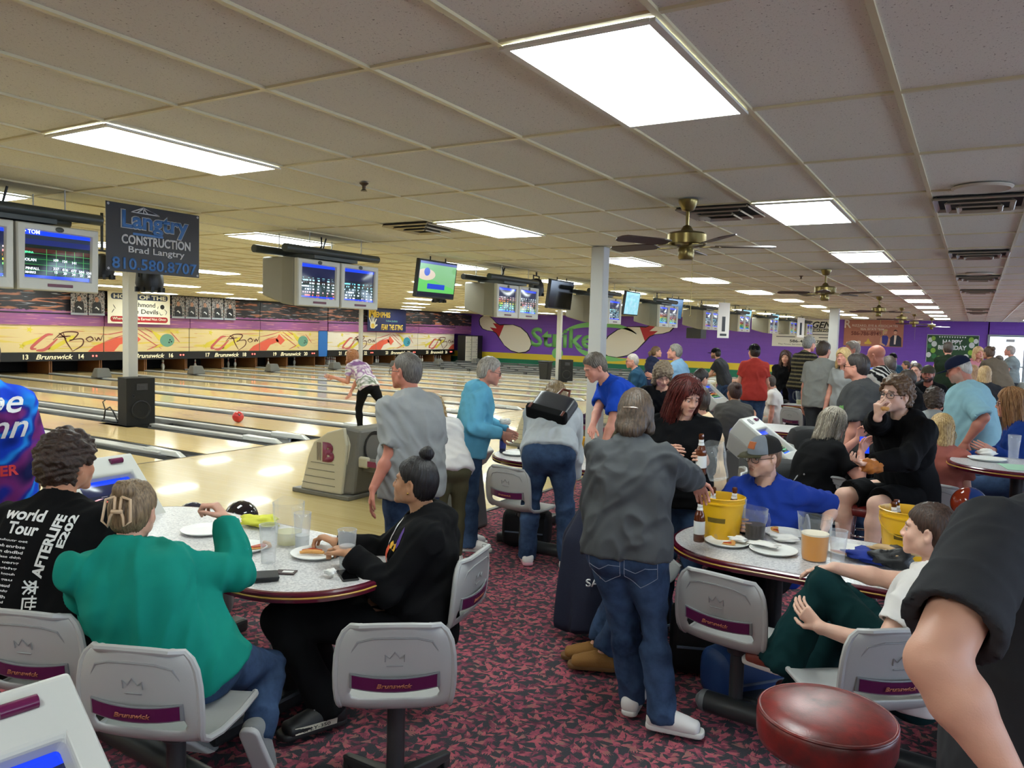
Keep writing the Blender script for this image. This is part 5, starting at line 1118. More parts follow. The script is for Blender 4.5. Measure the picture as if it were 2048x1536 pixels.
# --- table 2
plate(-3.62, 6.15, 'empty white plate on the table of the blue hooded woman', .12)
bottle(-3.78, 6.18, 'dark blue labelled bottle at the left tip of the second table', lab=mat('label_blue', (24, 36, 110), .4), glass=mat('blue_bottle', (14, 20, 60), .2))
bottle(-3.30, 6.42, 'brown bottle beside the bending woman', lab=mat('label_red', (120, 24, 20), .4))
bucket(-3.12, 6.32, 'yellow bucket mostly hidden behind the bending woman', n=0, blab='x', handle=False)
crumple(-3.55, 6.45, .742, (.16, .05, .04), 'rolled grey cloth on the second table', mat('cloth_grey', (150, 150, 142), .9), 'rolled_cloth', 'cloth', 5)
crumple(-3.72, 6.45, .742, (.05, .04, .02), 'black folded glasses case on the second table', M_BLACK, 'glasses_case', 'case', 6)
# --- table 3
bucket(-1.20, 4.40, 'yellow beer bucket left on the pitcher table beside the woman in charcoal', h=.235, r=.125, n=2, blab='left yellow bucket', handle=False)
bottle(-1.27, 4.21, 'brown beer bottle standing in front of the left yellow bucket', h=.245)
bucket(-.26, 4.62, 'yellow beer bucket full of bottles at the right of the pitcher table', h=.25, r=.14, n=4, blab='right yellow bucket')
pitcher(-1.02, 4.45, 'small fluted pitcher half full of cola', M_COLA, .09, 2.6, r=.062, h=.18)
pitcher(-.66, 4.22, 'large pitcher two thirds full of amber beer', M_BEER, .135, 2.9, r=.074, h=.23, foam=True)
tumbler(-1.20, 4.33, 'clear tumbler with ice right of the brown bottle', M_ICE, .055); tumbler(-.55, 4.24, 'clear tumbler right of the beer pitcher', None, h=.17); tumbler(-1.16, 4.62, 'clear tumbler partly hidden behind the left yellow bucket')
plate(-1.12, 4.25, 'white plate with sauced crust and napkin beside the bottle', .12); pizza_slice(-1.14, 4.21, .4, 'saucy pizza scrap on the plate beside the bottle', .06)
crumple(-1.07, 4.29, .755, (.05, .035, .014), 'crumpled napkin on the plate beside the bottle', seed=9)
plate(-.87, 4.24, 'white plate covered by a napkin left of the beer pitcher', .125); crumple(-.93, 4.29, .756, (.09, .05, .008), 'flat white napkin over the plate left of the beer pitcher', seed=12)
plate(-.90, 4.66, 'white plate with a red pizza tip before the seated cap man', .12); pizza_slice(-.93, 4.66, 2.2, 'red pizza tip standing on the plate before the cap man', .06)
plate(-.52, 4.48, 'white crumb covered plate right of the beer pitcher', .135); pizza_slice(-.62, 4.42, 0, 'pale pizza crust behind the beer pitcher', .10)
crumple(-.86, 4.50, .742, (.07, .045, .02), 'torn white napkin behind the covered plate', seed=15)
crumple(-.30, 4.30, .742, (.10, .08, .05), 'black leather pouch with a keyring on the pitcher table', mat('pouch_black', (16, 16, 18), .5, bump=.3), 'pouch', 'pouch', 21)
crumple(-.40, 4.36, .742, (.14, .09, .03), 'royal blue cloth bag lying under the pouch', mat('cloth_royal', (24, 52, 150), .8, bump=.2), 'cloth_bag', 'bag', 22)
crumple(-.30, 4.34, .80, (.12, .07, .02), 'folded brown paper napkins on top of the pouch', mat('paper_brown', (206, 172, 126), .85), 'brown_napkins', 'napkin', 23)
t = thing('key_bunch', 'black keys and remote beside the cola pitcher', 'keys', (-1.10, 4.52, .742)); q = MB(); q.box((0, 0, .012), (.07, .04, .022), .4); q.build('remote', M_BLACK, t, bevel=.006); q = MB(); q.box((.05, .03, .010), (.06, .035, .018), -.5); q.build('key_fob', M_BLACK, t, bevel=.006)
q = MB(); q.box((0, 0, .001), (.12, .16, .002), .3); tag(q.build('receipt', mat('receipt_paper', (226, 222, 226), .7), loc=(-.46, 4.18, .741)), 'white printed receipt near the front rim of the pitcher table', 'paper')
# --- table 4
plate(.12, 6.95, 'white plate on the table with the green paper', .13, z=1.002); crumple(.12, 7.16, 1.002, (.07, .05, .03), 'crumpled napkin behind the plate near the green paper', seed=31)
q = MB(); q.box((0, 0, .0015), (.42, .30, .002), .2); tag(q.build('score_paper', mat('paper_green', (170, 214, 184), .7), loc=(.42, 6.72, 1.001)), 'pale green sheet on the right table', 'paper')
tumbler(.30, 7.22, 'clear tumbler held up by the woman in the blue jacket at right', z=1.0)
# --- far tables
t = thing('pizza', 'whole pizza on a pan at the left end of the far table', 'pizza', (-3.3, 14.45, .742)); q = MB(); q.lathe([(.001, 0), (.2, 0), (.21, .012), (.17, .016), (.001, .014)], 26); q.build('crust', M_CRUST, t, True); q = MB(); q.lathe([(.001, .024), (.17, .022), (.175, .014)], 24); q.build('topping', M_SAUCE, t, True)
pitcher(-2.62, 14.4, 'pale pitcher on the far pizza table, left one', M_LEMON, .08, r=.085, h=.24); pitcher(-2.42, 14.4, 'pale pitcher on the far pizza table, right one', M_LEMON, .08, r=.075, h=.24)
bottle(-3.0, 14.6, 'blue bottle standing on the far pizza table', lab=mat('label_blue'), glass=mat('blue_bottle')); crumple(-2.92, 14.4, .742, (.12, .06, .03), 'black bag lying on the far pizza table', M_BLACK, 'small_bag', 'bag', 33)
bucket(-.62, 9.05, 'yellow bucket behind the woman with the phone', r=.14, h=.26, n=3, blab='bucket behind the phone woman')
bucket(-.15, 17.1, 'yellow bucket beside the bearded man in the cap', r=.17, h=.3, n=3, blab='bucket by the bearded man')
tumbler(-.72, 16.85, 'small glass of beer before the bearded man', M_BEER, .09, h=.14)
for k, (x, y) in enumerate(((.2, 24.0), (.6, 24.1), (1.1, 24.0), (1.5, 23.9))): crumple(x, y, .742, (.2, .12, .09), 'dark bag on the table under the backdrop, %s from the left' % ORD[k], M_BLACK if k % 2 else mat('cloth_grey'), 'party_bag', 'bag', 40+k)
q = MB(); q.box((0, 0, .42), (.62, .05, .5)); tag(q.build('white_board', M_LBLW, loc=(1.15, 20.2, .3)), 'white panel sign standing behind the man in light blue', 'sign')
# --- bags and coats on the floor
def bag_shape(x, y, rz, s, label, m, strap=None, name='duffel_bag', straps=True, z=0):
    t = thing(name, label, 'bag', (x, y, z), rz)
    q = MB(); a, b_, c = s; rg = []
    for k, (f, g) in enumerate(((-1, .7), (-.92, .96), (-.3, 1), (.3, .98), (.92, .95), (1, .7))):
        rg.append([(f*a/2, g*b_/2*math.copysign(abs(math.cos(u))**.55, math.cos(u)), c/2+g*c/2*math.copysign(abs(math.sin(u))**.6, math.sin(u))) for u in np.linspace(0, 2*PI, 17)[:-1]])
    q.loft(rg); q.build('body', m, t, True, sub=1)
    if straps:
        for sy in (-1, 1):
            q = MB(); q.tube([(-a*.2, sy*b_*.42, c*.6), (-a*.18, sy*b_*.35, c*1.0), (0, sy*b_*.15, c*1.25), (a*.18, sy*b_*.35, c*1.0), (a*.2, sy*b_*.42, c*.6)], .014, 8, flat=.4); q.build('strap', strap or M_BLACK, t, True)
    q = MB(); q.box((0, -b_*.5, c*.45), (a*.8, .008, .012)); q.build('trim_piping', mat('bag_piping', (96, 110, 130), .5), t)
    return t
M_BAGB = mat('bag_blue', (20, 56, 108), .6, bump=.2); M_BAGK = mat('bag_black', (16, 17, 20), .7, bump=.3); M_NVY = mat('jacket_navy', (20, 26, 48), .85, bump=.2, var=.15)
bag_shape(-.95, 4.05, .9, (.42, .26, .28), 'blue holdall on the carpet below the grey chair', M_BAGB)
bag_shape(-3.3, 5.85, .3, (.42, .3, .34), 'black bag on the floor under the empty chair by the bending woman', M_BAGK)
bag_shape(-1.62, 4.22, 1.2, (.36, .26, .42), 'black rucksack with white drawn lines below the navy jacket', M_BAGK)
bag_shape(-1.25, 4.2, .4, (.3, .24, .4), 'black bag between the legs of the woman in charcoal', M_BAGK)
bag_shape(-2.25, 9.35, .2, (.5, .3, .26), 'bright blue bag with a white cord on a chair beyond the cap man', mat('bag_royal', (28, 72, 190), .6), mat('cord_white', (226, 226, 226), .6), z=.56)
q = MB(); q.box((-2.25, 9.35, .28), (.5, .34, .54)); tag(q.build('grey_bench', M_CONG, bevel=.03), 'grey seat unit carrying the bright blue bag', 'bench')
bag_shape(-1.35, 7.0, .5, (.5, .4, .85), 'large black backpack standing behind the cap man', M_BAGK, straps=False)
bag_shape(-1.5, 9.0, .5, (.5, .4, .95), 'black bag heap behind the woman with grey blonde hair', M_BAGK, straps=False)
# two tone ball held in a rack near the right edge
t = thing('ball_rack', 'dark stand with a chrome ring for the ball at right', 'rack', (.02, 5.75, 0)); q = MB(); q.tube([(0, 0, .02), (0, 0, .72)], .03, 10); q.lathe([(.001, .0), (.16, .0), (.15, .03), (.001, .04)], 20); q.build('stand_pole', M_COLUMN, t, True); q = MB(); q.tube([(.085*math.cos(a), .085*math.sin(a), .74) for a in np.linspace(0, 2*PI, 21)], .01, 8); q.build('chrome_ring', mat('chrome'), t, True)
# ================================================================ PEOPLE
def nz(v): v = np.asarray(v, float); return v/(np.linalg.norm(v)+1e-12)
class Field:
    """signed distance field on a grid; shapes are blended in one after another"""
    def __init__(s, lo, hi, h):
        s.h = h; s.lo = np.array(lo, float); n = np.ceil((np.array(hi)-s.lo)/h).astype(int)+1; s.n = n
        s.F = np.full(tuple(n), 1.0, np.float32)
    def win(s, lo, hi):
        a = np.maximum(0, np.floor((lo-s.lo)/s.h).astype(int)); b = np.minimum(s.n, np.ceil((hi-s.lo)/s.h).astype(int)+1)
        if (b <= a).any(): return None
        sl = tuple(slice(i, j) for i, j in zip(a, b))
        g = [(s.lo[k]+s.h*np.arange(a[k], b[k])).astype(np.float32) for k in range(3)]
        return sl, g[0][:, None, None], g[1][None, :, None], g[2][None, None, :]
def dist_prim(p, X, Y, Z):
    t = p[0]
    if t == 'c':      # tapered capsule
        _, a, b, ra, rb = p[:5]; ba = b-a; L = ba@ba
        px, py, pz = X-a[0], Y-a[1], Z-a[2]
        hh = np.clip((px*ba[0]+py*ba[1]+pz*ba[2])/max(L, 1e-9), 0, 1)
        return np.sqrt((px-hh*ba[0])**2+(py-hh*ba[1])**2+(pz-hh*ba[2])**2)-(ra+(rb-ra)*hh)
    if t == 'e':      # ellipsoid, R rows = axes
        _, c, R, r = p[:4]; px, py, pz = X-c[0], Y-c[1], Z-c[2]
        q = [(px*R[k][0]+py*R[k][1]+pz*R[k][2])/r[k] for k in range(3)]
        d = np.sqrt(q[0]**2+q[1]**2+q[2]**2); g = np.sqrt((q[0]/r[0])**2+(q[1]/r[1])**2+(q[2]/r[2])**2)
        return d*(d-1)/np.maximum(g, 1e-6)
    if t == 's':      # slab section: elliptical tapered segment
        _, a, b, lat, w0, d0, w1, d1 = p[:8]; ba = b-a; L = np.linalg.norm(ba); u = ba/L
        lat = nz(lat-u*(lat@u)); dep = np.cross(u, lat)
        px, py, pz = X-a[0], Y-a[1], Z-a[2]
        tt = px*u[0]+py*u[1]+pz*u[2]; hh = np.clip(tt/L, 0, 1)
        over = tt-hh*L
        w_ = w0+(w1-w0)*hh; d_ = d0+(d1-d0)*hh
        x = (px*lat[0]+py*lat[1]+pz*lat[2]); y = (px*dep[0]+py*dep[1]+pz*dep[2])
        m = np.minimum(w_, d_)
        e = 2.5 if True else 2
        q = (np.abs(x/w_)**e+np.abs(y/d_)**e+np.abs(over/(m*.9))**e)**(1/e)
        return (q-1)*m*np.where(q < 1, 1.0, 1.0)
    if t == 'p':      # half space: inside where (P-c).n < 0
        _, c, n = p[:3]; return (X-c[0])*n[0]+(Y-c[1])*n[1]+(Z-c[2])*n[2]
def bounds(p, m):
    if p[0] == 'c': r = max(p[3], p[4])+m; return np.minimum(p[1], p[2])-r, np.maximum(p[1], p[2])+r
    if p[0] == 'e': r = max(p[3])+m; return p[1]-r, p[1]+r
    if p[0] == 's': r = max(p[4:8])+m; return np.minimum(p[1], p[2])-r, np.maximum(p[1], p[2])+r
def smin(a, b, k):
    if k <= 0: return np.minimum(a, b)
    h = np.maximum(k-np.abs(a-b), 0)/k; return np.minimum(a, b)-h*h*k*.25
def smax(a, b, k): return -smin(-a, -b, k)
def grow(f, prims, infl=0.0):
    """prims: (prim, k, op) op 1 add, -1 cut"""
    for pr in prims:
        p, k = pr[0], pr[1]; op = pr[2] if len(pr) > 2 else 1
        lo, hi = bounds(p, max(k, .01)+infl+2.5*f.h); w_ = f.win(lo, hi)
        if w_ is None: continue
        sl, X, Y, Z = w_; d = dist_prim(p, X, Y, Z)-(infl if op == 1 else -infl*.5)
        f.F[sl] = smin(f.F[sl], d, k) if op == 1 else smax(f.F[sl], -d, k)
def cutp(f, c, n, region=None, k=.004):
    """remove what lies on the +n side of a plane (within a ball region if given)"""
    c = np.array(c, float); n = nz(n)
    if region is not None:
        rc, rr = region; w_ = f.win(np.array(rc)-rr, np.array(rc)+rr)
        if w_ is None: return
        sl, X, Y, Z = w_; d = (X-c[0])*n[0]+(Y-c[1])*n[1]+(Z-c[2])*n[2]
        ball = np.sqrt((X-rc[0])**2+(Y-rc[1])**2+(Z-rc[2])**2)-rr
        cut = np.maximum(-d, ball)    # inside = to remove
        f.F[sl] = smax(f.F[sl], -cut, k)
    else:
        sl, X, Y, Z = f.win(f.lo, f.lo+f.h*f.n); d = (X-c[0])*n[0]+(Y-c[1])*n[1]+(Z-c[2])*n[2]
        f.F[sl] = smax(f.F[sl], d, k)
def nets(f):
    F = f.F; ins = F < 0
    c = [ins[i:F.shape[0]-1+i, j:F.shape[1]-1+j, k:F.shape[2]-1+k] for i in (0, 1) for j in (0, 1) for k in (0, 1)]
    sm = sum(x.astype(np.int8) for x in c); act = (sm > 0) & (sm < 8)
    ids = np.full(act.shape, -1, np.int64); idx = np.argwhere(act); ids[act] = np.arange(len(idx))
    if len(idx) == 0: return np.zeros((0, 3)), np.zeros((0, 4), int)
    acc = np.zeros((len(idx), 3)); cnt = np.zeros(len(idx))
    off = np.array([(i, j, k) for i in (0, 1) for j in (0, 1) for k in (0, 1)])
    val = np.stack([F[idx[:, 0]+o[0], idx[:, 1]+o[1], idx[:, 2]+o[2]] for o in off], 1).astype(float)
    for a in range(8):
        for b in range(a+1, 8):
            if np.abs(off[a]-off[b]).sum() != 1: continue
            va, vb = val[:, a], val[:, b]; m = (va < 0) != (vb < 0)
            t = np.where(m, va/np.where(va-vb == 0, 1, va-vb), 0)
            acc += m[:, None]*(off[a]+(off[b]-off[a])*t[:, None]); cnt += m
    v = f.lo+(idx+acc/cnt[:, None])*f.h
    faces = []
    for ax in range(3):
        o1, o2 = [(1, 2), (2, 0), (0, 1)][ax]
        A = np.moveaxis(ins, ax, 0); d = A[:-1] != A[1:]; d = np.moveaxis(d, 0, ax)
        e = np.argwhere(d); e = e[(e[:, o1] > 0) & (e[:, o2] > 0)]
        e = e[(e[:, o1] < ids.shape[o1]) & (e[:, o2] < ids.shape[o2]) & (e[:, ax] < ids.shape[ax])]
        if len(e) == 0: continue
        q = []
        for s1, s2 in ((-1, -1), (0, -1), (0, 0), (-1, 0)):
            ee = e.copy(); ee[:, o1] += s1; ee[:, o2] += s2; q.append(ids[ee[:, 0], ee[:, 1], ee[:, 2]])
        q = np.stack(q, 1); fl = ins[e[:, 0], e[:, 1], e[:, 2]]; q[~fl] = q[~fl][:, ::-1]; faces.append(q[(q >= 0).all(1)])
    return v, np.concatenate(faces)
def fbm(P, freq, seed=0, oct_=3):
    """cheap smooth noise from warped sines"""
    r = np.random.RandomState(seed); out = np.zeros(len(P)); a = 1; Q = P*freq
    for o in range(oct_):
        A = r.randn(3, 3); ph = r.rand(3)*6.28; s = np.sin(Q@A.T+ph); out += a*(s[:, 0]*s[:, 1]+s[:, 2]*.6); Q = Q*1.9+s*.7; a *= .55
    return out
def vnorm(v, f):
    a = v[f[:, 2]]-v[f[:, 0]]; b = v[f[:, 3]]-v[f[:, 1]]; n = np.cross(a, b); N = np.zeros_like(v)
    for k in range(4): np.add.at(N, f[:, k], n)
    return N/(np.linalg.norm(N, axis=1)[:, None]+1e-12)
def mk(name, v, f, m, parent, col=None, mats=None):
    me = bpy.data.meshes.new(name); me.vertices.add(len(v)); me.vertices.foreach_set('co', v.astype(np.float32).ravel())
    f = np.asarray(f); me.loops.add(len(f)*4); me.loops.foreach_set('vertex_index', f.ravel().astype(np.int32)); me.polygons.add(len(f))
    me.polygons.foreach_set('loop_start', (np.arange(len(f))*4).astype(np.int32)); me.polygons.foreach_set('use_smooth', np.ones(len(f), bool))
    me.update(calc_edges=True)
    if col is not None:
        ca = me.color_attributes.new('Col', 'FLOAT_COLOR', 'POINT'); ca.data.foreach_set('color', np.concatenate([col, np.ones((len(col), 1))], 1).astype(np.float32).ravel())
    me.materials.append(m); o = bpy.data.objects.new(name, me); COL.objects.link(o)
    if parent: o.parent = parent
    return o
# ---- materials for people
def vcol_mat(name, rough=.55, bump=.12, bs=400, sss=0, spec=.3):
    if name in _mc: return _mc[name]
    n = NT(name); a = n.n('ShaderNodeVertexColor', layer_name='Col'); n.set(Base_Color=a.outputs[0], Roughness=rough); n.b.inputs['Specular IOR Level'].default_value = spec
    if sss: n.b.inputs['Subsurface Weight'].default_value = sss; n.b.inputs['Subsurface Radius'].default_value = (.012, .005, .003); n.b.inputs['Subsurface Scale'].default_value = 1.0
    if bump: n.bump(n.noise(n.coord(), bs, 3), bump, .003)
    _mc[name] = n.m; return n.m
M_SKIN = vcol_mat('skin', .5, .15, 300, .08, .4)
M_CLOTH = vcol_mat('cloth_print', .85, .25, 700, 0, .15)
def hair_mat(name, c1, c2, curly=False):
    if name in _mc: return _mc[name]
    n = NT(name)
    if curly: f = n.noise(n.coord(), 90, 4, .6, 1.5)
    else: f = n.noise(n.coord('Object', (160, 160, 14)), 1, 3, .6)
    n.set(Base_Color=n.mix(n.ramp(f, [(.35, (0, 0, 0)), (.65, (1, 1, 1))]), srgb(*c1), srgb(*c2)), Roughness=.42); n.b.inputs['Specular IOR Level'].default_value = .45
    n.bump(f, .6, .006); _mc[name] = n.m; return n.m
def denim():
    n = NT('denim'); c = n.coord(); f = n.noise(c, 4, 5, .65); g = n.noise(n.coord('Object', (900, 900, 250)), 1, 2)
    n.set(Base_Color=n.mix(n.ramp(f, [(.35, (0, 0, 0)), (.7, (1, 1, 1))]), srgb(30, 44, 68), srgb(68, 92, 126)), Roughness=.85); n.bump(g, .3, .003); n.b.inputs['Specular IOR Level'].default_value = .2; return n.m
M_DENIM = denim()
def cloth(name, c=(128, 128, 128), var=.1): return mat(name, c, .88, var=var, vs=30, bump=.3, bs=900, spec=.15)
SKN = {'fair': (212, 160, 136), 'tan': (190, 132, 104), 'pink': (206, 144, 124), 'pale': (222, 178, 156), 'olive': (184, 134, 100), 'ruddy': (186, 118, 98)}
def lin(c): return np.array(srgb(*c)[:3])
# ---- skeleton
LEN = dict(spine=.50, neckhead=.185, sh=.178, ua=.285, fa=.25, hip=.095, th=.43, shn=.42, foot=.20)
class Rig(dict): pass
def stand_pose(S=1.0, lean=0.0, head=(0, 0), arms=((10, 10, 8), (10, 10, 8)), legs=((0, 0), (0, 0)), spread=.0, seat=None, twist=0.0, thigh_out=(6, 6), knee=(88, 88)):
    """joints in local frame: x right, y forward, z up. angles in degrees.
       arms: (forward swing, outward, elbow bend[, inward turn of the forearm]) for (L, R); legs: (forward swing, knee bend)"""
    J = Rig(); l = {k: v*S for k, v in LEN.items()}; d = math.radians
    if seat is None:
        hz = .09*S+l['shn']+l['th']-.005
        pz = hz+.02
    else: pz = seat+.10*S
    P = np.array([0, 0, pz]); J['pelvis'] = P
    up = np.array([0, math.sin(d(lean)), math.cos(d(lean))]); f0 = np.array([0, math.cos(d(lean)), -math.sin(d(lean))])
    mid = P+up*l['spine']*.5; up2 = nz(up+f0*math.sin(d(lean))*.3)
    J['neck'] = P+up*l['spine']*.52+up2*l['spine']*.48; J['mid'] = mid
    tw = d(twist); rt = np.array([math.cos(tw), math.sin(tw), 0]); J['lat'] = rt
    fw = nz(np.cross(up2, rt))
    for s, n in ((-1, 'L'), (1, 'R')):
        J['sh'+n] = J['neck']-up2*.058*S+rt*s*l['sh']*.92
        a = arms[0 if s < 0 else 1]; sw, out, eb = a[:3]; tin = a[3] if len(a) > 3 else 0
        down = -up2 if lean < 35 else np.array([0, 0, -1.0])
        if lean >= 15: down = nz(np.array([0, 0, -1.0])*.8-up2*.2)
        ud = nz(down*math.cos(d(sw))+fw*math.sin(d(sw))); ud = nz(ud+rt*s*math.tan(d(out)))
        J['el'+n] = J['sh'+n]+ud*l['ua']
        fa = d(sw+eb); fd = nz(down*math.cos(fa)+fw*math.sin(fa)); fd = nz(fd-rt*s*math.tan(d(tin))+rt*s*math.tan(d(out))*.4)
        J['wr'+n] = J['el'+n]+fd*l['fa']
        J['hip'+n] = P+np.array([s*l['hip'], 0, -.02*S])
        lg = legs[0 if s < 0 else 1]
        if seat is None:
            t = d(lg[0]); k = d(lg[0]-lg[1])
            sp = math.tan(d(spread))*s
            td = nz([sp, math.sin(t), -math.cos(t)]); kd = nz([sp*.5, math.sin(k), -math.cos(k)])
        else:
            to = d(thigh_out[0 if s < 0 else 1])*s; td = nz([math.sin(to), math.cos(to), -.06]); kk = d(knee[0 if s < 0 else 1]); kd = nz([td[0]*math.cos(kk), td[1]*math.cos(kk), -math.sin(kk)])
        J['kn'+n] = J['hip'+n]+td*l['th']; J['an'+n] = J['kn'+n]+kd*l['shn']; J['toe'+n] = nz([s*.25, 1, 0])
    if seat is None:
        dz = min(J['anL'][2], J['anR'][2])-.085*S
        for k in list(J): 
            if k[:3] not in ('toe', 'lat'): J[k] = J[k]-np.array([0, 0, dz])
    yaw, pit = d(head[0]), d(head[1])
    hf = np.array([math.sin(-yaw)*math.cos(pit), math.cos(yaw)*math.cos(pit), math.sin(pit)])
    J['hf'] = hf; nd = nz(up2*.75+np.array([0, .30, .5])+np.array([hf[0], hf[1], 0])*.12); J['head'] = J['neck']+nd*l['neckhead']
    J['S'] = S; return J
def place(J, x, y, face, z=0):
    a = math.radians(face-90); R = np.array([[math.cos(a), -math.sin(a), 0], [math.sin(a), math.cos(a), 0], [0, 0, 1]]); o = Rig()
    for k, v in J.items():
        if k == 'S': o[k] = v
        elif k[:3] in ('toe', 'lat') or k == 'hf': o[k] = R@v
        else: o[k] = R@v+np.array([x, y, z])
    return o
def reach(J, side, target, S=None, pole=(0, 0, -1)):
    """two-bone reach of an arm to a world target, elbow towards the pole"""
    S = J['S']; a = J['sh'+side]; t = np.array(target, float); L1, L2 = LEN['ua']*S, LEN['fa']*S; d = t-a; D = np.linalg.norm(d)
    if D > (L1+L2)*.995: d = d/D*(L1+L2)*.995; D = np.linalg.norm(d); t = a+d
    u = d/D; x = (L1**2-L2**2+D*D)/(2*D); h = math.sqrt(max(0, L1**2-x*x)); p = np.array(pole, float); p = nz(p-u*(p@u)); J['el'+side] = a+u*x+p*h; J['wr'+side] = t
def hand_prims(w_, d, pn, S, curl=.5, side=1, spread=.06, thumb=.5, fing=None):
    """wrist, direction of the fingers, palm normal; returns capsules: palm and five bent fingers"""
    d = nz(d); pn = nz(pn-d*(pn@d)); r = np.cross(d, pn)*side     # r: towards the thumb side
    P = [(('s', w_-d*.01*S, w_+d*.085*S, r, .026*S, .016*S, .040*S, .0125*S), .012)]
    kn = w_+d*.088*S
    Ls = ((.046, .026, .021), (.050, .030, .022), (.046, .027, .021), (.036, .021, .018))
    for i, (off, L) in enumerate(zip((.030, .010, -.010, -.029), Ls)):
        c = curl if fing is None else fing[i]
        p = kn+r*off*S-d*.004*abs(i-1)*S; dd = nz(d+r*spread*(1.5-i)); ang = 0; rad = .0088*S if i < 3 else .0076*S
        for j, l in enumerate(L):
            ang = (c*.9, c*2.0, c*2.9)[j]; q = nz(dd*math.cos(ang)+pn*math.sin(ang)); e = p+q*l*S
            P.append((('c', p, e, rad, rad*.92), .004)); p = e; rad *= .92
    p = w_+d*.025*S+r*.022*S; e = p+nz(r*.8+d*.7+pn*.35*thumb)*.045*S; P.append((('c', p, e, .0145*S, .0105*S), .010)); e2 = e+nz(r*.25+d*.9+pn*.6*thumb)*.032*S; P.append((('c', e, e2, .0100*S, .0090*S), .004)); e3 = e2+nz(d*.9+pn*.9*thumb)*.024*S; P.append((('c', e2, e3, .0090*S, .0072*S), .004))
    return P
def head_frame(J, roll=0.0):
    f = nz(J['hf']); u0 = np.array([0, 0, 1.0]) if abs(f[2]) < .85 else nz(J['head']-J['neck']); r = nz(np.cross(f, u0)); u = np.cross(r, f)
    return r, f, u
def head_prims(J, fem=False, fat=0.0):
    S = J['S']*.98; c = J['head']; r, f, u = head_frame(J); R = np.array([r, f, u])
    def W(x, y, z): return c+(r*x+f*y+u*z)*S
    E = lambda x, y, z, a, b, d, k=.02, op=1: ((('e', W(x, y, z), R, (a*S, b*S, d*S))), k, op)
    C = lambda p, q, a, b, k=.01, op=1: (('c', W(*p), W(*q), a*S, b*S), k, op)
    g = 1+fat*.12; P = [E(0, -.012, .035, .076, .096, .086, 0), E(0, .022, -.030, .062*g, .072, .078, .03), E(0, .05, -.075, .044*g, .036, .036, .03), C((-.012, .082, -.100), (.012, .082, -.100), .017, .017, .02)]
    for s in (-1, 1):
        P += [E(s*.036*g, .062, -.030, .026*g, .026, .026, .02), C((s*.012, .090, .022), (s*.042, .078, .024), .010 if not fem else .007, .008, .012), E(s*.0315, .098, .000, .019, .016, .013, .012, -1), E(s*.0315, .0745, .000, .0150, .0145, .0125, .003)]
        P += [E(s*.0805, -.008, -.008, .008, .020, .031, .006), E(s*.086, -.002, -.006, .006, .010, .018, .004, -1), E(s*.055*g, .0, -.06, .02, .035, .03, .03)]
        P += [E(s*.0135, .1035, -.033, .0085, .010, .0075, .008)]
    P += [C((0, .088, .012), (0, .106, -.024), .0072, .0105, .010), E(0, .108, -.029, .0112, .0105, .0092, .006)]
    P += [E(0, .070, -.058, .036, .030, .030, .02), C((-.021, .0925, -.0610), (.021, .0925, -.0610), .0060, .0060, .008), C((-.017, .0925, -.0725), (.017, .0925, -.0725), .0072, .0072, .006), C((-.022, .0975, -.0655), (0, .1015, -.0672), .0018, .0024, .002, -1), C((.022, .0975, -.0655), (0, .1015, -.0672), .0018, .0024, .002, -1)]
    return P, W
def torso_prims(J, build):
    S = J['S']; w_, d_, belly, bust = build; lat = J['lat']; P, N, Md = J['pelvis'], J['neck'], J['mid']; up = nz(N-Md)
    hl = nz(J['hipR']-J['hipL']); fwd = nz(np.cross(up, lat)); fw0 = nz(np.cross(nz(Md-P), hl))
    chest = Md+(N-Md)*.45; L = [(('s', P-nz(Md-P)*.05*S, P+(Md-P)*.35, hl, .168*S*w_, .112*S*d_, .155*S*w_, .108*S*d_), .05),
        (('s', P+(Md-P)*.35, Md, hl, .155*S*w_, .108*S*d_, .142*S*w_, .10*S*d_), .05), (('s', Md, chest, lat, .142*S*w_, .10*S*d_, .165*S*w_, .115*S*d_), .05),
        (('s', chest, N-up*.09*S, lat, .165*S*w_, .115*S*d_, .135*S*w_, .085*S*d_), .05)]
    for n in 'LR': L.append((('c', N-up*.055*S, J['sh'+n]+up*.004*S, .056*S, .047*S*(.7+.3*w_)), .05)); L.append((('c', N-up*.0*S, J['sh'+n]*.6+N*.4-up*.0*S, .045*S, .036*S), .05))
    L.append((('c', N-up*.06*S, N+up*.01*S, .075*S, .055*S), .05))
    if belly: L.append((('e', P+(Md-P)*.55+fw0*(.05+.05*belly)*S, np.array([hl, fw0, nz(Md-P)]), (.135*S*w_*(1+.15*belly), .085*S*(1+.7*belly), .15*S)), .06))
    if bust:
        for s in (-1, 1): L.append((('e', chest+fwd*.085*S*d_+lat*s*.07*S-up*.02*S, np.array([lat, fwd, up]), (.065*S*bust, .055*S*bust, .065*S*bust)), .04))
    for n in 'LR': L.append((('e', J['hip'+n]-fw0*.045*S+np.array([0, 0, -.01])*S, np.array([hl, fw0, nz(Md-P)]), (.085*S*w_, .09*S*d_, .095*S)), .05))
    return L
def arm_prims(J, n, t=1.0, upto=1.0, sleeve=False):
    S = J['S']; a, e, w_ = J['sh'+n], J['el'+n], J['wr'+n]; L = []
    L.append((('c', a, e, .050*S*t, .039*S*t), .03))
    if upto > .5:
        m = e+(w_-e)*.35; L += [(('c', e, m, .039*S*t, .040*S*t), .02), (('c', m, w_, .040*S*t, (.027 if not sleeve else .032)*S*(1+(t-1)*.5)), .02)]
    return L
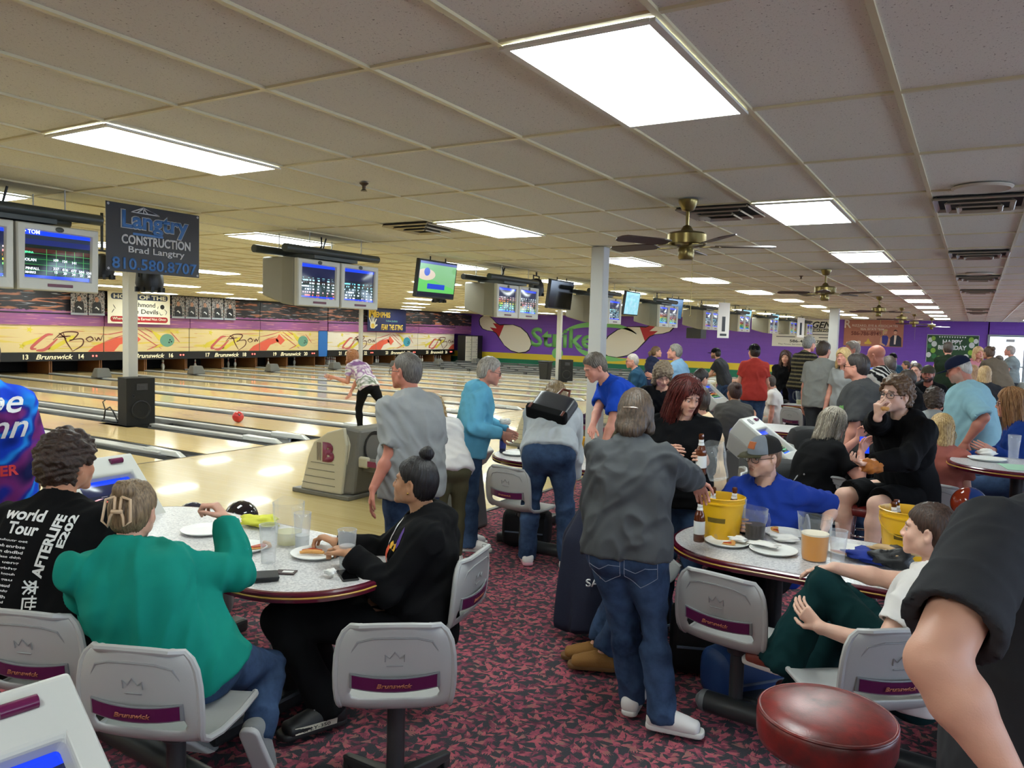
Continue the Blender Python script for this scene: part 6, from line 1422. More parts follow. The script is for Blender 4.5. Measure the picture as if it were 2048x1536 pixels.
def leg_prims(J, n, t=1.0, shin=True):
    S = J['S']; h, k, a = J['hip'+n], J['kn'+n], J['an'+n]; m = k+(a-k)*.3
    L = [(('c', h, h+(k-h)*.4, .088*S*t, .080*S*t), .05), (('c', h+(k-h)*.4, k, .080*S*t, .055*S*t), .04)]
    if shin: L += [(('c', k, m, .054*S*t, .056*S*t), .03), (('c', m, a, .056*S*t, .036*S*t), .03)]
    return L
def bbox_of(prims, m):
    lo = np.full(3, 1e9); hi = -lo
    for p in prims:
        a, b = bounds(p[0], m); lo = np.minimum(lo, a); hi = np.maximum(hi, b)
    return lo, hi
def clr(prims, infl, h, m=.03):
    lo, hi = bbox_of([p for p in prims if len(p) < 3 or p[2] == 1], infl+m); f = Field(lo, hi, h); grow(f, prims, infl); return f
def folds(v, f, amp, freq, seed, focus=None):
    """cloth folds: ridged low noise, strongest near the given joints"""
    N = vnorm(v, f); n = fbm(v*np.array([1, 1, .75]), freq, seed, 2); rid = 1-np.abs(n)*1.1; rid = np.clip(rid, -.6, 1)
    w_ = np.full(len(v), .35)
    if focus is not None:
        for c, rr in focus: w_ += 1.0*np.exp(-((v-np.array(c))**2).sum(1)/rr**2)
    return v+N*(rid*amp*np.minimum(w_, 1.5))[:, None]
def hair_prims(J, style):
    S = J['S']*.98; c = J['head']; r, f, u = head_frame(J); R = np.array([r, f, u])
    def W(x, y, z): return c+(r*x+f*y+u*z)*S
    E = lambda x, y, z, a, b, d, k=.015, op=1: ((('e', W(x, y, z), R, (a*S, b*S, d*S))), k, op)
    C = lambda p, q, a, b, k=.02, op=1: (('c', W(*p), W(*q), a*S, b*S), k, op)
    th = {'buzz': .003, 'short': .010, 'curly': .021, 'bob': .018, 'long': .018, 'pony': .009, 'slick': .007, 'topbun': .007, 'bun': .008, 'wavy': .022}.get(style, .01)
    P = [E(0, -.014, .038, .076+th, .096+th, .087+th, 0), E(0, -.045, -.01, .070+th, .068+th*.8, .085+th*.5, .03)]
    if style in ('buzz', 'short', 'curly'):
        P += [E(0, .086 if style != 'curly' else .094, -.036, .10, .075, .112, .012, -1)]
        for s in (-1, 1): P += [E(s*.085, .010, -.030, .030, .038, .042, .01, -1)]
        P += [E(0, -.02, -.155, .12, .12, .075, .01, -1)]
    elif style in ('pony', 'bun', 'topbun', 'slick'):
        P += [E(0, .070, -.045, .10, .078, .100, .012, -1)]
        for s in (-1, 1): P += [E(s*.088, .004, -.030, .028, .026, .040, .008, -1)]
        if style == 'slick': P += [C((0, -.055, -.03), (0, -.065, -.12), .074, .058), E(0, .06, -.12, .12, .10, .09, .01, -1)]
        else: P += [E(0, .0, -.170, .12, .12, .09, .01, -1)]
    return P, W, E, C
def lock_curves(W, paths, r0, seed=0, jit=.01, per=10, S=1, seg=5, tip=.25):
    """tapered strands following guide paths (head coordinates)"""
    rnd = np.random.RandomState(seed); q = MB()
    for path in paths:
        path = [np.array(p, float) for p in path]
        for k in range(per):
            o = rnd.randn(3)*jit; w0 = rnd.rand()*6; pts = []; sm = curve3(path, 5); n = len(sm)
            for i, p in enumerate(sm):
                t = i/(n-1); wv = jit*.35*np.array([math.sin(w0+t*9), math.cos(w0*1.3+t*8), 0])
                pts.append(V(W(*(p+o*(.6+.6*t)+wv))))
            q.tube(pts, [r0*S*(1-.75*(i/(n-1))**2) for i in range(n)], seg, True)
    return q
def curve3(pts, n=5):
    p = [np.array(q, float) for q in pts]; p = [2*p[0]-p[1]]+p+[2*p[-1]-p[-2]]; out = []
    for i in range(1, len(p)-2):
        for t in np.linspace(0, 1, n, endpoint=False):
            a, b_, c, d = p[i-1:i+3]; out.append(.5*((2*b_)+(-a+c)*t+(2*a-5*b_+4*c-d)*t*t+(-a+3*b_-3*c+d)*t**3))
    return out+[p[-2]]
def rel(v, o):     # keep meshes in the frame of the person's empty
    return v-np.array(o)
def person(label, J, skin='fair', build=(1, 1, 0, 0), top=None, bottom=None, shoes=None, hair=None, hairc=((60, 42, 30), (90, 66, 46)), extras=(), h=.011, fem=False, hands=None, beard=None, headh=None, fat=0, neckline=.07, arm_t=1.0, leg_t=1.0, group=None, brow=None, glass=None, hide=()):
    """top: dict(kind='tee'|'long'|'hood'|'polo'|'sleeveless', mat, col func, hem, infl); bottom: dict(kind='jeans'|'shorts'|'slim', mat)"""
    S = J['S']; base = np.array([J['pelvis'][0], J['pelvis'][1], 0.0]); root = thing('person', label, 'person', tuple(base), 0, group)
    hh = headh or min(h*.55, .006)
    tp = torso_prims(J, build); hd = hands or {}
    P = []; under = list(tp) if top else []
    if not top: P += list(tp)
    for n in 'LR':
        (under if (top and top['kind'] in ('long', 'hood') and not top.get('push')) else P).extend(arm_prims(J, n, arm_t))
        (under if (bottom and bottom['kind'] != 'shorts') else P).extend(leg_prims(J, n, leg_t))
    r, f, u = head_frame(J); up = nz(J['neck']-J['mid'])
    nk = [(('c', J['neck']-up*.02*S, J['head']-u*.05*S-f*.018*S, .060*S*(.92 if fem else 1)*(1+fat*.2), .052*S*(.9 if fem else 1)*(1+fat*.25)), .03)]
    P += nk
    for n in 'LR':
        ft = J['an'+n]; td = nz(J['toe'+n]); P += [(('c', ft, ft-np.array([0, 0, .03])*S, .036*S, .036*S), .02), (('c', ft-np.array([0, 0, .035])*S-td*.03*S, ft+td*.13*S-np.array([0, 0, .05])*S, .036*S, .026*S), .02)]
    lo, hi = bbox_of(P+under, .03); fb = Field(lo, hi, h); grow(fb, under, -.009); grow(fb, P, 0); v1, f1 = nets(fb)
    HP, W = head_prims(J, fem, fat); fh = clr(HP+[(nk[0][0], .02)], 0, hh); 
    v2, f2 = nets(fh)
    vs, fs = [v1, v2], [f1, f2]; nb = len(v1)
    for n, sd in (('L', -1), ('R', 1)):
        if n in hide: continue
        o = hd.get(n, {}); fd = J['wr'+n]-J['el'+n]; dr = o.get('dir', nz(fd)+np.array([0, 0, -.15])); lat = J['lat']*(1 if n == 'L' else -1)
        pn = o.get('palm', lat); sd_ = o.get('side', 1 if n == 'L' else -1)
        sd_ = -sd_ if o.get('flip') else sd_
        hp = hand_prims(J['wr'+n], np.array(dr, float), np.array(pn, float), S*o.get('s', 1), o.get('curl', .32), sd_, o.get('spread', .02), o.get('thumb', .5), o.get('fing'))
        fw_ = J['wr'+n]-nz(fd)*.05*S
        fp = clr([(('c', fw_, J['wr'+n], .030*S, .026*S), .01)]+hp, 0, min(hh, .0045)); va, fa_ = nets(fp); vs.append(va); fs.append(fa_)
    off = 0; FF = []
    for a, b in zip(vs, fs): FF.append(b+off); off += len(a)
    VV = np.concatenate(vs); FF = np.concatenate(FF)
    sk = lin(SKN[skin]); col = np.tile(sk, (len(VV), 1)); nn = fbm(VV, 30, 5, 2)*.04; col = col*(1+nn)[:, None]
    # colours of the face: lips, cheeks, brows, beard, stubble
    q = (VV-J['head'])/(S*.98); x, y, z = q@r, q@f, q@u; ishead = np.zeros(len(VV), bool); ishead[nb:nb+len(v2)] = True
    def blend(m, c, a=1.0):
        m = np.clip(m, 0, 1)[:, None]*a*ishead[:, None]; col[:] = col*(1-m)+np.array(c)*m
    blend(np.exp(-((np.abs(x)-.042)**2/.0004+(z+.035)**2/.0005))*(y > .03), sk*np.array([1.02, .75, .72]), .5)
    blend((np.abs(z+.067) < .0115-.008*(np.abs(x)/.02)**2).astype(float)*(y > .085)*(np.abs(x) < .021), lin((166, 88, 82) if fem else (168, 104, 90)), .75)
    bc = lin(brow or hairc[0]); blend(((np.abs(z-.0255-.004*np.cos(np.abs(x)*60)) < .0045) & (np.abs(x) > .013) & (np.abs(x) < .048)).astype(float)*(y > .06), bc, .8)
    blend(np.exp(-((np.abs(x)-.0315)**2/.00022+(z-.001)**2/.00003))*(y > .08), sk*.55, .6)
    if beard:
        m = 1/(1+np.exp((z+.060-.02*np.clip((np.abs(x)-.03)*30, 0, 1.6))/.004))*(y > -.012)*(z > -.125)*(1-((np.abs(z+.067) < .010) & (np.abs(x) < .018) & (y > .085)))
        m = np.maximum(m, ((np.abs(z+.052) < .006) & (np.abs(x) < .03) & (y > .08)).astype(float)); blend(m, lin(beard[0]), beard[1])
    bo = mk('body', rel(VV, base), FF, M_SKIN, root, col)
    # ---- eyes
    if hh < .0055:
        for s in (-1, 1):
            q_ = MB(); ec = W(s*.0315, .0775, .0); R3 = Matrix([list(r), list(f), list(u)]).transposed(); q_.sphere(tuple(rel(ec, base)), .0128*S, 16, 10, T=R3); q_.build('eye', mat('eye_white', (196, 188, 182), .25), root, 'all')
            q_ = MB(); q_.lathe([(.001, .0004), (.0045*S, 0), (.0052*S, -.0006)], 12, T=R3.to_3x3() @ Matrix.Rotation(-PI/2, 3, 'X'), c=tuple(rel(W(s*.0315, .0775, -.001)+f*.0124*S, base))); q_.build('iris', mat('iris_dark', (44, 30, 22), .2), root, True)
            # upper lid
            q_ = MB(); q_.tube([tuple(rel(W(s*.0315+.0125*math.sin(a), .0775+.0118*math.cos(a), .0045+.0015*math.cos(a)), base)) for a in np.linspace(-1.2, 1.2, 7)], .0032*S, 6); q_.build('eyelid', mat('eyelid_%s' % skin, tuple(int(c*.85) for c in SKN[skin]), .5), root, True)
    # ---- clothes
    parts = {}
    if bottom:
        kd = bottom['kind']; t_ = {'jeans': 1.0, 'slim': .92, 'shorts': 1.12, 'wide': 1.05, 'slacks': 1.05}[kd]*bottom.get('t', 1.0); infl = bottom.get('infl', .012 if kd != 'slim' else .006)
        B = tp[:1]+[tp[1]]+[x for x in tp[-2:]]
        for n in 'LR':
            S_ = S; hq, k, a = J['hip'+n], J['kn'+n], J['an'+n]
            B += leg_prims(J, n, t_*leg_t, kd != 'shorts')
            if kd in ('jeans', 'slacks', 'wide'):
                ww = {'jeans': .054, 'slacks': .060, 'wide': .10}[kd]*bottom.get('cuff', 1); B.append((('c', k+(a-k)*.3, a+(a-k)*.10, .062*S, ww*S), .02))
            if kd == 'shorts': B.append((('c', hq+(k-hq)*.3, hq+(k-hq)*.95, .098*S, .094*S), .03))
        fb = clr(B, infl, h); 
        wc = J['pelvis']+nz(J['mid']-J['pelvis'])*bottom.get('waist', .075)*S; cutp(fb, wc, J['mid']-J['pelvis'], (tuple(wc+nz(J['mid']-J['pelvis'])*.16*S), bottom.get('cutr', .24*S*build[0]+.05)))
        for n in 'LR':
            k, a = J['kn'+n], J['an'+n]
            if kd == 'shorts':
                dn = nz(k-J['hip'+n]); e = J['hip'+n]+dn*LEN['th']*S*bottom.get('len', .88); cutp(fb, e, dn, (tuple(e+dn*.12), .14))
            else:
                dn = nz(a-k); e = a+dn*bottom.get('drop', .045 if kd != 'slim' else .0)*S; cutp(fb, e, dn, (tuple(e+dn*.12*S), .135*S))
        vv, ff = nets(fb)
        v0_ = vv
        vv = folds(vv, ff, bottom.get('amp', .008 if kd != 'slim' else .003), bottom.get('freq', 15), 3+int(base[0]*100) % 50, [(J['knL'], .14), (J['knR'], .14), (J['hipL'], .12), (J['hipR'], .12), (J['anL'], .16), (J['anR'], .16)])
        wq = np.clip(1.5-np.sqrt(((v0_-J['pelvis'])**2).sum(1))/(.17*S), 0, 1)[:, None] if top else 0; vv = vv*(1-wq)+(v0_-vnorm(v0_, ff)*.006)*wq
        vv[:, 2] = np.maximum(vv[:, 2], .004)
        parts['bottom'] = mk(bottom.get('name', 'jeans'), rel(vv, base), ff, bottom['mat'], root, bottom['col'](vv, J) if 'col' in bottom else None)
    if top:
        kd = top['kind']; infl = top.get('infl', .016); T = list(tp); ln = kd in ('long', 'hood')
        at_ = top.get('arm', 1.18 if ln else 1.3)
        SL = {}
        for n in 'LR':
            if ln: SL[n] = arm_prims(J, n, at_*arm_t**.7, 1, True)
            elif kd != 'sleeveless':
                a, e = J['sh'+n], J['el'+n]; sl = top.get('sleeve', .62); m = a+(e-a)*(sl+.1); SL[n] = [(('c', a, m, .050*S*at_/1.3*arm_t**.7, .056*S*at_/1.25*arm_t), .03)]
        P0 = J['pelvis']; ax = nz(J['mid']-P0); hem = top.get('hem', .08)
        hl = nz(J['hipR']-J['hipL']); T.append((('s', P0-ax*(hem*.9)*S, P0+ax*.06*S, hl, .172*S*build[0], .122*S*build[1], .168*S*build[0], .120*S*build[1]), .04))
        if top.get('drape'): T.append((('s', P0-ax*(hem*.8)*S, J['mid'], hl, .175*S*build[0], .125*S*build[1], .165*S*build[0], .12*S*build[1]), .05))
        if kd == 'hood':
            bk = -nz(np.cross(up, J['lat'])); T += [(('c', J['neck']+bk*.035*S+J['lat']*-.06*S+up*.0*S, J['neck']+bk*.035*S+J['lat']*.06*S, .052*S, .052*S), .03), (('c', J['neck']+bk*.07*S-up*.03*S, J['neck']+bk*.095*S-up*.08*S, .075*S, .05*S), .03)]
            for s in (-1, 1): T.append((('c', J['neck']+J['lat']*s*.075*S+bk*.02*S+up*.012*S, J['neck']-bk*.085*S-up*.09*S+J['lat']*s*.02*S, .035*S, .02*S), .02))
        allp = T+SL.get('L', [])+SL.get('R', []); lo, hi = bbox_of(allp, infl+.03); fb = Field(lo, hi, h); grow(fb, T, infl)
        hc = P0-ax*hem*S; cutp(fb, hc, -ax, (tuple(hc-ax*.22*S), .36*S*max(1, build[0])), .006)
        grow(fb, [(('c', J['neck']-up*.015*S+nz(np.cross(up, J['lat']))*.012*S, J['head'], neckline*S, neckline*S*.95), .008, -1)])
        for n in SL:
            fs_ = Field(lo, hi, h); grow(fs_, SL[n], infl)
            if ln:
                dn = nz(J['wr'+n]-J['el'+n]); e = J['wr'+n]-dn*(top.get('push', .005)*S); cutp(fs_, e, dn, (tuple(e+dn*.13*S), .15*S), .003); w_ = .030*S if not top.get('push') else .038*S*arm_t; grow(fs_, [(('c', e-dn*.03*S, e+dn*.03*S, w_, w_), .003, -1)])
            else:
                a, e0 = J['sh'+n], J['el'+n]; dn = nz(e0-a); e = a+(e0-a)*top.get('sleeve', .62); cutp(fs_, e, dn, (tuple(e+dn*.12*S), .14*S), .003); grow(fs_, [(('c', e-dn*.035*S, e+dn*.03*S, .050*S*arm_t, .050*S*arm_t), .003, -1)])
            fb.F = smin(fb.F, fs_.F, .025)
        vv, ff = nets(fb)
        foc = [(J['elL'], .11), (J['elR'], .11), (J['mid'], .17), (J['shL'], .11), (J['shR'], .11), (J['pelvis'], .16)]
        vv = folds(vv, ff, top.get('amp', .012), top.get('freq', 15), 7+int(abs(base[1])*100) % 60, foc)
        parts['top'] = mk(top.get('name', 'shirt'), rel(vv, base), ff, top['mat'], root, top['col'](vv, J) if 'col' in top else None)
    if shoes:
        for n in 'LR':
            a = J['an'+n]; fz = np.array([0, 0, -1.0]); td = nz(J['toe'+n]); sh = nz(a-J['kn'+n]) if shoes.get('tilt') else fz
            dn = J.get('sole'+n, fz); td = nz(td-dn*(td@dn)); sc_ = S*shoes.get('s', 1.0)
            g0 = a+dn*.075*S; lt = nz(np.cross(td, dn)); sz = shoes.get('size', 1)
            U_ = [(('c', a-td*.012*sc_, a+dn*.02*sc_-td*.01*sc_, .042*sc_, .044*sc_), .02), (('s', a-td*.045*sc_+dn*.040*sc_, a+td*.16*sc_+dn*.052*sc_, lt, .042*sc_, .036*sc_, .043*sc_, .028*sc_), .02), (('c', a+dn*.012*sc_+td*.02*sc_, a+td*.11*sc_+dn*.038*sc_, .036*sc_, .030*sc_), .03)]
            fb = clr(U_, .004, .006); cutp(fb, g0, dn, None); cutp(fb, a-dn*.018*S, -dn, None)
            vv, ff = nets(fb); so = mk(shoes.get('name', 'shoe'), rel(vv, base), ff, shoes['mat'], root)
            fb = Field(*bbox_of([(('s', g0-td*.055*sc_, g0+td*.185*sc_, lt, .046*sc_, .02, .05*sc_, .02),)], .04), .006); grow(fb, [(('s', g0-td*.045*sc_, g0+td*.17*sc_, lt, .043*sc_, .06*sc_, .047*sc_, .06*sc_), 0)]); cutp(fb, g0+dn*.016*S, dn, None); cutp(fb, g0-dn*.012*S, -dn, None)
            vv, ff = nets(fb); mk('sole', rel(vv, base), ff, shoes.get('sole', mat('sole_white', (214, 212, 206), .6)), so)
            if shoes.get('lace', True):
                q_ = MB()
                for k in range(4): c0 = a+td*(.045+.02*k)*sc_+dn*(-.02+.012*k)*sc_; q_.tube([tuple(rel(c0-lt*.022*sc_, base)), tuple(rel(c0-dn*.008*sc_, base)), tuple(rel(c0+lt*.022*sc_, base))], .003, 5)
                q_.build('laces', shoes.get('lacem', mat('lace_white', (210, 208, 204), .8)), so, True)
    # ---- hair
    if hair:
        hm = hair_mat('hair_%d_%d_%d%s' % (*hairc[0], '_c' if hair in ('curly', 'wavy') else ''), hairc[0], hairc[1], hair in ('curly', 'wavy'))
        HPm, HW, E, C = hair_prims(J, hair); ex = []
        if hair in ('long', 'bob', 'wavy', 'crop'):
            ll = {'long': .26, 'bob': .10, 'wavy': .07, 'crop': .0}[hair]
            for s in (-1, 1): ex += [C((s*.066, -.01, .02), (s*.078, .002, -.09-ll*.25), .030, .026), C((s*.076, .0, -.08), (s*.085, .0, -.07-ll*.85), .026, .016)]
            ex += [C((0, -.06, .0), (0, -.085, -.10-ll*.4), .060, .062), C((-.04, -.07, -.05), (-.05, -.085, -.08-ll), .05, .03), C((.04, -.07, -.05), (.05, -.085, -.08-ll), .05, .03)]
            ex += [E(0, .082, -.035, .060, .060, .092, .012, -1)]
            if hair == 'long': ex += [E(0, .1, -.10, .052, .10, .16, .01, -1)]
        if hair == 'bun': ex += [E(0, -.105, .085, .045, .042, .042, .01)]
        if hair == 'slick': ex = [C((0, -.085, -.03), (0, -.10, -.10), .05, .035)]
        if hair == 'pony': ex += [C((0, -.10, .03), (0, -.15, -.02), .026, .034), C((0, -.15, -.02), (0, -.145, -.20), .034, .012)]
        ex2 = [e for e in (extras_h(J, E, C) for extras_h in ([] if not J.get('hx') else [J['hx']]))]
        for e in ex2: ex += e
        fb = clr(HPm+ex, 0, max(hh, .0055) if h < .012 else hh*1.2)
        # keep the volume clear of the back and shoulders
        vv, ff = nets(fb); N = vnorm(vv, ff); qh = (vv-J['head'])@np.array([r, f, u]).T
        if hair in ('curly', 'wavy'): dsp = .007*np.abs(fbm(vv, 42, 2, 3))+.004*fbm(vv, 95, 4, 1)
        else:
            ang = np.arctan2(qh[:, 0], qh[:, 1]+.02); dsp = .0022*np.sin(ang*34+fbm(vv, 14, 3, 2)*2.5)+.002*fbm(vv*np.array([1, 1, .25]), 60, 6, 1)
            if hair == 'buzz': dsp *= .3
        vv = vv+N*dsp[:, None]*S; parts['hair'] = mk('hair', rel(vv, base), ff, hm, root)
        if J.get('locks') is not None:
            q_ = lock_curves(HW, J['locks'], J.get('lock_r', .0045), 3, J.get('lock_j', .014), J.get('lock_n', 7), S); q_.v = [tuple(np.array(p)-base) for p in q_.v]; q_.build('hair_locks', hm, root, 'all')
    if glass: glasses_on(root, base, J, glass)
    root['_'] = 0; del root['_']
    return root, parts, base
def glasses_on(root, base, J, m=None, w_=.030, hgt=.020):
    S = J['S']*.98; c = J['head']; r, f, u = head_frame(J); W = lambda x, y, z: tuple(c+(r*x+f*y+u*z)*S-base)
    q = MB(); m = m if not isinstance(m, bool) else mat('spectacle_black', (20, 18, 18), .3)
    for s in (-1, 1):
        q.tube([W(s*.034+w_*.82*math.copysign(abs(math.cos(a))**.7, math.cos(a)), .104-.012*abs((s*.034+w_*.8*math.cos(a))/.06)**2, -.004+hgt*math.copysign(abs(math.sin(a))**.7, math.sin(a))) for a in np.linspace(0, 2*PI, 17)], .0020*S, 5)
        q.tube([W(s*.060, .094, .002), W(s*.078, .07, .002), W(s*.085, .0, .0)], .0020*S, 5)
    q.tube([W(-.011, .107, .002), W(0, .110, .005), W(.011, .107, .002)], .0020*S, 5)
    g = q.build('glasses', m, root, True)
    q = MB()
    for s in (-1, 1): q.add([W(s*.034+w_*.8*math.copysign(abs(math.cos(a))**.7, math.cos(a)), .1035-.012*abs((s*.034)/.06)**2, -.004+hgt*.95*math.copysign(abs(math.sin(a))**.7, math.sin(a))) for a in np.linspace(0, 2*PI, 17)[:-1]], [tuple(range(16))])
    q.build('lens', clear_mat('lens_glass', (200, 215, 225), .05, .04) if 'lens_glass' not in bpy.data.materials else bpy.data.materials['lens_glass'], g)
def cap_on(root, base, J, m, m2=None, brim=None, back=False, patch=None):
    S = J['S']*.98; c = J['head']; r, f, u = head_frame(J); sg = -1 if back else 1; R = Matrix([list(r), list(f*sg), list(u)]).transposed()
    def L(x, y, z): return tuple(c+(r*x+f*sg*y+u*z)*S-base)
    q = MB(); n = 28; rg = []
    for k in range(9):
        ph = k/8*PI/2; rad = math.cos(ph)**.75 if k < 8 else .02; zz = .030+.098*math.sin(ph)
        rg.append([L(.0905*rad*math.sin(a), -.012+.110*rad*math.cos(a)+(.004*math.cos(a) if k < 5 else 0), zz+(-.006*math.cos(a) if k == 0 else 0)) for a in np.linspace(0, 2*PI, n+1)[:-1]])
    q.loft(rg, True, True); q.cur = 0
    if m2:
        for i, fc in enumerate(q.f):
            j = i % n; a = 2*PI*(j+.5)/n
            if not (a < 1.05 or a > 2*PI-1.05): q.mi[i] = 1
    cp = q.build('cap', [m, m2] if m2 else m, root, True)
    q = MB(); rows_ = []
    for j in range(11):
        a = -1.05+2.1*j/10; rows_.append([L(.088*math.sin(a), -.012+.108*math.cos(a), .030-.006*math.cos(a)), L(.093*math.sin(a)*.99, -.012+(.150+.03*math.cos(a*1.3))*math.cos(a*.82), .026-.0*abs(a)), L(.086*math.sin(a)*.97, -.012+(.155+.052*math.cos(a*1.4))*math.cos(a*.82), .016-.012*abs(a)**2+.006)])
    q.loft(rows_, False, False); q.build('brim', brim or m, cp, True, solid=.003)
    if patch: q = MB(); q.hexa([L(-.026, .080, .060), L(.026, .080, .060), L(.026, .100, .060), L(-.026, .100, .060)], [L(-.024, .060, .100), L(.024, .060, .100), L(.024, .083, .100), L(-.024, .083, .100)]); q.build('cap_patch', patch, cp)
    return cp
def project_text(body, target, O, right, up, width, m, name='print', bold=.02, height=None, shear=0, root=None, lift=.003, look=None):
    """printed writing laid onto a garment: the letters are dropped along the viewing normal on its surface"""
    dg = bpy.context.evaluated_depsgraph_get(); me = text_mesh(body, 1, bold, shear) if isinstance(body, str) else body
    bm = bmesh.new(); bm.from_mesh(me)
    bmesh.ops.triangulate(bm, faces=bm.faces[:]); 
    if isinstance(body, str): bmesh.ops.subdivide_edges(bm, edges=[e for e in bm.edges if e.calc_length() > .25], cuts=2)
    co = np.array([v.co for v in bm.verts]); lo, hi = co.min(0), co.max(0); c = (lo+hi)/2; d = hi-lo; sx = width/d[0]; sy = height/d[1] if height else sx
    right = nz(right); up = nz(np.array(up)-right*(np.array(up)@right)); N = np.cross(right, up); O = np.array(O, float)
    pm = target.data; off = np.array(target.parent.location)
    bv = BVHTree.FromPolygons([tuple(v.co) for v in pm.vertices], [tuple(p.vertices) for p in pm.polygons])
    for v, p in zip(bm.verts, co):
        w_ = O+right*(p[0]-c[0])*sx+up*(p[1]-c[1])*sy-off
        hit = bv.ray_cast(V(w_+N*.35), V(-N), 1.0)
        q = np.array(hit[0])+N*lift if hit[0] is not None else w_
        v.co = V(q)
    me2 = bpy.data.meshes.new(name); bm.to_mesh(me2); bm.free(); me2.materials.clear(); me2.materials.append(m)
    o = bpy.data.objects.new(name, me2); COL.objects.link(o); o.parent = target; return o
# ================================================================ WHO IS IN THE HALL
FIT_LOG = []
def fit(u, v, depth, face, S=None, seat=None, pel=None, **pose):
    t = at(u, v, depth); s_ = S or 1.0; st = seat
    for _ in range(8):
        J = place(stand_pose(S=s_, seat=st, **pose), 0, 0, face); dz = t[2]-J['head'][2]
        if seat is None:
            if S is None: s_ = min(1.16, max(.84, s_*(1+dz/J['head'][2])))
        else: st = min(.85, max(.36, st+dz))
    d = np.array([t[0]-J['head'][0], t[1]-J['head'][1], 0.0])
    for k in list(J):
        if k in ('S', 'hf', 'lat') or k[:3] == 'toe': continue
        J[k] = J[k]+d
    if pel:
        D = at(*pel)-J['pelvis']
        for k in J:
            if k[:3] in ('pel', 'hip', 'knL', 'knR', 'anL', 'anR'): J[k] = J[k]+D*np.array([1, 1, 1 if k[:3] in ('pel', 'hip') else .0])
        J['mid'] = J['mid']+D*.45; J['lat'] = J['lat']
    FIT_LOG.append((u, v, round(s_, 2), None if st is None else round(st, 2), round(dz, 2), np.round(J['pelvis'], 2).tolist()))
    return J
def az(u): return 120.9-math.degrees(math.atan((u-1024)/FPX))
BLK = cloth('cloth_black', (13, 13, 15)); CHAR = cloth('cloth_charcoal', (74, 76, 78), .08); GRY = cloth('cloth_heather_grey', (150, 152, 152), .06); TEALC = cloth('cloth_teal', (20, 132, 116), .06)
NAVY = cloth('cloth_navy', (24, 30, 52)); ROY = cloth('cloth_royal_blue', (24, 66, 172), .08); SKYB = cloth('cloth_sky_blue', (104, 178, 212), .08); REDT = cloth('cloth_red', (178, 62, 54)); WHT = cloth('cloth_white', (222, 218, 214), .04); PEACH = cloth('cloth_peach', (236, 208, 170), .05)
LBL = cloth('cloth_pale_blue', (150, 192, 202), .05); OLV = cloth('cloth_olive', (84, 80, 58)); DGRN = cloth('cloth_bottle_green', (14, 48, 50)); DKB = cloth('cloth_deep_blue', (24, 52, 120)); STL = cloth('cloth_steel_blue', (40, 74, 98)); PINKD = cloth('cloth_dusty_rose', (166, 96, 84)); DGY = cloth('cloth_dark_grey', (52, 53, 56))
WSH = mat('shoe_white', (216, 212, 208), .55); BSH = mat('shoe_black', (20, 20, 21), .55); GSH = mat('shoe_grey_knit', (136, 138, 138), .8, bump=.3)
def stripes(a, b, per, axis=2, off=0):
    def f(v, J):
        m = (np.mod(v[:, axis]/per+off, 1) < .35)[:, None]; return np.where(m, lin(b), lin(a))
    return f
def tiedye(cols, freq=7, seed=1):
    def f(v, J):
        n = fbm(v, freq, seed, 3); n = (np.tanh(n)+1)/2*(len(cols)-1); i = np.clip(n.astype(int), 0, len(cols)-2); t = np.clip((n-i)*1.6-.3, 0, 1)[:, None]; C_ = np.array([lin(c) for c in cols]); return C_[i]*(1-t)+C_[i+1]*t
    return f
JB = lambda **k: dict(kind='jeans', mat=M_DENIM, **k)
# 1 tie-dye jersey man at the left edge
J = fit(-40, 712, 4.1, 158, arms=((8, 12, 20), (6, 12, 22)))
r1, p1, b1 = person('person standing at the left edge in a blue and purple tie-dye jersey', J, 'fair', (1.12, 1.1, .3, 0), dict(kind='tee', mat=M_CLOTH, col=tiedye([(12, 16, 60), (20, 60, 190), (30, 130, 220), (28, 40, 140), (110, 40, 110), (16, 20, 70)], 8), sleeve=.95, hem=.16, drape=1, name='jersey'), JB(), dict(mat=BSH), 'short', ((50, 36, 28), (80, 60, 46)), h=.010)
MWT = mat('print_white_ink', (228, 228, 228), .7); MRD = mat('print_red_ink', (200, 44, 50), .7)
rt = -np.array([math.cos(math.radians(158+90)), math.sin(math.radians(158+90)), 0]); nb = J['mid']
project_text('Joe', p1['top'], nb+np.array([0, 0, .19])+rt*.05, rt, (0, 0, 1), .26, MWT, 'printed_name', .01, shear=.35)
project_text('Lynn', p1['top'], nb+np.array([0, 0, .06])+rt*.03, rt, (0, 0, 1), .34, MWT, 'printed_name', .01, shear=.35)
project_text('HAMMER', p1['top'], nb+np.array([0, 0, -.15]), rt, (0, 0, 1), .30, MRD, 'printed_word', .03)
# 2 curly haired man in the tour shirt
J = fit(138, 925, 3.45, 128, seat=.46, S=1.08, lean=14, head=(-30, -6), arms=((30, 8, 60), (38, 8, 60, 15)))
r2, p2, b2 = person('person seated at left with curly dark hair and black T-shirt printed world tour', J, 'tan', (1.16, 1.15, .7, 0), dict(kind='tee', mat=BLK, hem=.1, drape=1, name='t_shirt'), dict(kind='slacks', mat=BLK, name='trousers'), dict(mat=BSH), 'curly', ((34, 24, 20), (70, 48, 38)), h=.010)
fw = nz(J['neck']-J['pelvis']); bdir = -np.array([math.cos(math.radians(128)), math.sin(math.radians(128)), 0]); rt = np.cross(fw, bdir); rt = nz(rt); tt = p2['top']
CT = J['mid']+fw*.10*1
def TP(s, dx, dz, w_, name='printed_text', **k): return project_text(s, tt, CT+rt*dx+fw*dz, rt*math.cos(-.12)+fw*math.sin(-.12), fw, w_, MWT, name, **k)
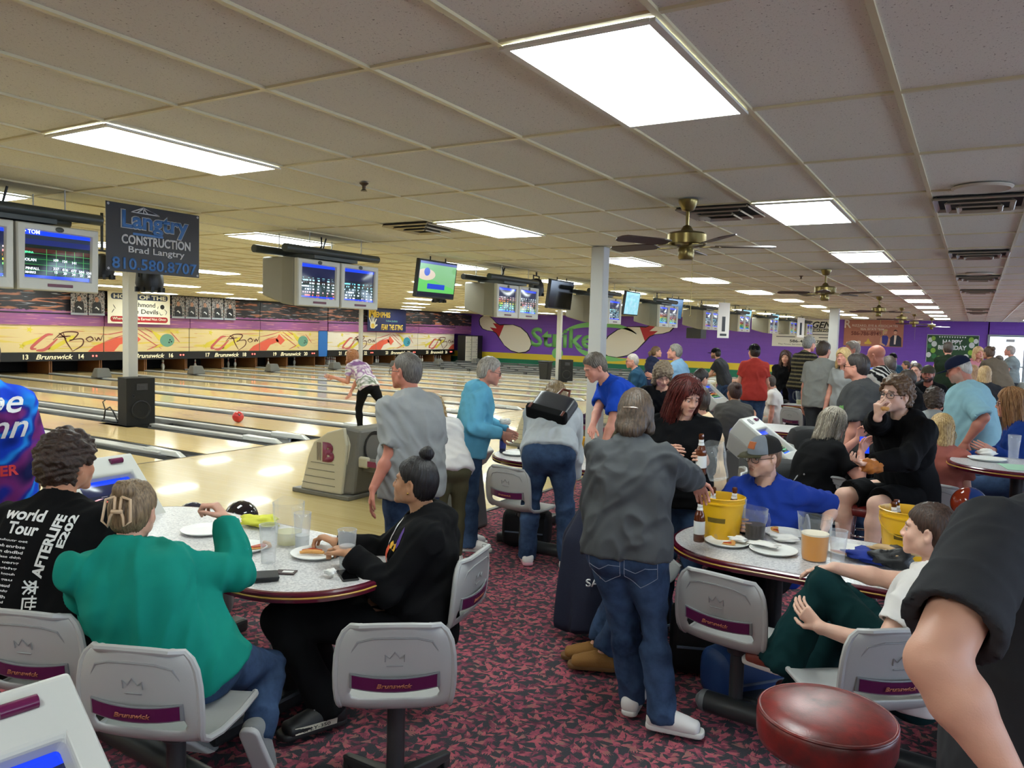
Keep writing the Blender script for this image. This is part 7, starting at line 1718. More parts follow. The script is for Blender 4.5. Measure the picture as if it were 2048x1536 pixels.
TP('world', -.065, .13, .17, bold=.03, height=.05); TP('Tour', -.055, .07, .13, bold=.03, height=.05)
rv = rt*math.cos(1.35)+fw*math.sin(1.35)
project_text('AFTERLIFE', tt, CT+rt*.055+fw*-.0, rv, -rt, .26, MWT, 'printed_text', bold=.04, height=.042); project_text('E202', tt, CT+rt*.115+fw*.06, rv, -rt, .14, MWT, 'printed_text', bold=.04, height=.03)
project_text('來世.', tt, CT+rt*.01+fw*-.20, fw*-1, rt, .13, MWT, 'printed_text', bold=.02, height=.06)
rng = random.Random(5)
for k in range(15): TP(' '.join(''.join(rng.choice('abdeghnorstu') for _ in range(rng.randint(3, 8))) for _ in range(2)), -.085-.006*k, .022-.0215*k, .13, bold=.02, height=.012)
# 3 woman in teal with the claw clip
J = fit(268, 1022, 3.0, 128, seat=.46, S=.95, lean=12, pel=(372, 1325, 3.0), head=(-6, -12), arms=((50, 2, 40), (30, 14, 60)), thigh_out=(4, 18), knee=(88, 112))
reach(J, 'R', at(455, 1040, 3.25), pole=(.6, .2, -.8))
J['anR'] = at(520, 1455, 3.2); J['knR'] = at(535, 1330, 3.35); J['anL'] = at(372, 1450, 3.45); J['soleR'] = nz([.35, -.75, -.35]); J['toeR'] = nz([-.1, .5, -.8]); J['soleL'] = nz([.3, -.8, -.45]); J['toeL'] = nz([.6, .5, -.5])
r3, p3, b3 = person('person seated in a teal sweater, hair pinned up with a beige claw clip', J, 'fair', (1.04, 1.15, .6, .6), dict(kind='long', mat=TEALC, hem=.10, drape=1, infl=.02, name='sweater', arm=1.14, amp=.024, freq=12), JB(cuff=.85), dict(mat=GSH, sole=mat('sole_pale', (196, 194, 192), .6)), 'bun', ((92, 74, 54), (146, 122, 92)), h=.009, fem=True,
    hands={'R': dict(dir=at(415, 1005, 3.25)-at(455, 1040, 3.25)+np.array([0, 0, .03]), palm=(-.3, -.3, -1), curl=1.0, thumb=1.0, side=1)})
q = MB(); rr_, ff_, uu_ = head_frame(J); bk = J['head']-ff_*.125
M_CLAW = mat('claw_beige', (206, 176, 142), .35)
for s in (-1, 1):
    sh = [bk+rr_*(x*1.0)+uu_*z-ff_*(.012) for x, z in ((s*.012, .055), (s*.045, .045), (s*.052, -.035), (s*.030, -.055), (s*.024, -.02), (s*.010, .01))]
    q.tube([tuple(p-b3) for p in sh+[sh[0]]], .0055, 6)
q.tube([tuple(bk-ff_*.014+rr_*x-b3) for x in (-.02, 0, .02)], .008, 8); q.build('claw_clip', M_CLAW, r3, 'all')
q = MB(); 
for k, c in enumerate(((206, 60, 120), (230, 226, 60), (226, 226, 226), (60, 160, 200))):
    e, w_ = J['elR'], J['wrR']; d = nz(w_-e); ring = []; a0 = np.cross(d, [0, 0, 1.0]); a0 = nz(a0); b0 = np.cross(d, a0); q = MB()
    q.tube([tuple(e+d*(.03+.018*k)+(a0*math.cos(t)+b0*math.sin(t))*.0635*.98-b3) for t in np.linspace(0, 2*PI, 25)], .008, 6, flat=.5); q.build('sleeve_band', mat('band_%d' % k, c, .8), p3['top'], 'all')
def mbox2(w_, h_):
    q = MB(); n = 14
    for i in range(n): q.add([(w_*i/n, 0, 0), (w_*(i+1)/n, 0, 0), (w_*(i+1)/n, h_, 0), (w_*i/n, h_, 0)], [(0, 1, 2, 3)])
    me = bpy.data.meshes.new('band'); me.from_pydata(q.v, [], q.f); return me
# 4 woman in black hoodie with top bun
def tb(J, E, C): return [E(0, -.05, .150, .036, .036, .034, .008), C((-.012, -.06, .168), (.016, -.04, .165), .020, .018, .004)]
J = Rig(fit(830, 972, 3.78, 216, seat=.46, S=1.0, lean=0, head=(-22, 4), arms=((50, 4, 40), (45, 4, 60)), knee=(70, 84))); J['hx'] = tb
reach(J, 'L', at(700, 1108, 3.62), pole=(.3, -.3, -1)); reach(J, 'R', at(672, 1085, 3.9), pole=(.3, .6, -1))
J['anL'] = on_z(655, 1412, .12); J['toeL'] = nz(on_z(560, 1458, .03)-on_z(672, 1425, .03)); J['knL'] = on_z(560, 1240, .50); J['knR'] = on_z(610, 1225, .52)
r4, p4, b4 = person('person with black top bun and gold earring in black hoodie at the table end', J, 'olive', (1.1, 1.12, .6, 1.1), dict(kind='hood', mat=BLK, hem=.08, infl=.02, name='hoodie', arm=1.35, amp=.013), dict(kind='slacks', mat=BLK, name='trousers', t=1.1), dict(mat=BSH, sole=mat('sole_black', (22, 22, 22), .6), size=1.1, s=1.12), 'topbun', ((16, 14, 16), (34, 30, 32)), h=.009, fem=True, fat=.7,
    hands={'L': dict(dir=(-.9, .2, .15), palm=(0, 0, -1), curl=.6), 'R': dict(dir=(-.9, -.1, .2), palm=(0, -.2, -1), curl=.8)})
sh4 = [c for c in r4.children if c.name.startswith('shoe')][0]; td = J['toeL']; o4 = J['anL']+td*.075+np.array([0, 0, -.052])
project_text(mbox2(.20, .030), sh4, o4, -td, (0, 0, 1), .20, mat('shoe_band_pale', (206, 200, 180), .6), 'printed_band', height=.030, lift=.002); project_text('SPLY-350', sh4, o4, -td, (0, 0, 1), .13, mat('shoe_print_black', (18, 18, 18), .6), 'printed_word', bold=.01, height=.018, lift=.0045)
q = MB(); c = J['head']; rr_, ff_, uu_ = head_frame(J)
for s in (-1, 1): q.sphere(tuple(c+rr_*s*.086+uu_*-.042-ff_*.004-b4), .005, 8, 6)
q.build('earrings', mat('gold', (212, 170, 90), .25, 1), r4, 'all')
# hoodie band: orange, yellow and purple strap print down the chest
up_ = nz(J['neck']-J['mid']); fwd = nz(np.cross(up_, J['lat']))
def patch(tgt, name, col, pts, lift=.003, m=None):
    """flat printed patch laid onto a garment: pts are world points, cast inwards"""
    bm = bmesh.new(); pass
def strip_on(tgt, base, pts, wd, col, name='printed_stripe', inward=None, n=14, lift=.004):
    pm = tgt.data; bv = BVHTree.FromPolygons([tuple(v.co) for v in pm.vertices], [tuple(p.vertices) for p in pm.polygons]); P3 = curve3(pts, n); q = MB(); L = []
    for i, p in enumerate(P3):
        t = nz(P3[min(i+1, len(P3)-1)]-P3[max(i-1, 0)]); h = bv.find_nearest(V(p-base)); nn = np.array(h[1]); s = np.cross(t, nn); row = []
        for k in (-1, 0, 1):
            hh = bv.find_nearest(V(np.array(h[0])+s*k*wd/2)); row.append(tuple(np.array(hh[0])+np.array(hh[1])*lift))
        L.append(row)
    q.loft(L, False, False); return q.build(name, mat('ink_%d_%d_%d' % col, col, .7), tgt, True)
q0 = [J['shL']+fwd*.05+up_*.02, J['shL']+fwd*.10-up_*.06+J['lat']*.03, J['mid']+fwd*.14+up_*.10-J['lat']*.05, J['mid']+fwd*.16-J['lat']*.02]
strip_on(p4['top'], b4, q0[:2], .04, (88, 52, 150)); strip_on(p4['top'], b4, [q0[1], q0[1]*.4+q0[2]*.6], .04, (232, 176, 40), lift=.006); strip_on(p4['top'], b4, [q0[1]*.4+q0[2]*.6, q0[3]], .035, (226, 84, 44), lift=.006)
strip_on(p4['top'], b4, [J['neck']+fwd*.10-J['lat']*.02, J['mid']+fwd*.16+up_*.16, J['mid']+fwd*.18], .014, (226, 226, 226), 'zip_cord', lift=.006)
# 5 man in grey T-shirt
J = fit(812, 742, 5.0, 160, lean=2, head=(22, -2), arms=((12, 10, 22, -4), (6, 8, 18)))
reach(J, 'L', at(746, 978, 4.75), pole=(.5, .4, -.3))
r5, p5, b5 = person('person standing in a grey T-shirt and jeans with short grey hair and glasses', J, 'ruddy', (1.02, 1.08, .3, 0), dict(kind='tee', mat=GRY, hem=.14, drape=1, sleeve=.85, amp=.018, name='t_shirt'), JB(), dict(mat=BSH, sole=mat('sole_beige', (176, 166, 146), .6)), 'buzz', ((70, 64, 60), (112, 106, 100)), h=.009, glass=True, hands={'L': dict(dir=(-.15, -.1, -1), palm=(.6, .6, 0), curl=.3)})
# 6 blonde person bending behind him
J = fit(866, 790, 6.4, 150, lean=36, head=(0, -40), S=.84, arms=((20, 5, 20), (20, 5, 20)))
person('person in white bending over with messy blond hair, behind the man in grey', J, 'fair', (.95, .95, 0, .4), dict(kind='tee', mat=WHT, name='t_shirt'), dict(kind='slim', mat=OLV, name='trousers'), dict(mat=WSH), 'wavy', ((128, 96, 58), (196, 164, 110)), h=.013, fem=True)
# 7 woman bowling
J = fit(703, 728, 13.6, 172, lean=38, head=(6, 12), S=.96, arms=((20, 60, 20), (10, 10, 10)), legs=((18, 26), (-42, 20)))
reach(J, 'L', at(668, 755, 13.3), pole=(0, 0, -1)); reach(J, 'R', at(690, 806, 13.4), pole=(.5, -.5, 0))
r7, p7, b7 = person('person bowling at the foul line in a purple tie-dye top and black leggings', J, 'pink', (.92, .95, 0, .6), dict(kind='tee', mat=M_CLOTH, col=tiedye([(120, 84, 130), (214, 206, 214), (150, 110, 160), (222, 222, 220), (110, 120, 104), (226, 220, 226)], 9, 4), name='t_shirt'), dict(kind='slim', mat=BLK, name='leggings', t=1.08), dict(mat=BSH), 'wavy', ((120, 72, 44), (186, 128, 84)), h=.013, fem=True)
# 8 woman in sky blue hoodie
J = fit(980, 742, 6.65, 42, lean=9, head=(-8, -14), arms=((38, 6, 52), (30, 6, 60)))
reach(J, 'R', at(1003, 868, 6.5), pole=(-.2, -.5, -1)); reach(J, 'L', at(1015, 862, 6.85), pole=(0, .5, -1))
r8, p8, b8 = person('person in a sky blue hoodie and dark jeans with short grey hair, facing right', J, 'pink', (.98, 1.0, .1, .5), dict(kind='hood', mat=SKYB, hem=.10, drape=1, name='hoodie'), JB(cuff=1.15), dict(mat=WSH), 'short', ((120, 114, 106), (190, 184, 174)), h=.0105, fem=True, glass=True, hands={'R': dict(curl=1.0), 'L': dict(curl=.9)})
crumple(*at(1010, 850, 6.6), .045, 'white paper napkin in the hand of the blue hooded woman', seed=44)
# 9 bending woman with backpack
J = fit(1110, 818, 6.6, 114, lean=50, head=(0, -50), S=1.0, arms=((40, 4, 20), (40, 4, 20)), legs=((14, 8), (8, 6)), spread=6)
r9, p9, b9 = person('person bending over the table in a pale grey top and jeans, seen from behind', J, 'fair', (1.05, 1.05, .1, .3), dict(kind='long', mat=cloth('cloth_pale_grey', (182, 188, 192), .06), hem=.03, infl=.02, name='top'), JB(), dict(mat=WSH, sole=mat('sole_pink', (206, 150, 160), .6)), 'bob', ((92, 74, 50), (150, 124, 86)), h=.0105, fem=True)
ax_ = nz(J['neck']-J['pelvis']); o9 = J['mid']+ax_*.10; out = nz(np.cross(J['lat'], ax_))
t = thing('leather_backpack', 'black leather backpack with brown straps on the back of the bending person', 'backpack', tuple(o9)); 
T9m = Matrix([list(nz(J['lat'])), list(ax_), list(out)]).transposed().to_4x4(); T9m = T9m @ Matrix.Rotation(-.35, 4, 'Z')
q = MB(); q.T = T9m; rg = []
for z_, s_, yy in ((.10, 1.0, 0), (.12, 1.05, 0), (.15, 1.02, -.005), (.19, .9, .0), (.20, .7, 0)): rg.append([(x*s_, y*s_+yy, z_) for x, y in rr(-.17, -.13, .17, .15, .045)])
q.loft(rg); q.build('body', mat('backpack_leather', (44, 46, 52), .3, bump=.25, bs=160), t, True, sub=2)
q = MB(); q.T = T9m; q.loft([[(x, y, z_) for x, y in rr(-.175, -.15, .175, -.07, .03)] for z_ in (.10, .205)]); q.build('base_band', BLK, t, bevel=.01)
M_TANL = mat('strap_brown', (96, 44, 30), .4)
q = MB(); q.T = T9m; q.tube([(-.02, .14, .16), (.0, .22, .17), (.06, .22, .17), (.08, .14, .16)], .011, 8); q.build('top_handle', M_TANL, t, True)
for s in (-1, 1): q = MB(); q.T = T9m; q.box((s*.14, -.11, .207), (.022, .06, .006)); q.build('strap_tab', M_TANL, t, bevel=.004)
# 10 man in royal blue leaning over
J = fit(1188, 768, 7.3, 222, lean=34, head=(10, -30), S=1.06, arms=((25, 8, 10), (20, 8, 15)))
reach(J, 'R', at(1172, 892, 6.9), pole=(-.3, .3, -.6)); reach(J, 'L', at(1205, 900, 7.0), pole=(.5, 0, -.3))
r10, p10, b10 = person('person in a royal blue T-shirt leaning over the table, short grey brown hair', J, 'pink', (1.05, 1.1, .3, 0), dict(kind='tee', mat=ROY, hem=.1, drape=1, sleeve=.8, name='t_shirt'), JB(), dict(mat=BSH), 'short', ((66, 58, 50), (116, 106, 94)), h=.0105, hands={'L': dict(curl=.2), 'R': dict(curl=.2)})
# 11 woman in charcoal, back to us
J = fit(1272, 826, 3.78, 104, lean=7, head=(-4, -12), arms=((4, 14, 22), (40, 10, 40)), legs=((4, 6), (2, 4)), spread=5)
reach(J, 'R', at(1412, 972, 4.22), pole=(.4, -.2, -.5)); reach(J, 'L', at(1198, 1128, 3.75), pole=(-.5, -.5, 0))
J['toeR'] = nz([.95, .2, 0]); J['toeL'] = nz([-.15, 1, 0])
J['anR'] = np.array([-1.17, 3.43, .11]); J['anL'] = np.array([-1.36, 3.52, .11]); J['knR'] = (J['hipR']+J['anR'])/2+np.array([-.01, .03, .0]); J['knL'] = (J['hipL']+J['anL'])/2+np.array([.0, .03, 0])
r11, p11, b11 = person('person in a charcoal long sleeve top and jeans, back to us in the middle', J, 'pink', (1.03, 1.1, .4, .4), dict(kind='long', mat=CHAR, hem=.06, drape=1, infl=.018, name='top', arm=1.25, amp=.013), JB(amp=.009), dict(mat=WSH), 'crop', ((54, 43, 34), (96, 78, 62)), h=.008, fem=True, hands={'R': dict(dir=(.2, .5, -.9), palm=(.3, -.6, -.3), curl=.7), 'L': dict(curl=.6)})
q = MB(); rr_, ff_, uu_ = head_frame(J)
q.tube([tuple(J['head']-ff_*(.132+.004*math.cos(x*60))+rr_*x+uu_*(.010-.3*x*x)-b11) for x in np.linspace(-.035, .035, 9)], .0045, 6); q.build('hair_clip', mat('clip_silver', (190, 176, 164), .25, .8), r11, 'all')
hl = nz(J['hipR']-J['hipL']); bck = -nz(np.cross(np.array([0, 0, 1.0]), -hl))
MST = mat('pocket_stitch', (150, 160, 176), .8)
def pocket(tgt, base, c, rt_, up__, bk_, w_=.075, hh_=.085):
    pts = [(-w_, hh_), (-w_, -.4*hh_), (0, -hh_), (w_, -.4*hh_), (w_, hh_)]
    pm = tgt.data; bv = BVHTree.FromPolygons([tuple(v.co) for v in pm.vertices], [tuple(p.vertices) for p in pm.polygons]); q = MB()
    for seq in (pts+[pts[0]], [(-w_, .1*hh_), (-.3*w_, -.1*hh_), (.3*w_, .25*hh_), (w_, .2*hh_)]):
        P_ = []
        for a, b_ in zip(seq[:-1], seq[1:]):
            for t in np.linspace(0, 1, 8): P_.append((a[0]+(b_[0]-a[0])*t, a[1]+(b_[1]-a[1])*t))
        L = []
        for x, y in P_:
            h_ = bv.ray_cast(V(c+rt_*x+up__*y+bk_*.3-base), V(-bk_), .6)
            if h_[0] is not None: L.append(tuple(np.array(h_[0])+bk_*.001))
        if len(L) > 2: q.tube(L, .0014, 4)
    if q.v: q.build('pocket_stitching', MST, tgt)
Z1 = np.array([0, 0, 1.0])
def pockets(J, prt, base, dz=-.09, dx=.085):
    hl = nz(J['hipR']-J['hipL']); bk_ = nz(np.cross(hl, Z1))*-1 if False else -nz(np.cross(Z1, hl))
    for s in (-1, 1): pocket(prt['bottom'], base, J['pelvis']+hl*s*dx+Z1*dz, hl, Z1, bk_)
pockets(J, p11, b11)
# 12 red haired woman
def longp(n=2, ln=.30, w_=.085, front=True, seed=2):
    rnd = np.random.RandomState(seed); P_ = []
    for a in np.linspace(-2.9, 2.9, 34):
        if abs(a) < .75: continue
        x, y = math.sin(a)*.088, math.cos(a)*.100-.012; l = ln*(.85+.3*rnd.rand())
        P_.append([(x*.25, y*.25, .125), (x*.80, y*.80, .09), (x*1.02, y*1.02, .03), (x*1.05, y*(1.02 if y < 0 else .9), -.05), (x*1.08, y*(.95 if y < 0 else .75)-.005, -.08-l*.45), (x*1.05+.01*math.sin(a*5), y*.8-.01, -.08-l)])
    return P_
J = fit(1372, 790, 4.8, 286, lean=6, head=(38, -24), arms=((30, 6, 50), (30, 8, 60)), S=None)
J['locks'] = longp(2, .26); J['lock_n'] = 16; J['lock_r'] = .0030; J['lock_j'] = .011
reach(J, 'L', at(1408, 915, 4.5), pole=(0, -.2, -1)); reach(J, 'R', at(1330, 905, 4.6), pole=(-.4, 0, -1))
J['locks'] += [[(-.03, .06, .115), (-.035, .092, .09), (-.045, .100, .066)], [(0, .06, .118), (0, .096, .096), (.004, .106, .070)], [(.03, .06, .115), (.035, .092, .09), (.045, .100, .066)], [(.015, .06, .118), (.018, .096, .094), (.024, .105, .069)], [(-.015, .06, .118), (-.018, .096, .094), (-.02, .105, .069)]]
r12, p12, b12 = person('person with long dark red hair in black, looking down with a pitcher', J, 'fair', (.98, 1, 0, .8), dict(kind='long', mat=BLK, push=.10, name='top'), dict(kind='jeans', mat=M_DENIM), dict(mat=BSH), 'long', ((52, 18, 20), (112, 44, 36)), h=.009, fem=True, headh=.0042, brow=(50, 32, 28), hands={'L': dict(curl=1.0), 'R': dict(curl=.6)})
pw = at(1440, 918, 4.45); tp_ = pitcher(pw[0], pw[1], 'clear fluted pitcher held by the red haired woman', None, z=pw[2]-.12, rz=2.0, r=.066, h=.21); tp_.rotation_euler.x = -.25
bw = at(1404, 900, 4.42); bottle(bw[0], bw[1], 'dark bottle held by the red haired woman', z=bw[2]-.14, tilt=.1)
# 13 curly grey-brown haired woman behind
J = fit(1325, 768, 7.6, 290, lean=18, head=(10, -35), S=.95, arms=((30, 5, 50), (30, 5, 50)))
person('person with wavy grey brown hair looking down, behind the red haired woman', J, 'fair', (1, 1, 0, .5), dict(kind='long', mat=BLK, name='jacket'), JB(), dict(mat=BSH), 'wavy', ((84, 68, 50), (150, 130, 104)), h=.013, fem=True)
J = fit(1390, 800, 6.4, 200, seat=.5, S=1.0, lean=4, head=(0, 0), arms=((20, 6, 40), (20, 6, 40)))
person('person in a peach shirt mostly hidden behind the red haired woman', J, 'fair', (1.1, 1.15, .6, 0), dict(kind='tee', mat=PEACH, name='t_shirt', hem=.1), dict(kind='slacks', mat=BLK, name='trousers'), dict(mat=BSH), 'short', ((50, 40, 34), (80, 66, 56)), h=.014)
J = fit(1264, 722, 12.0, 196, lean=8, head=(10, -8), arms=((20, 6, 60), (25, 6, 60)))
person('elderly person in a teal blue sweater with thin white hair and glasses', J, 'pink', (1.0, 1.05, .3, 0), dict(kind='long', mat=STL, name='sweater'), dict(kind='slacks', mat=DGY, name='trousers'), dict(mat=BSH), 'buzz', ((150, 140, 130), (200, 192, 182)), h=.015, glass=True)
J = fit(1313, 704, 16.2, 50, lean=4, head=(-20, 4), arms=((10, 6, 80), (10, 6, 80)))
person('person with a long brown ponytail in a navy hoodie by the lanes', J, 'fair', (1, 1, 0, .4), dict(kind='hood', mat=cloth('cloth_slate_navy', (44, 52, 84)), name='hoodie'), dict(kind='slacks', mat=DGY, name='trousers'), dict(mat=BSH), 'pony', ((70, 52, 40), (150, 118, 88)), h=.016, fem=True)
J = fit(1349, 704, 12.2, 175, lean=4, head=(20, 4), arms=((20, 10, 100), (10, 8, 20)))
person('person with grey hair in a light blue shirt facing the lanes', J, 'pink', (1, 1.05, .2, 0), dict(kind='tee', mat=cloth('cloth_lightblue2', (136, 176, 206)), name='shirt'), JB(), dict(mat=BSH), 'short', ((100, 96, 88), (160, 154, 144)), h=.015)
J = fit(1431, 707, 17.2, 175, lean=16, head=(0, -4), arms=((40, 4, 50), (40, 4, 50)), legs=((20, 30), (-6, 14)))
r18, p18, b18 = person('person in a black cap and dark grey T-shirt holding a bowling ball', J, 'fair', (1, 1, 0, 0), dict(kind='tee', mat=DGY, name='t_shirt'), JB(), dict(mat=BSH), 'short', ((30, 24, 20), (50, 40, 34)), h=.016, beard=((40, 28, 22), .8)); cap_on(r18, b18, J, BLK)
q = MB(); q.sphere((0, 0, 0), .108, 20, 12); m_ = (J['wrL']+J['wrR'])/2; tag(q.build('bowling_ball', mat('ball_swirl', (60, 36, 60), .15, var=.5, vs=10), smooth='all', loc=(m_[0]-.1, m_[1], m_[2]+.02)), 'dark marbled bowling ball in the hands of the man in the black cap', 'bowling ball')
J = fit(1508, 703, 13.0, 118, lean=1, head=(14, 4), arms=((12, 12, 80), (12, 12, 80)))
r19, p19, b19 = person('person in a red T-shirt, jeans and black cap seen from behind', J, 'fair', (1.02, 1.02, .1, 0), dict(kind='tee', mat=REDT, hem=.12, name='t_shirt'), JB(), dict(mat=BSH), 'short', ((40, 30, 26), (60, 48, 40)), h=.013); cap_on(r19, b19, J, BLK)
J = fit(1571, 714, 14.3, 282, lean=4, head=(-8, -4), S=.96, arms=((10, 4, 20, 12), (10, 4, 20, 12)))
J['locks'] = longp(2, .3); J['lock_n'] = 3; J['lock_r'] = .007
person('person with long brown hair in a black polo facing us by the far table', J, 'fair', (.95, .95, 0, .5), dict(kind='tee', mat=BLK, name='polo_shirt'), dict(kind='slim', mat=BLK, name='trousers'), dict(mat=BSH), 'long', ((46, 30, 26), (84, 56, 46)), h=.014, fem=True)
J = fit(1566, 757, 15.4, 100, seat=.46, S=.96, lean=6, head=(0, -8))
J['locks'] = longp(2, .3); J['lock_n'] = 3; J['lock_r'] = .007
person('person with long brown hair seated with back to us at the far table', J, 'fair', (.95, .95, 0, .3), dict(kind='tee', mat=BLK, name='top'), dict(kind='slim', mat=BLK, name='trousers'), dict(mat=BSH), 'long', ((60, 40, 32), (96, 66, 52)), h=.015, fem=True)
J = fit(1619, 688, 14.0, 58, lean=8, head=(0, -6), arms=((20, 6, 50), (20, 6, 50)))
person('person in a black and olive striped polo with grey hair', J, 'pink', (1.02, 1.08, .3, 0), dict(kind='tee', mat=M_CLOTH, col=stripes((26, 24, 22), (96, 88, 62), .07), name='polo_shirt'), dict(kind='slacks', mat=NAVY, name='trousers'), dict(mat=BSH), 'short', ((90, 88, 86), (150, 148, 144)), h=.014)
J = fit(1648, 700, 11.5, 96, lean=2, head=(-30, 0), arms=((4, 10, 12), (10, 8, 60)))
person('person in a plain grey T-shirt with short brown hair, back to us', J, 'pink', (1.1, 1.08, .4, 0), dict(kind='tee', mat=cloth('cloth_mid_grey', (128, 128, 124)), hem=.12, drape=1, sleeve=.8, name='t_shirt'), dict(kind='slacks', mat=DGY, name='trousers'), dict(mat=BSH), 'short', ((44, 34, 28), (74, 58, 48)), h=.012)
J = fit(1537, 772, 13.8, 190, seat=.46, S=1.0, lean=8)
stool(J['pelvis'][0], J['pelvis'][1], 'stool under the white shirted person behind the man in red', J['pelvis'][2]-.12, .17, .07, M_LEA)
person('person in a white T-shirt seated behind the man in red', J, 'pink', (1.05, 1.1, .4, 0), dict(kind='tee', mat=WHT, name='t_shirt'), dict(kind='shorts', mat=cloth('cloth_pale_shorts', (176, 168, 156)), name='shorts'), dict(mat=WSH), 'short', ((60, 50, 44), (90, 76, 66)), h=.016)
J = Rig(fit(1468, 784, 9.9, 104, seat=.46, S=1.0, lean=8, head=(30, 0), arms=((20, 10, 50), (20, 14, 120))))
J['hx'] = lambda J_, E, C: [E(0, -.09, .09, .035, .033, .033, .008)]
person('person with a dark messy bun in a dark grey shirt seated with back to us', J, 'tan', (1.14, 1.15, .5, .3), dict(kind='tee', mat=cloth('cloth_ash', (84, 82, 80)), hem=.1, drape=1, name='shirt'), JB(), dict(mat=BSH), 'bun', ((44, 28, 26), (84, 54, 46)), h=.0125, fem=True)
J = fit(1402, 768, 9.2, 60, lean=24, S=.9, head=(0, -20))
person('person in a dark olive jacket leaning behind the peach shirt', J, 'fair', (1.05, 1.1, 0, 0), dict(kind='long', mat=cloth('cloth_dark_olive', (52, 52, 46)), name='jacket'), JB(), dict(mat=BSH), 'short', ((30, 24, 22), (50, 40, 36)), h=.015)
# 27 heavy man with glasses
J = fit(1712, 734, 7.3, 168, lean=2, head=(6, 0), arms=((-4, 14, 20), (4, 10, 30)))
r27, p27, b27 = person('heavy person with dark hair and glasses in a charcoal T-shirt facing left', J, 'pink', (1.22, 1.45, 1.6, 0), dict(kind='tee', mat=cloth('cloth_iron', (68, 68, 68)), hem=.10, drape=1, sleeve=.95, name='t_shirt'), dict(kind='slacks', mat=BLK, name='trousers'), dict(mat=BSH), 'short', ((38, 32, 30), (66, 56, 52)), h=.0105, glass=True, fat=1, arm_t=1.2)
rtc = np.array([math.cos(math.radians(168-90)), math.sin(math.radians(168-90)), 0])
strip_on(p27['top'], b27, [J['mid']-rtc*.22+Z1*.05+nz([-1, -.2, 0])*.1, J['mid']-rtc*.08+Z1*.0+nz([-1, -.3, 0])*.3], .06, (106, 158, 84), 'printed_panel')
J = fit(1752, 712, 9.1, 150, lean=4, head=(10, -14), arms=((10, 6, 40), (10, 6, 40)))
person('bald person in a black and white striped shirt', J, 'ruddy', (1.1, 1.2, .5, 0), dict(kind='tee', mat=M_CLOTH, col=stripes((22, 20, 20), (206, 200, 192), .055, 1), name='striped_shirt'), dict(kind='slacks', mat=BLK, name='trousers'), dict(mat=BSH), None, h=.012, brow=(120, 90, 76))
J = fit(1686, 714, 11.0, 240, lean=3, head=(10, 0))
person('person with short blond hair peeping between the standing people', J, 'pink', (1, 1, 0, .4), dict(kind='tee', mat=GRY, name='top'), JB(), dict(mat=BSH), 'bob', ((176, 138, 82), (226, 198, 140)), h=.014, fem=True)
J = fit(1703, 699, 12.2, 200, lean=3, head=(10, 0))
person('person with grey brown hair behind the blond head', J, 'ruddy', (1, 1, 0, 0), dict(kind='tee', mat=DGY, name='shirt'), JB(), dict(mat=BSH), 'short', ((110, 98, 88), (150, 138, 126)), h=.016)
J = fit(1776, 738, 9.9, 120, lean=6, S=.98)
person('person in dark grey right of the bald head, face hidden', J, 'pink', (1.05, 1.1, 0, 0), dict(kind='tee', mat=DGY, name='shirt'), JB(), dict(mat=BSH), 'short', ((60, 50, 44), (90, 80, 70)), h=.016)
# 31 woman with the phone
J = fit(1668, 846, 6.35, 52, seat=.46, S=.98, lean=12, head=(-8, -16), arms=((40, 6, 60), (30, 6, 90)))
reach(J, 'R', at(1722, 905, 6.15), pole=(.2, -.6, -1)); reach(J, 'L', at(1716, 878, 6.5), pole=(0, .5, -1))
J['locks'] = longp(2, .17); J['lock_n'] = 14; J['lock_r'] = .0030; J['lock_j'] = .012
r31, p31, b31 = person('person with long grey blond hair in a black T-shirt holding a phone', J, 'pink', (1.12, 1.15, .4, .5), dict(kind='tee', mat=BLK, hem=.1, drape=1, name='t_shirt'), JB(), dict(mat=BSH), 'bob', ((104, 94, 82), (178, 168, 150)), h=.010, fem=True, hands={'R': dict(dir=(.3, .5, .8), palm=(.6, -.4, .1), curl=.5), 'L': dict(dir=(.2, .1, 1), curl=.7)})
pp = at(1729, 886, 6.2); phone(pp[0], pp[1], pp[2]-.02, .2, 'smartphone with a bright screen held by the seated long haired person', True, 1.0)
# 32 young man eating
J = fit(1791, 790, 5.45, 232, seat=.74, S=1.04, lean=8, head=(6, 2), arms=((40, 6, 60), (40, 6, 60)), thigh_out=(8, 4), knee=(84, 92))
reach(J, 'R', at(1752, 832, 5.05), pole=(-.8, 0, -.6)); reach(J, 'L', at(1745, 925, 5.15), pole=(.7, 0, -.6))
r32, p32, b32 = person('young person in a black hoodie and shorts eating on a stool', J, 'pale', (1.0, 1.02, 0, 0), dict(kind='hood', mat=BLK, hem=.07, name='hoodie', arm=1.3, infl=.02, amp=.014), dict(kind='shorts', mat=BLK, name='shorts', len=.84), dict(mat=BSH), 'curly', ((70, 50, 34), (124, 94, 66)), h=.0085, headh=.0042, glass=True, hands={'R': dict(dir=(-.05, -.1, 1), palm=(.6, .5, .2), curl=1.0, thumb=1.0), 'L': dict(dir=(-.7, -.5, -.1), palm=(0, 0, 1), curl=.7)})
crumple(*at(1742, 948, 5.14), (.06, .05, .05), 'orange and brown glove held in the lap of the young eater', mat('glove_orange', (186, 112, 44), .6, var=.5, vs=30), 'glove', 'glove', 51)
crumple(*at(1770, 822, 5.02), (.022, .016, .014), 'bite of pizza crust at the mouth of the young eater', M_CRUST, 'crust_piece', 'pizza', 52)
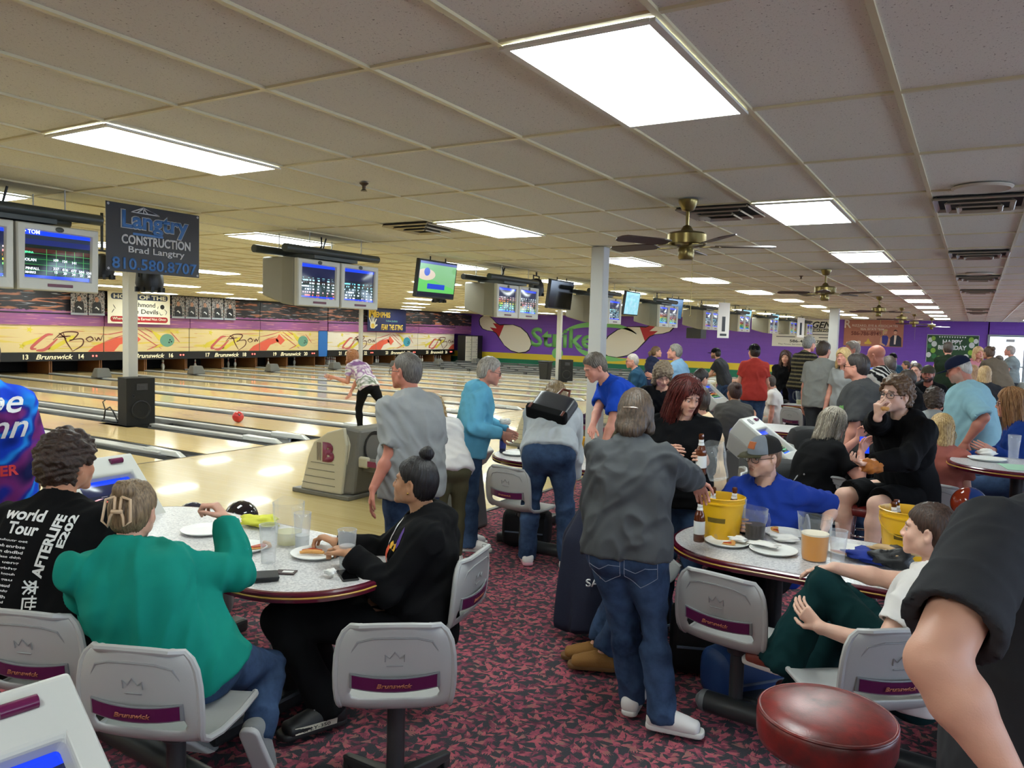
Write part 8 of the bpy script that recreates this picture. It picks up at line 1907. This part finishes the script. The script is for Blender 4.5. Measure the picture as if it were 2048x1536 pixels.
# 33 big man in pale blue
J = fit(1916, 738, 7.4, 172, lean=10, head=(8, -24), arms=((-30, 24, 70), (10, 10, 40)))
r33, p33, b33 = person('large person in a pale blue T-shirt and navy cap with a grey goatee', J, 'ruddy', (1.30, 1.5, 1.5, 0), dict(kind='tee', mat=LBL, hem=.12, drape=1, sleeve=.95, name='t_shirt', amp=.014), dict(kind='slacks', mat=cloth('cloth_blue_slacks', (96, 128, 160)), name='trousers'), dict(mat=BSH), 'buzz', ((150, 140, 130), (190, 180, 170)), h=.0105, headh=.005, beard=((176, 160, 148), .45), fat=1, arm_t=1.2); cap_on(r33, b33, J, NAVY)
# 34 woman in blue jacket at right edge
J = fit(2022, 806, 6.5, 178, seat=.74, S=1.0, lean=8, head=(0, -6), arms=((40, 4, 50), (40, 4, 50)))
reach(J, 'L', at(1985, 902, 6.2), pole=(.3, 0, -1)); J['locks'] = longp(2, .28); J['lock_n'] = 14; J['lock_r'] = .003
r34, p34, b34 = person('person with long red blond hair and glasses in a blue jacket at right', J, 'pink', (1.08, 1.1, 0, .6), dict(kind='long', mat=DKB, name='jacket'), JB(), dict(mat=BSH), 'long', ((120, 78, 46), (184, 136, 88)), h=.010, fem=True, glass=True, headh=.005)
# 35 girl with plait
J = fit(1883, 858, 6.25, 92, seat=.46, S=.94, lean=6, head=(6, -8))
J['locks'] = [[(0, -.07, .10), (.0, -.11, .02), (.01, -.10, -.06), (0, -.085, -.16), (.01, -.085, -.26)], [(-.06, -.04, .08), (-.07, -.09, -.0), (-.03, -.10, -.08), (.02, -.09, -.18)], [(.06, -.04, .08), (.07, -.09, -.0), (.03, -.10, -.08), (-.01, -.09, -.2)], [(-.06, 0, .05), (-.085, -.03, -.05), (-.06, -.07, -.14)], [(.06, 0, .05), (.085, -.03, -.05), (.06, -.07, -.14)]]; J['lock_n'] = 20; J['lock_j'] = .014; J['lock_r'] = .0038
person('person with a wavy blond plait and dusty pink top, back to us', J, 'fair', (.98, 1, 0, .3), dict(kind='tee', mat=PINKD, hem=.1, name='top'), JB(), dict(mat=WSH), 'bob', ((130, 96, 54), (208, 176, 118)), h=.0105, fem=True)
# 36 seated man in cap
J = fit(1527, 912, 4.75, 262, seat=.46, S=1.02, lean=4, head=(-26, -6), arms=((30, 6, 30), (34, 10, 20)))
reach(J, 'L', at(1650, 1055, 4.6), pole=(.8, .3, -.5)); reach(J, 'R', at(1460, 1040, 4.55), pole=(-.8, .3, -.5))
r36, p36, b36 = person('person seated in a blue T-shirt, grey trucker cap and glasses with earbud', J, 'pale', (1.02, 1.0, 0, 0), dict(kind='tee', mat=cloth('cloth_cobalt', (32, 58, 146), .06), hem=.1, drape=1, sleeve=.9, amp=.02, name='t_shirt'), dict(kind='slacks', mat=BLK, name='trousers'), dict(mat=BSH), 'buzz', ((96, 66, 44), (140, 104, 74)), h=.009, headh=.0042, glass=mat('spectacle_black', (20, 18, 18), .3), beard=((138, 98, 72), .42), hands={'L': dict(curl=.5), 'R': dict(curl=.5)})
cap_on(r36, b36, J, cloth('cap_grey', (120, 126, 134)), cloth('cap_mesh_dark', (40, 38, 36)), cloth('cap_brim_olive', (72, 68, 48)), patch=mat('patch_leather', (176, 96, 50), .6))
q = MB(); rr_, ff_, uu_ = head_frame(J); c = J['head']; q.tube([tuple(c+rr_*.088+ff_*.012+uu_*-.006-b36), tuple(c+rr_*.092+ff_*.022+uu_*-.036-b36)], .0045, 8); q.build('earbud', mat('earbud_white', (240, 240, 240), .2), r36, 'all')
# 37 girl in white T-shirt
J = fit(1858, 1062, 3.25, 152, seat=.46, S=.95, lean=-4, head=(22, 0), arms=((30, 6, 30), (30, 6, 60)), thigh_out=(6, 0), knee=(80, 90))
J['knL'] = at(1648, 1168, 3.40); J['anL'] = at(1568, 1310, 3.45); J['knR'] = at(1700, 1200, 3.65); J['anR'] = at(1610, 1380, 3.7); J['toeL'] = nz([-.9, .25, .05]); J['soleL'] = nz([.05, .1, -1])
reach(J, 'R', at(1668, 1135, 3.38), pole=(0, -.3, -1)); reach(J, 'L', at(1640, 1255, 3.2), pole=(.6, -.4, -.8))
r37, p37, b37 = person('person in a white T-shirt and dark green trousers hugging a raised knee', J, 'pale', (1.02, 1.0, 0, .5), dict(kind='tee', mat=WHT, hem=.08, sleeve=.62, name='t_shirt'), dict(kind='wide', mat=DGRN, name='trousers', cuff=.9, cutr=.16), dict(mat=mat('shoe_brick', (126, 54, 40), .5), lacem=mat('lace_black', (20, 20, 20), .6)), 'slick', ((44, 30, 24), (82, 60, 48)), h=.008, fem=True, headh=.0042, hands={'R': dict(dir=(-.8, .2, -.25), palm=(0, 0, -1), curl=.25), 'L': dict(dir=(-.8, .3, .5), palm=(.3, .8, 0), curl=.35, thumb=.2)})
# 38 foreground man at the right edge
J = fit(2175, 850, 1.75, 104, lean=3, S=None, head=(0, 0), arms=((0, 16, 30, 10), (0, 10, 10)))
J['shL'] = at(1985, 1075, 1.62); J['elL'] = at(1872, 1325, 1.40); J['wrL'] = at(2010, 1545, 1.34)
r38, p38, b38 = person('person in a dark grey T-shirt cut off by the right edge, nearest to us', J, 'fair', (1.25, 1.2, .6, 0), dict(kind='tee', mat=DGY, hem=.16, drape=1, sleeve=.74, name='t_shirt', amp=.008), dict(kind='slacks', mat=CHAR, name='trousers'), dict(mat=BSH), 'short', ((50, 40, 34), (80, 66, 56)), h=.009, arm_t=1.22)
# 39 person in slippers, hidden behind the woman in charcoal
J = fit(1262, 960, 4.55, 200, seat=.45, S=.92, lean=2, head=(0, -10), knee=(70, 76))
J['anL'] = np.array([*on_z(1205, 1330, .05)[:2], .11]); J['anR'] = np.array([*on_z(1190, 1312, .05)[:2], .11]); J['knL'] = J['anL']+np.array([.16, .02, .38]); J['knR'] = J['anR']+np.array([.14, .06, .38]); J['toeL'] = J['toeR'] = nz([-.85, -.35, 0])
person('person with cuffed jeans and tan slippers, hidden behind the woman in charcoal', J, 'fair', (.9, .9, 0, 0), dict(kind='long', mat=BLK, name='top'), JB(drop=-.04, cuff=1.1), dict(mat=mat('slipper_suede', (134, 94, 44), .9, bump=.3), sole=mat('slipper_sole', (104, 72, 36), .8), lace=False), 'short', h=.012)
# far groups
def far(u, v, d, face, lab, skin='fair', top=BLK, bottom=None, hair='short', hc=((50, 40, 34), (80, 66, 56)), seat=None, fem=False, build=(1, 1, 0, 0), kind='tee', cap=None, beard=None, S=None, col=None, h=.018, **k):
    J = fit(u, v, d, face, seat=seat, S=S if S else (1.0 if seat else None), **k); J['S'] = J['S']
    R_ = person(lab, J, skin, build, dict(kind=kind, mat=top, name='top', **({'col': col} if col else {})), bottom or dict(kind='slacks', mat=DGY, name='trousers'), dict(mat=BSH, lace=False), hair, hc, h=h, fem=fem, beard=beard)
    if cap: cap_on(R_[0], R_[2], J, cap)
    if seat and J['pelvis'][2] > .2: stool(J['pelvis'][0], J['pelvis'][1], 'stool under the '+' '.join(lab.split()[:11]), J['pelvis'][2]-.12, .17, .07, M_LEA)
far(1814, 758, 10.6, 200, 'person in black with receding hair seated behind the young eater', 'pink', BLK, seat=.46, lean=10, kind='long', head=(0, -20))
far(1856, 748, 11.2, 262, 'bearded person in a camouflage cap with arms folded on the table', 'ruddy', BLK, seat=.46, lean=14, cap=cloth('cap_camo', (70, 66, 52), .4), beard=((44, 26, 20), .95), arms=((45, 4, 60, 30), (45, 4, 60, 30)))
far(1832, 742, 12.4, 255, 'person in a grey plaid shirt beside the bearded person', 'fair', M_CLOTH, seat=.46, kind='long', col=stripes((56, 60, 66), (130, 136, 140), .08, 0), arms=((40, 4, 60), (40, 4, 60)))
far(1868, 800, 8.2, 95, 'person with dark curly hair in a grey top seated left of the big man', 'tan', GRY, hair='curly', hc=((44, 32, 26), (84, 64, 50)), seat=.46, lean=14, h=.014)
far(1896, 697, 16.5, 100, 'person in a dark green sleeveless top before the birthday backdrop', 'pink', cloth('cloth_forest', (28, 40, 26)), kind='sleeveless', arms=((10, 14, 40), (10, 14, 60)), build=(1.15, 1.1, .2, 0))
far(1957, 706, 17.0, 300, 'person with blond hair in pink near the doorway', 'pink', cloth('cloth_rose', (196, 130, 140)), hair='bob', hc=((170, 130, 80), (220, 190, 140)), fem=True, arms=((60, 10, 60), (60, 10, 60)), lean=14)
far(1977, 706, 16.2, 130, 'person in olive brown leaning, hair in a bun, near the doorway', 'tan', cloth('cloth_brown_olive', (92, 82, 70)), hair='bun', hc=((60, 44, 34), (100, 76, 58)), fem=True, lean=24, build=(1.15, 1.2, .4, 0), arms=((40, 10, 40), (40, 10, 40)))
far(2019, 702, 20.0, 170, 'person in grey standing in the bright doorway', 'pink', cloth('cloth_grey_green', (120, 130, 130)), hair='short', hc=((140, 130, 124), (180, 170, 160)), build=(1.1, 1.3, .5, 0))
far(1786, 717, 18.0, 290, 'person in a dark cap and grey blue shirt by the purple wall', 'tan', STL, cap=BLK, S=1.0, seat=.7)
far(1811, 731, 21.0, 200, 'person with dark hair bending at a far table', 'tan', WHT, seat=.46)
far(1828, 730, 22.5, 280, 'person with a white cap at a far table', 'pink', BLK, seat=.46, cap=WHT)
far(1997, 720, 21.5, 190, 'person in white seated beside the bright doorway', 'tan', WHT, seat=.46)
far(1969, 748, 12.6, 100, 'blond person seated beyond the big person in pale blue', 'pink', DGY, hair='bob', hc=((170, 130, 80), (220, 190, 140)), seat=.46, fem=True)
far(1946, 745, 13.6, 100, 'second blond head at the same far table', 'pink', PINKD, hair='bob', hc=((150, 110, 76), (200, 160, 120)), seat=.46, fem=True)
for l in FIT_LOG: print('FIT', l)
# navy jacket hung over the chair, an upright draped coat with folds
jc = at(1128, 1010, 4.62)
def coat(cx, cy, label):
    t = thing('draped_jacket', label, 'jacket', (cx, cy, 0), math.radians(20))
    q = MB(); rings = []; n = 40
    for k in range(16):
        z = .86-.80*k/15; s_ = .12+.10*min(1, k/4)+.04*k/15; ring = []
        for j in range(n):
            a = 2*PI*j/n; fl = 1+(.10*math.sin(a*7+k*.2)+.06*math.sin(a*11+1))*min(1, k/5); ring.append((s_*fl*math.cos(a)*1.0, s_*.62*fl*math.sin(a)-.02, z+(.03*math.sin(a*3) if k == 15 else 0)))
        rings.append(ring)
    q.loft(rings); q.build('coat_body', M_NVY, t, True, sub=1)
    q = MB(); q.tube([(.05, -.10, .84), (.08, -.19, .74), (.09, -.21, .55), (.10, -.20, .36)], [.05, .065, .06, .055], 14); q.build('sleeve', M_NVY, t, True, sub=1)
    q = MB(); q.tube([(-.10, -.04, .86), (0, -.08, .90), (.10, -.04, .87)], .03, 10); q.build('collar', M_NVY, t, True)
    lettering('SAN', MWT, (.0, -.262, .44), (.98, 0, .1), (-.05, -.12, 1), .13, .05, 'printed_letters', t, .02, th=.003)
    return t
coat(-1.90, 4.30, 'navy jacket with white letters draped over a chair back reaching the floor')
q = MB(); q.sphere((0, 0, 0), .108, 28, 18); m_ = NT('ball_blue_orange'); sx = m_.n('ShaderNodeSeparateXYZ'); m_.l(m_.coord(), sx.inputs[0]); m_.set(Base_Color=m_.mix(m_.ramp(m_.math('ADD', sx.outputs[0], m_.math('MULTIPLY', m_.noise(m_.coord(), 8, 3), .06)), [(.02, (0, 0, 0)), (.03, (1, 1, 1))]), srgb(140, 48, 24), srgb(24, 52, 110)), Roughness=.1)
tag(q.build('bowling_ball', m_.m, smooth='all', loc=(.02, 5.75, .86)), 'large blue and orange bowling ball on a stand at the right', 'bowling ball')
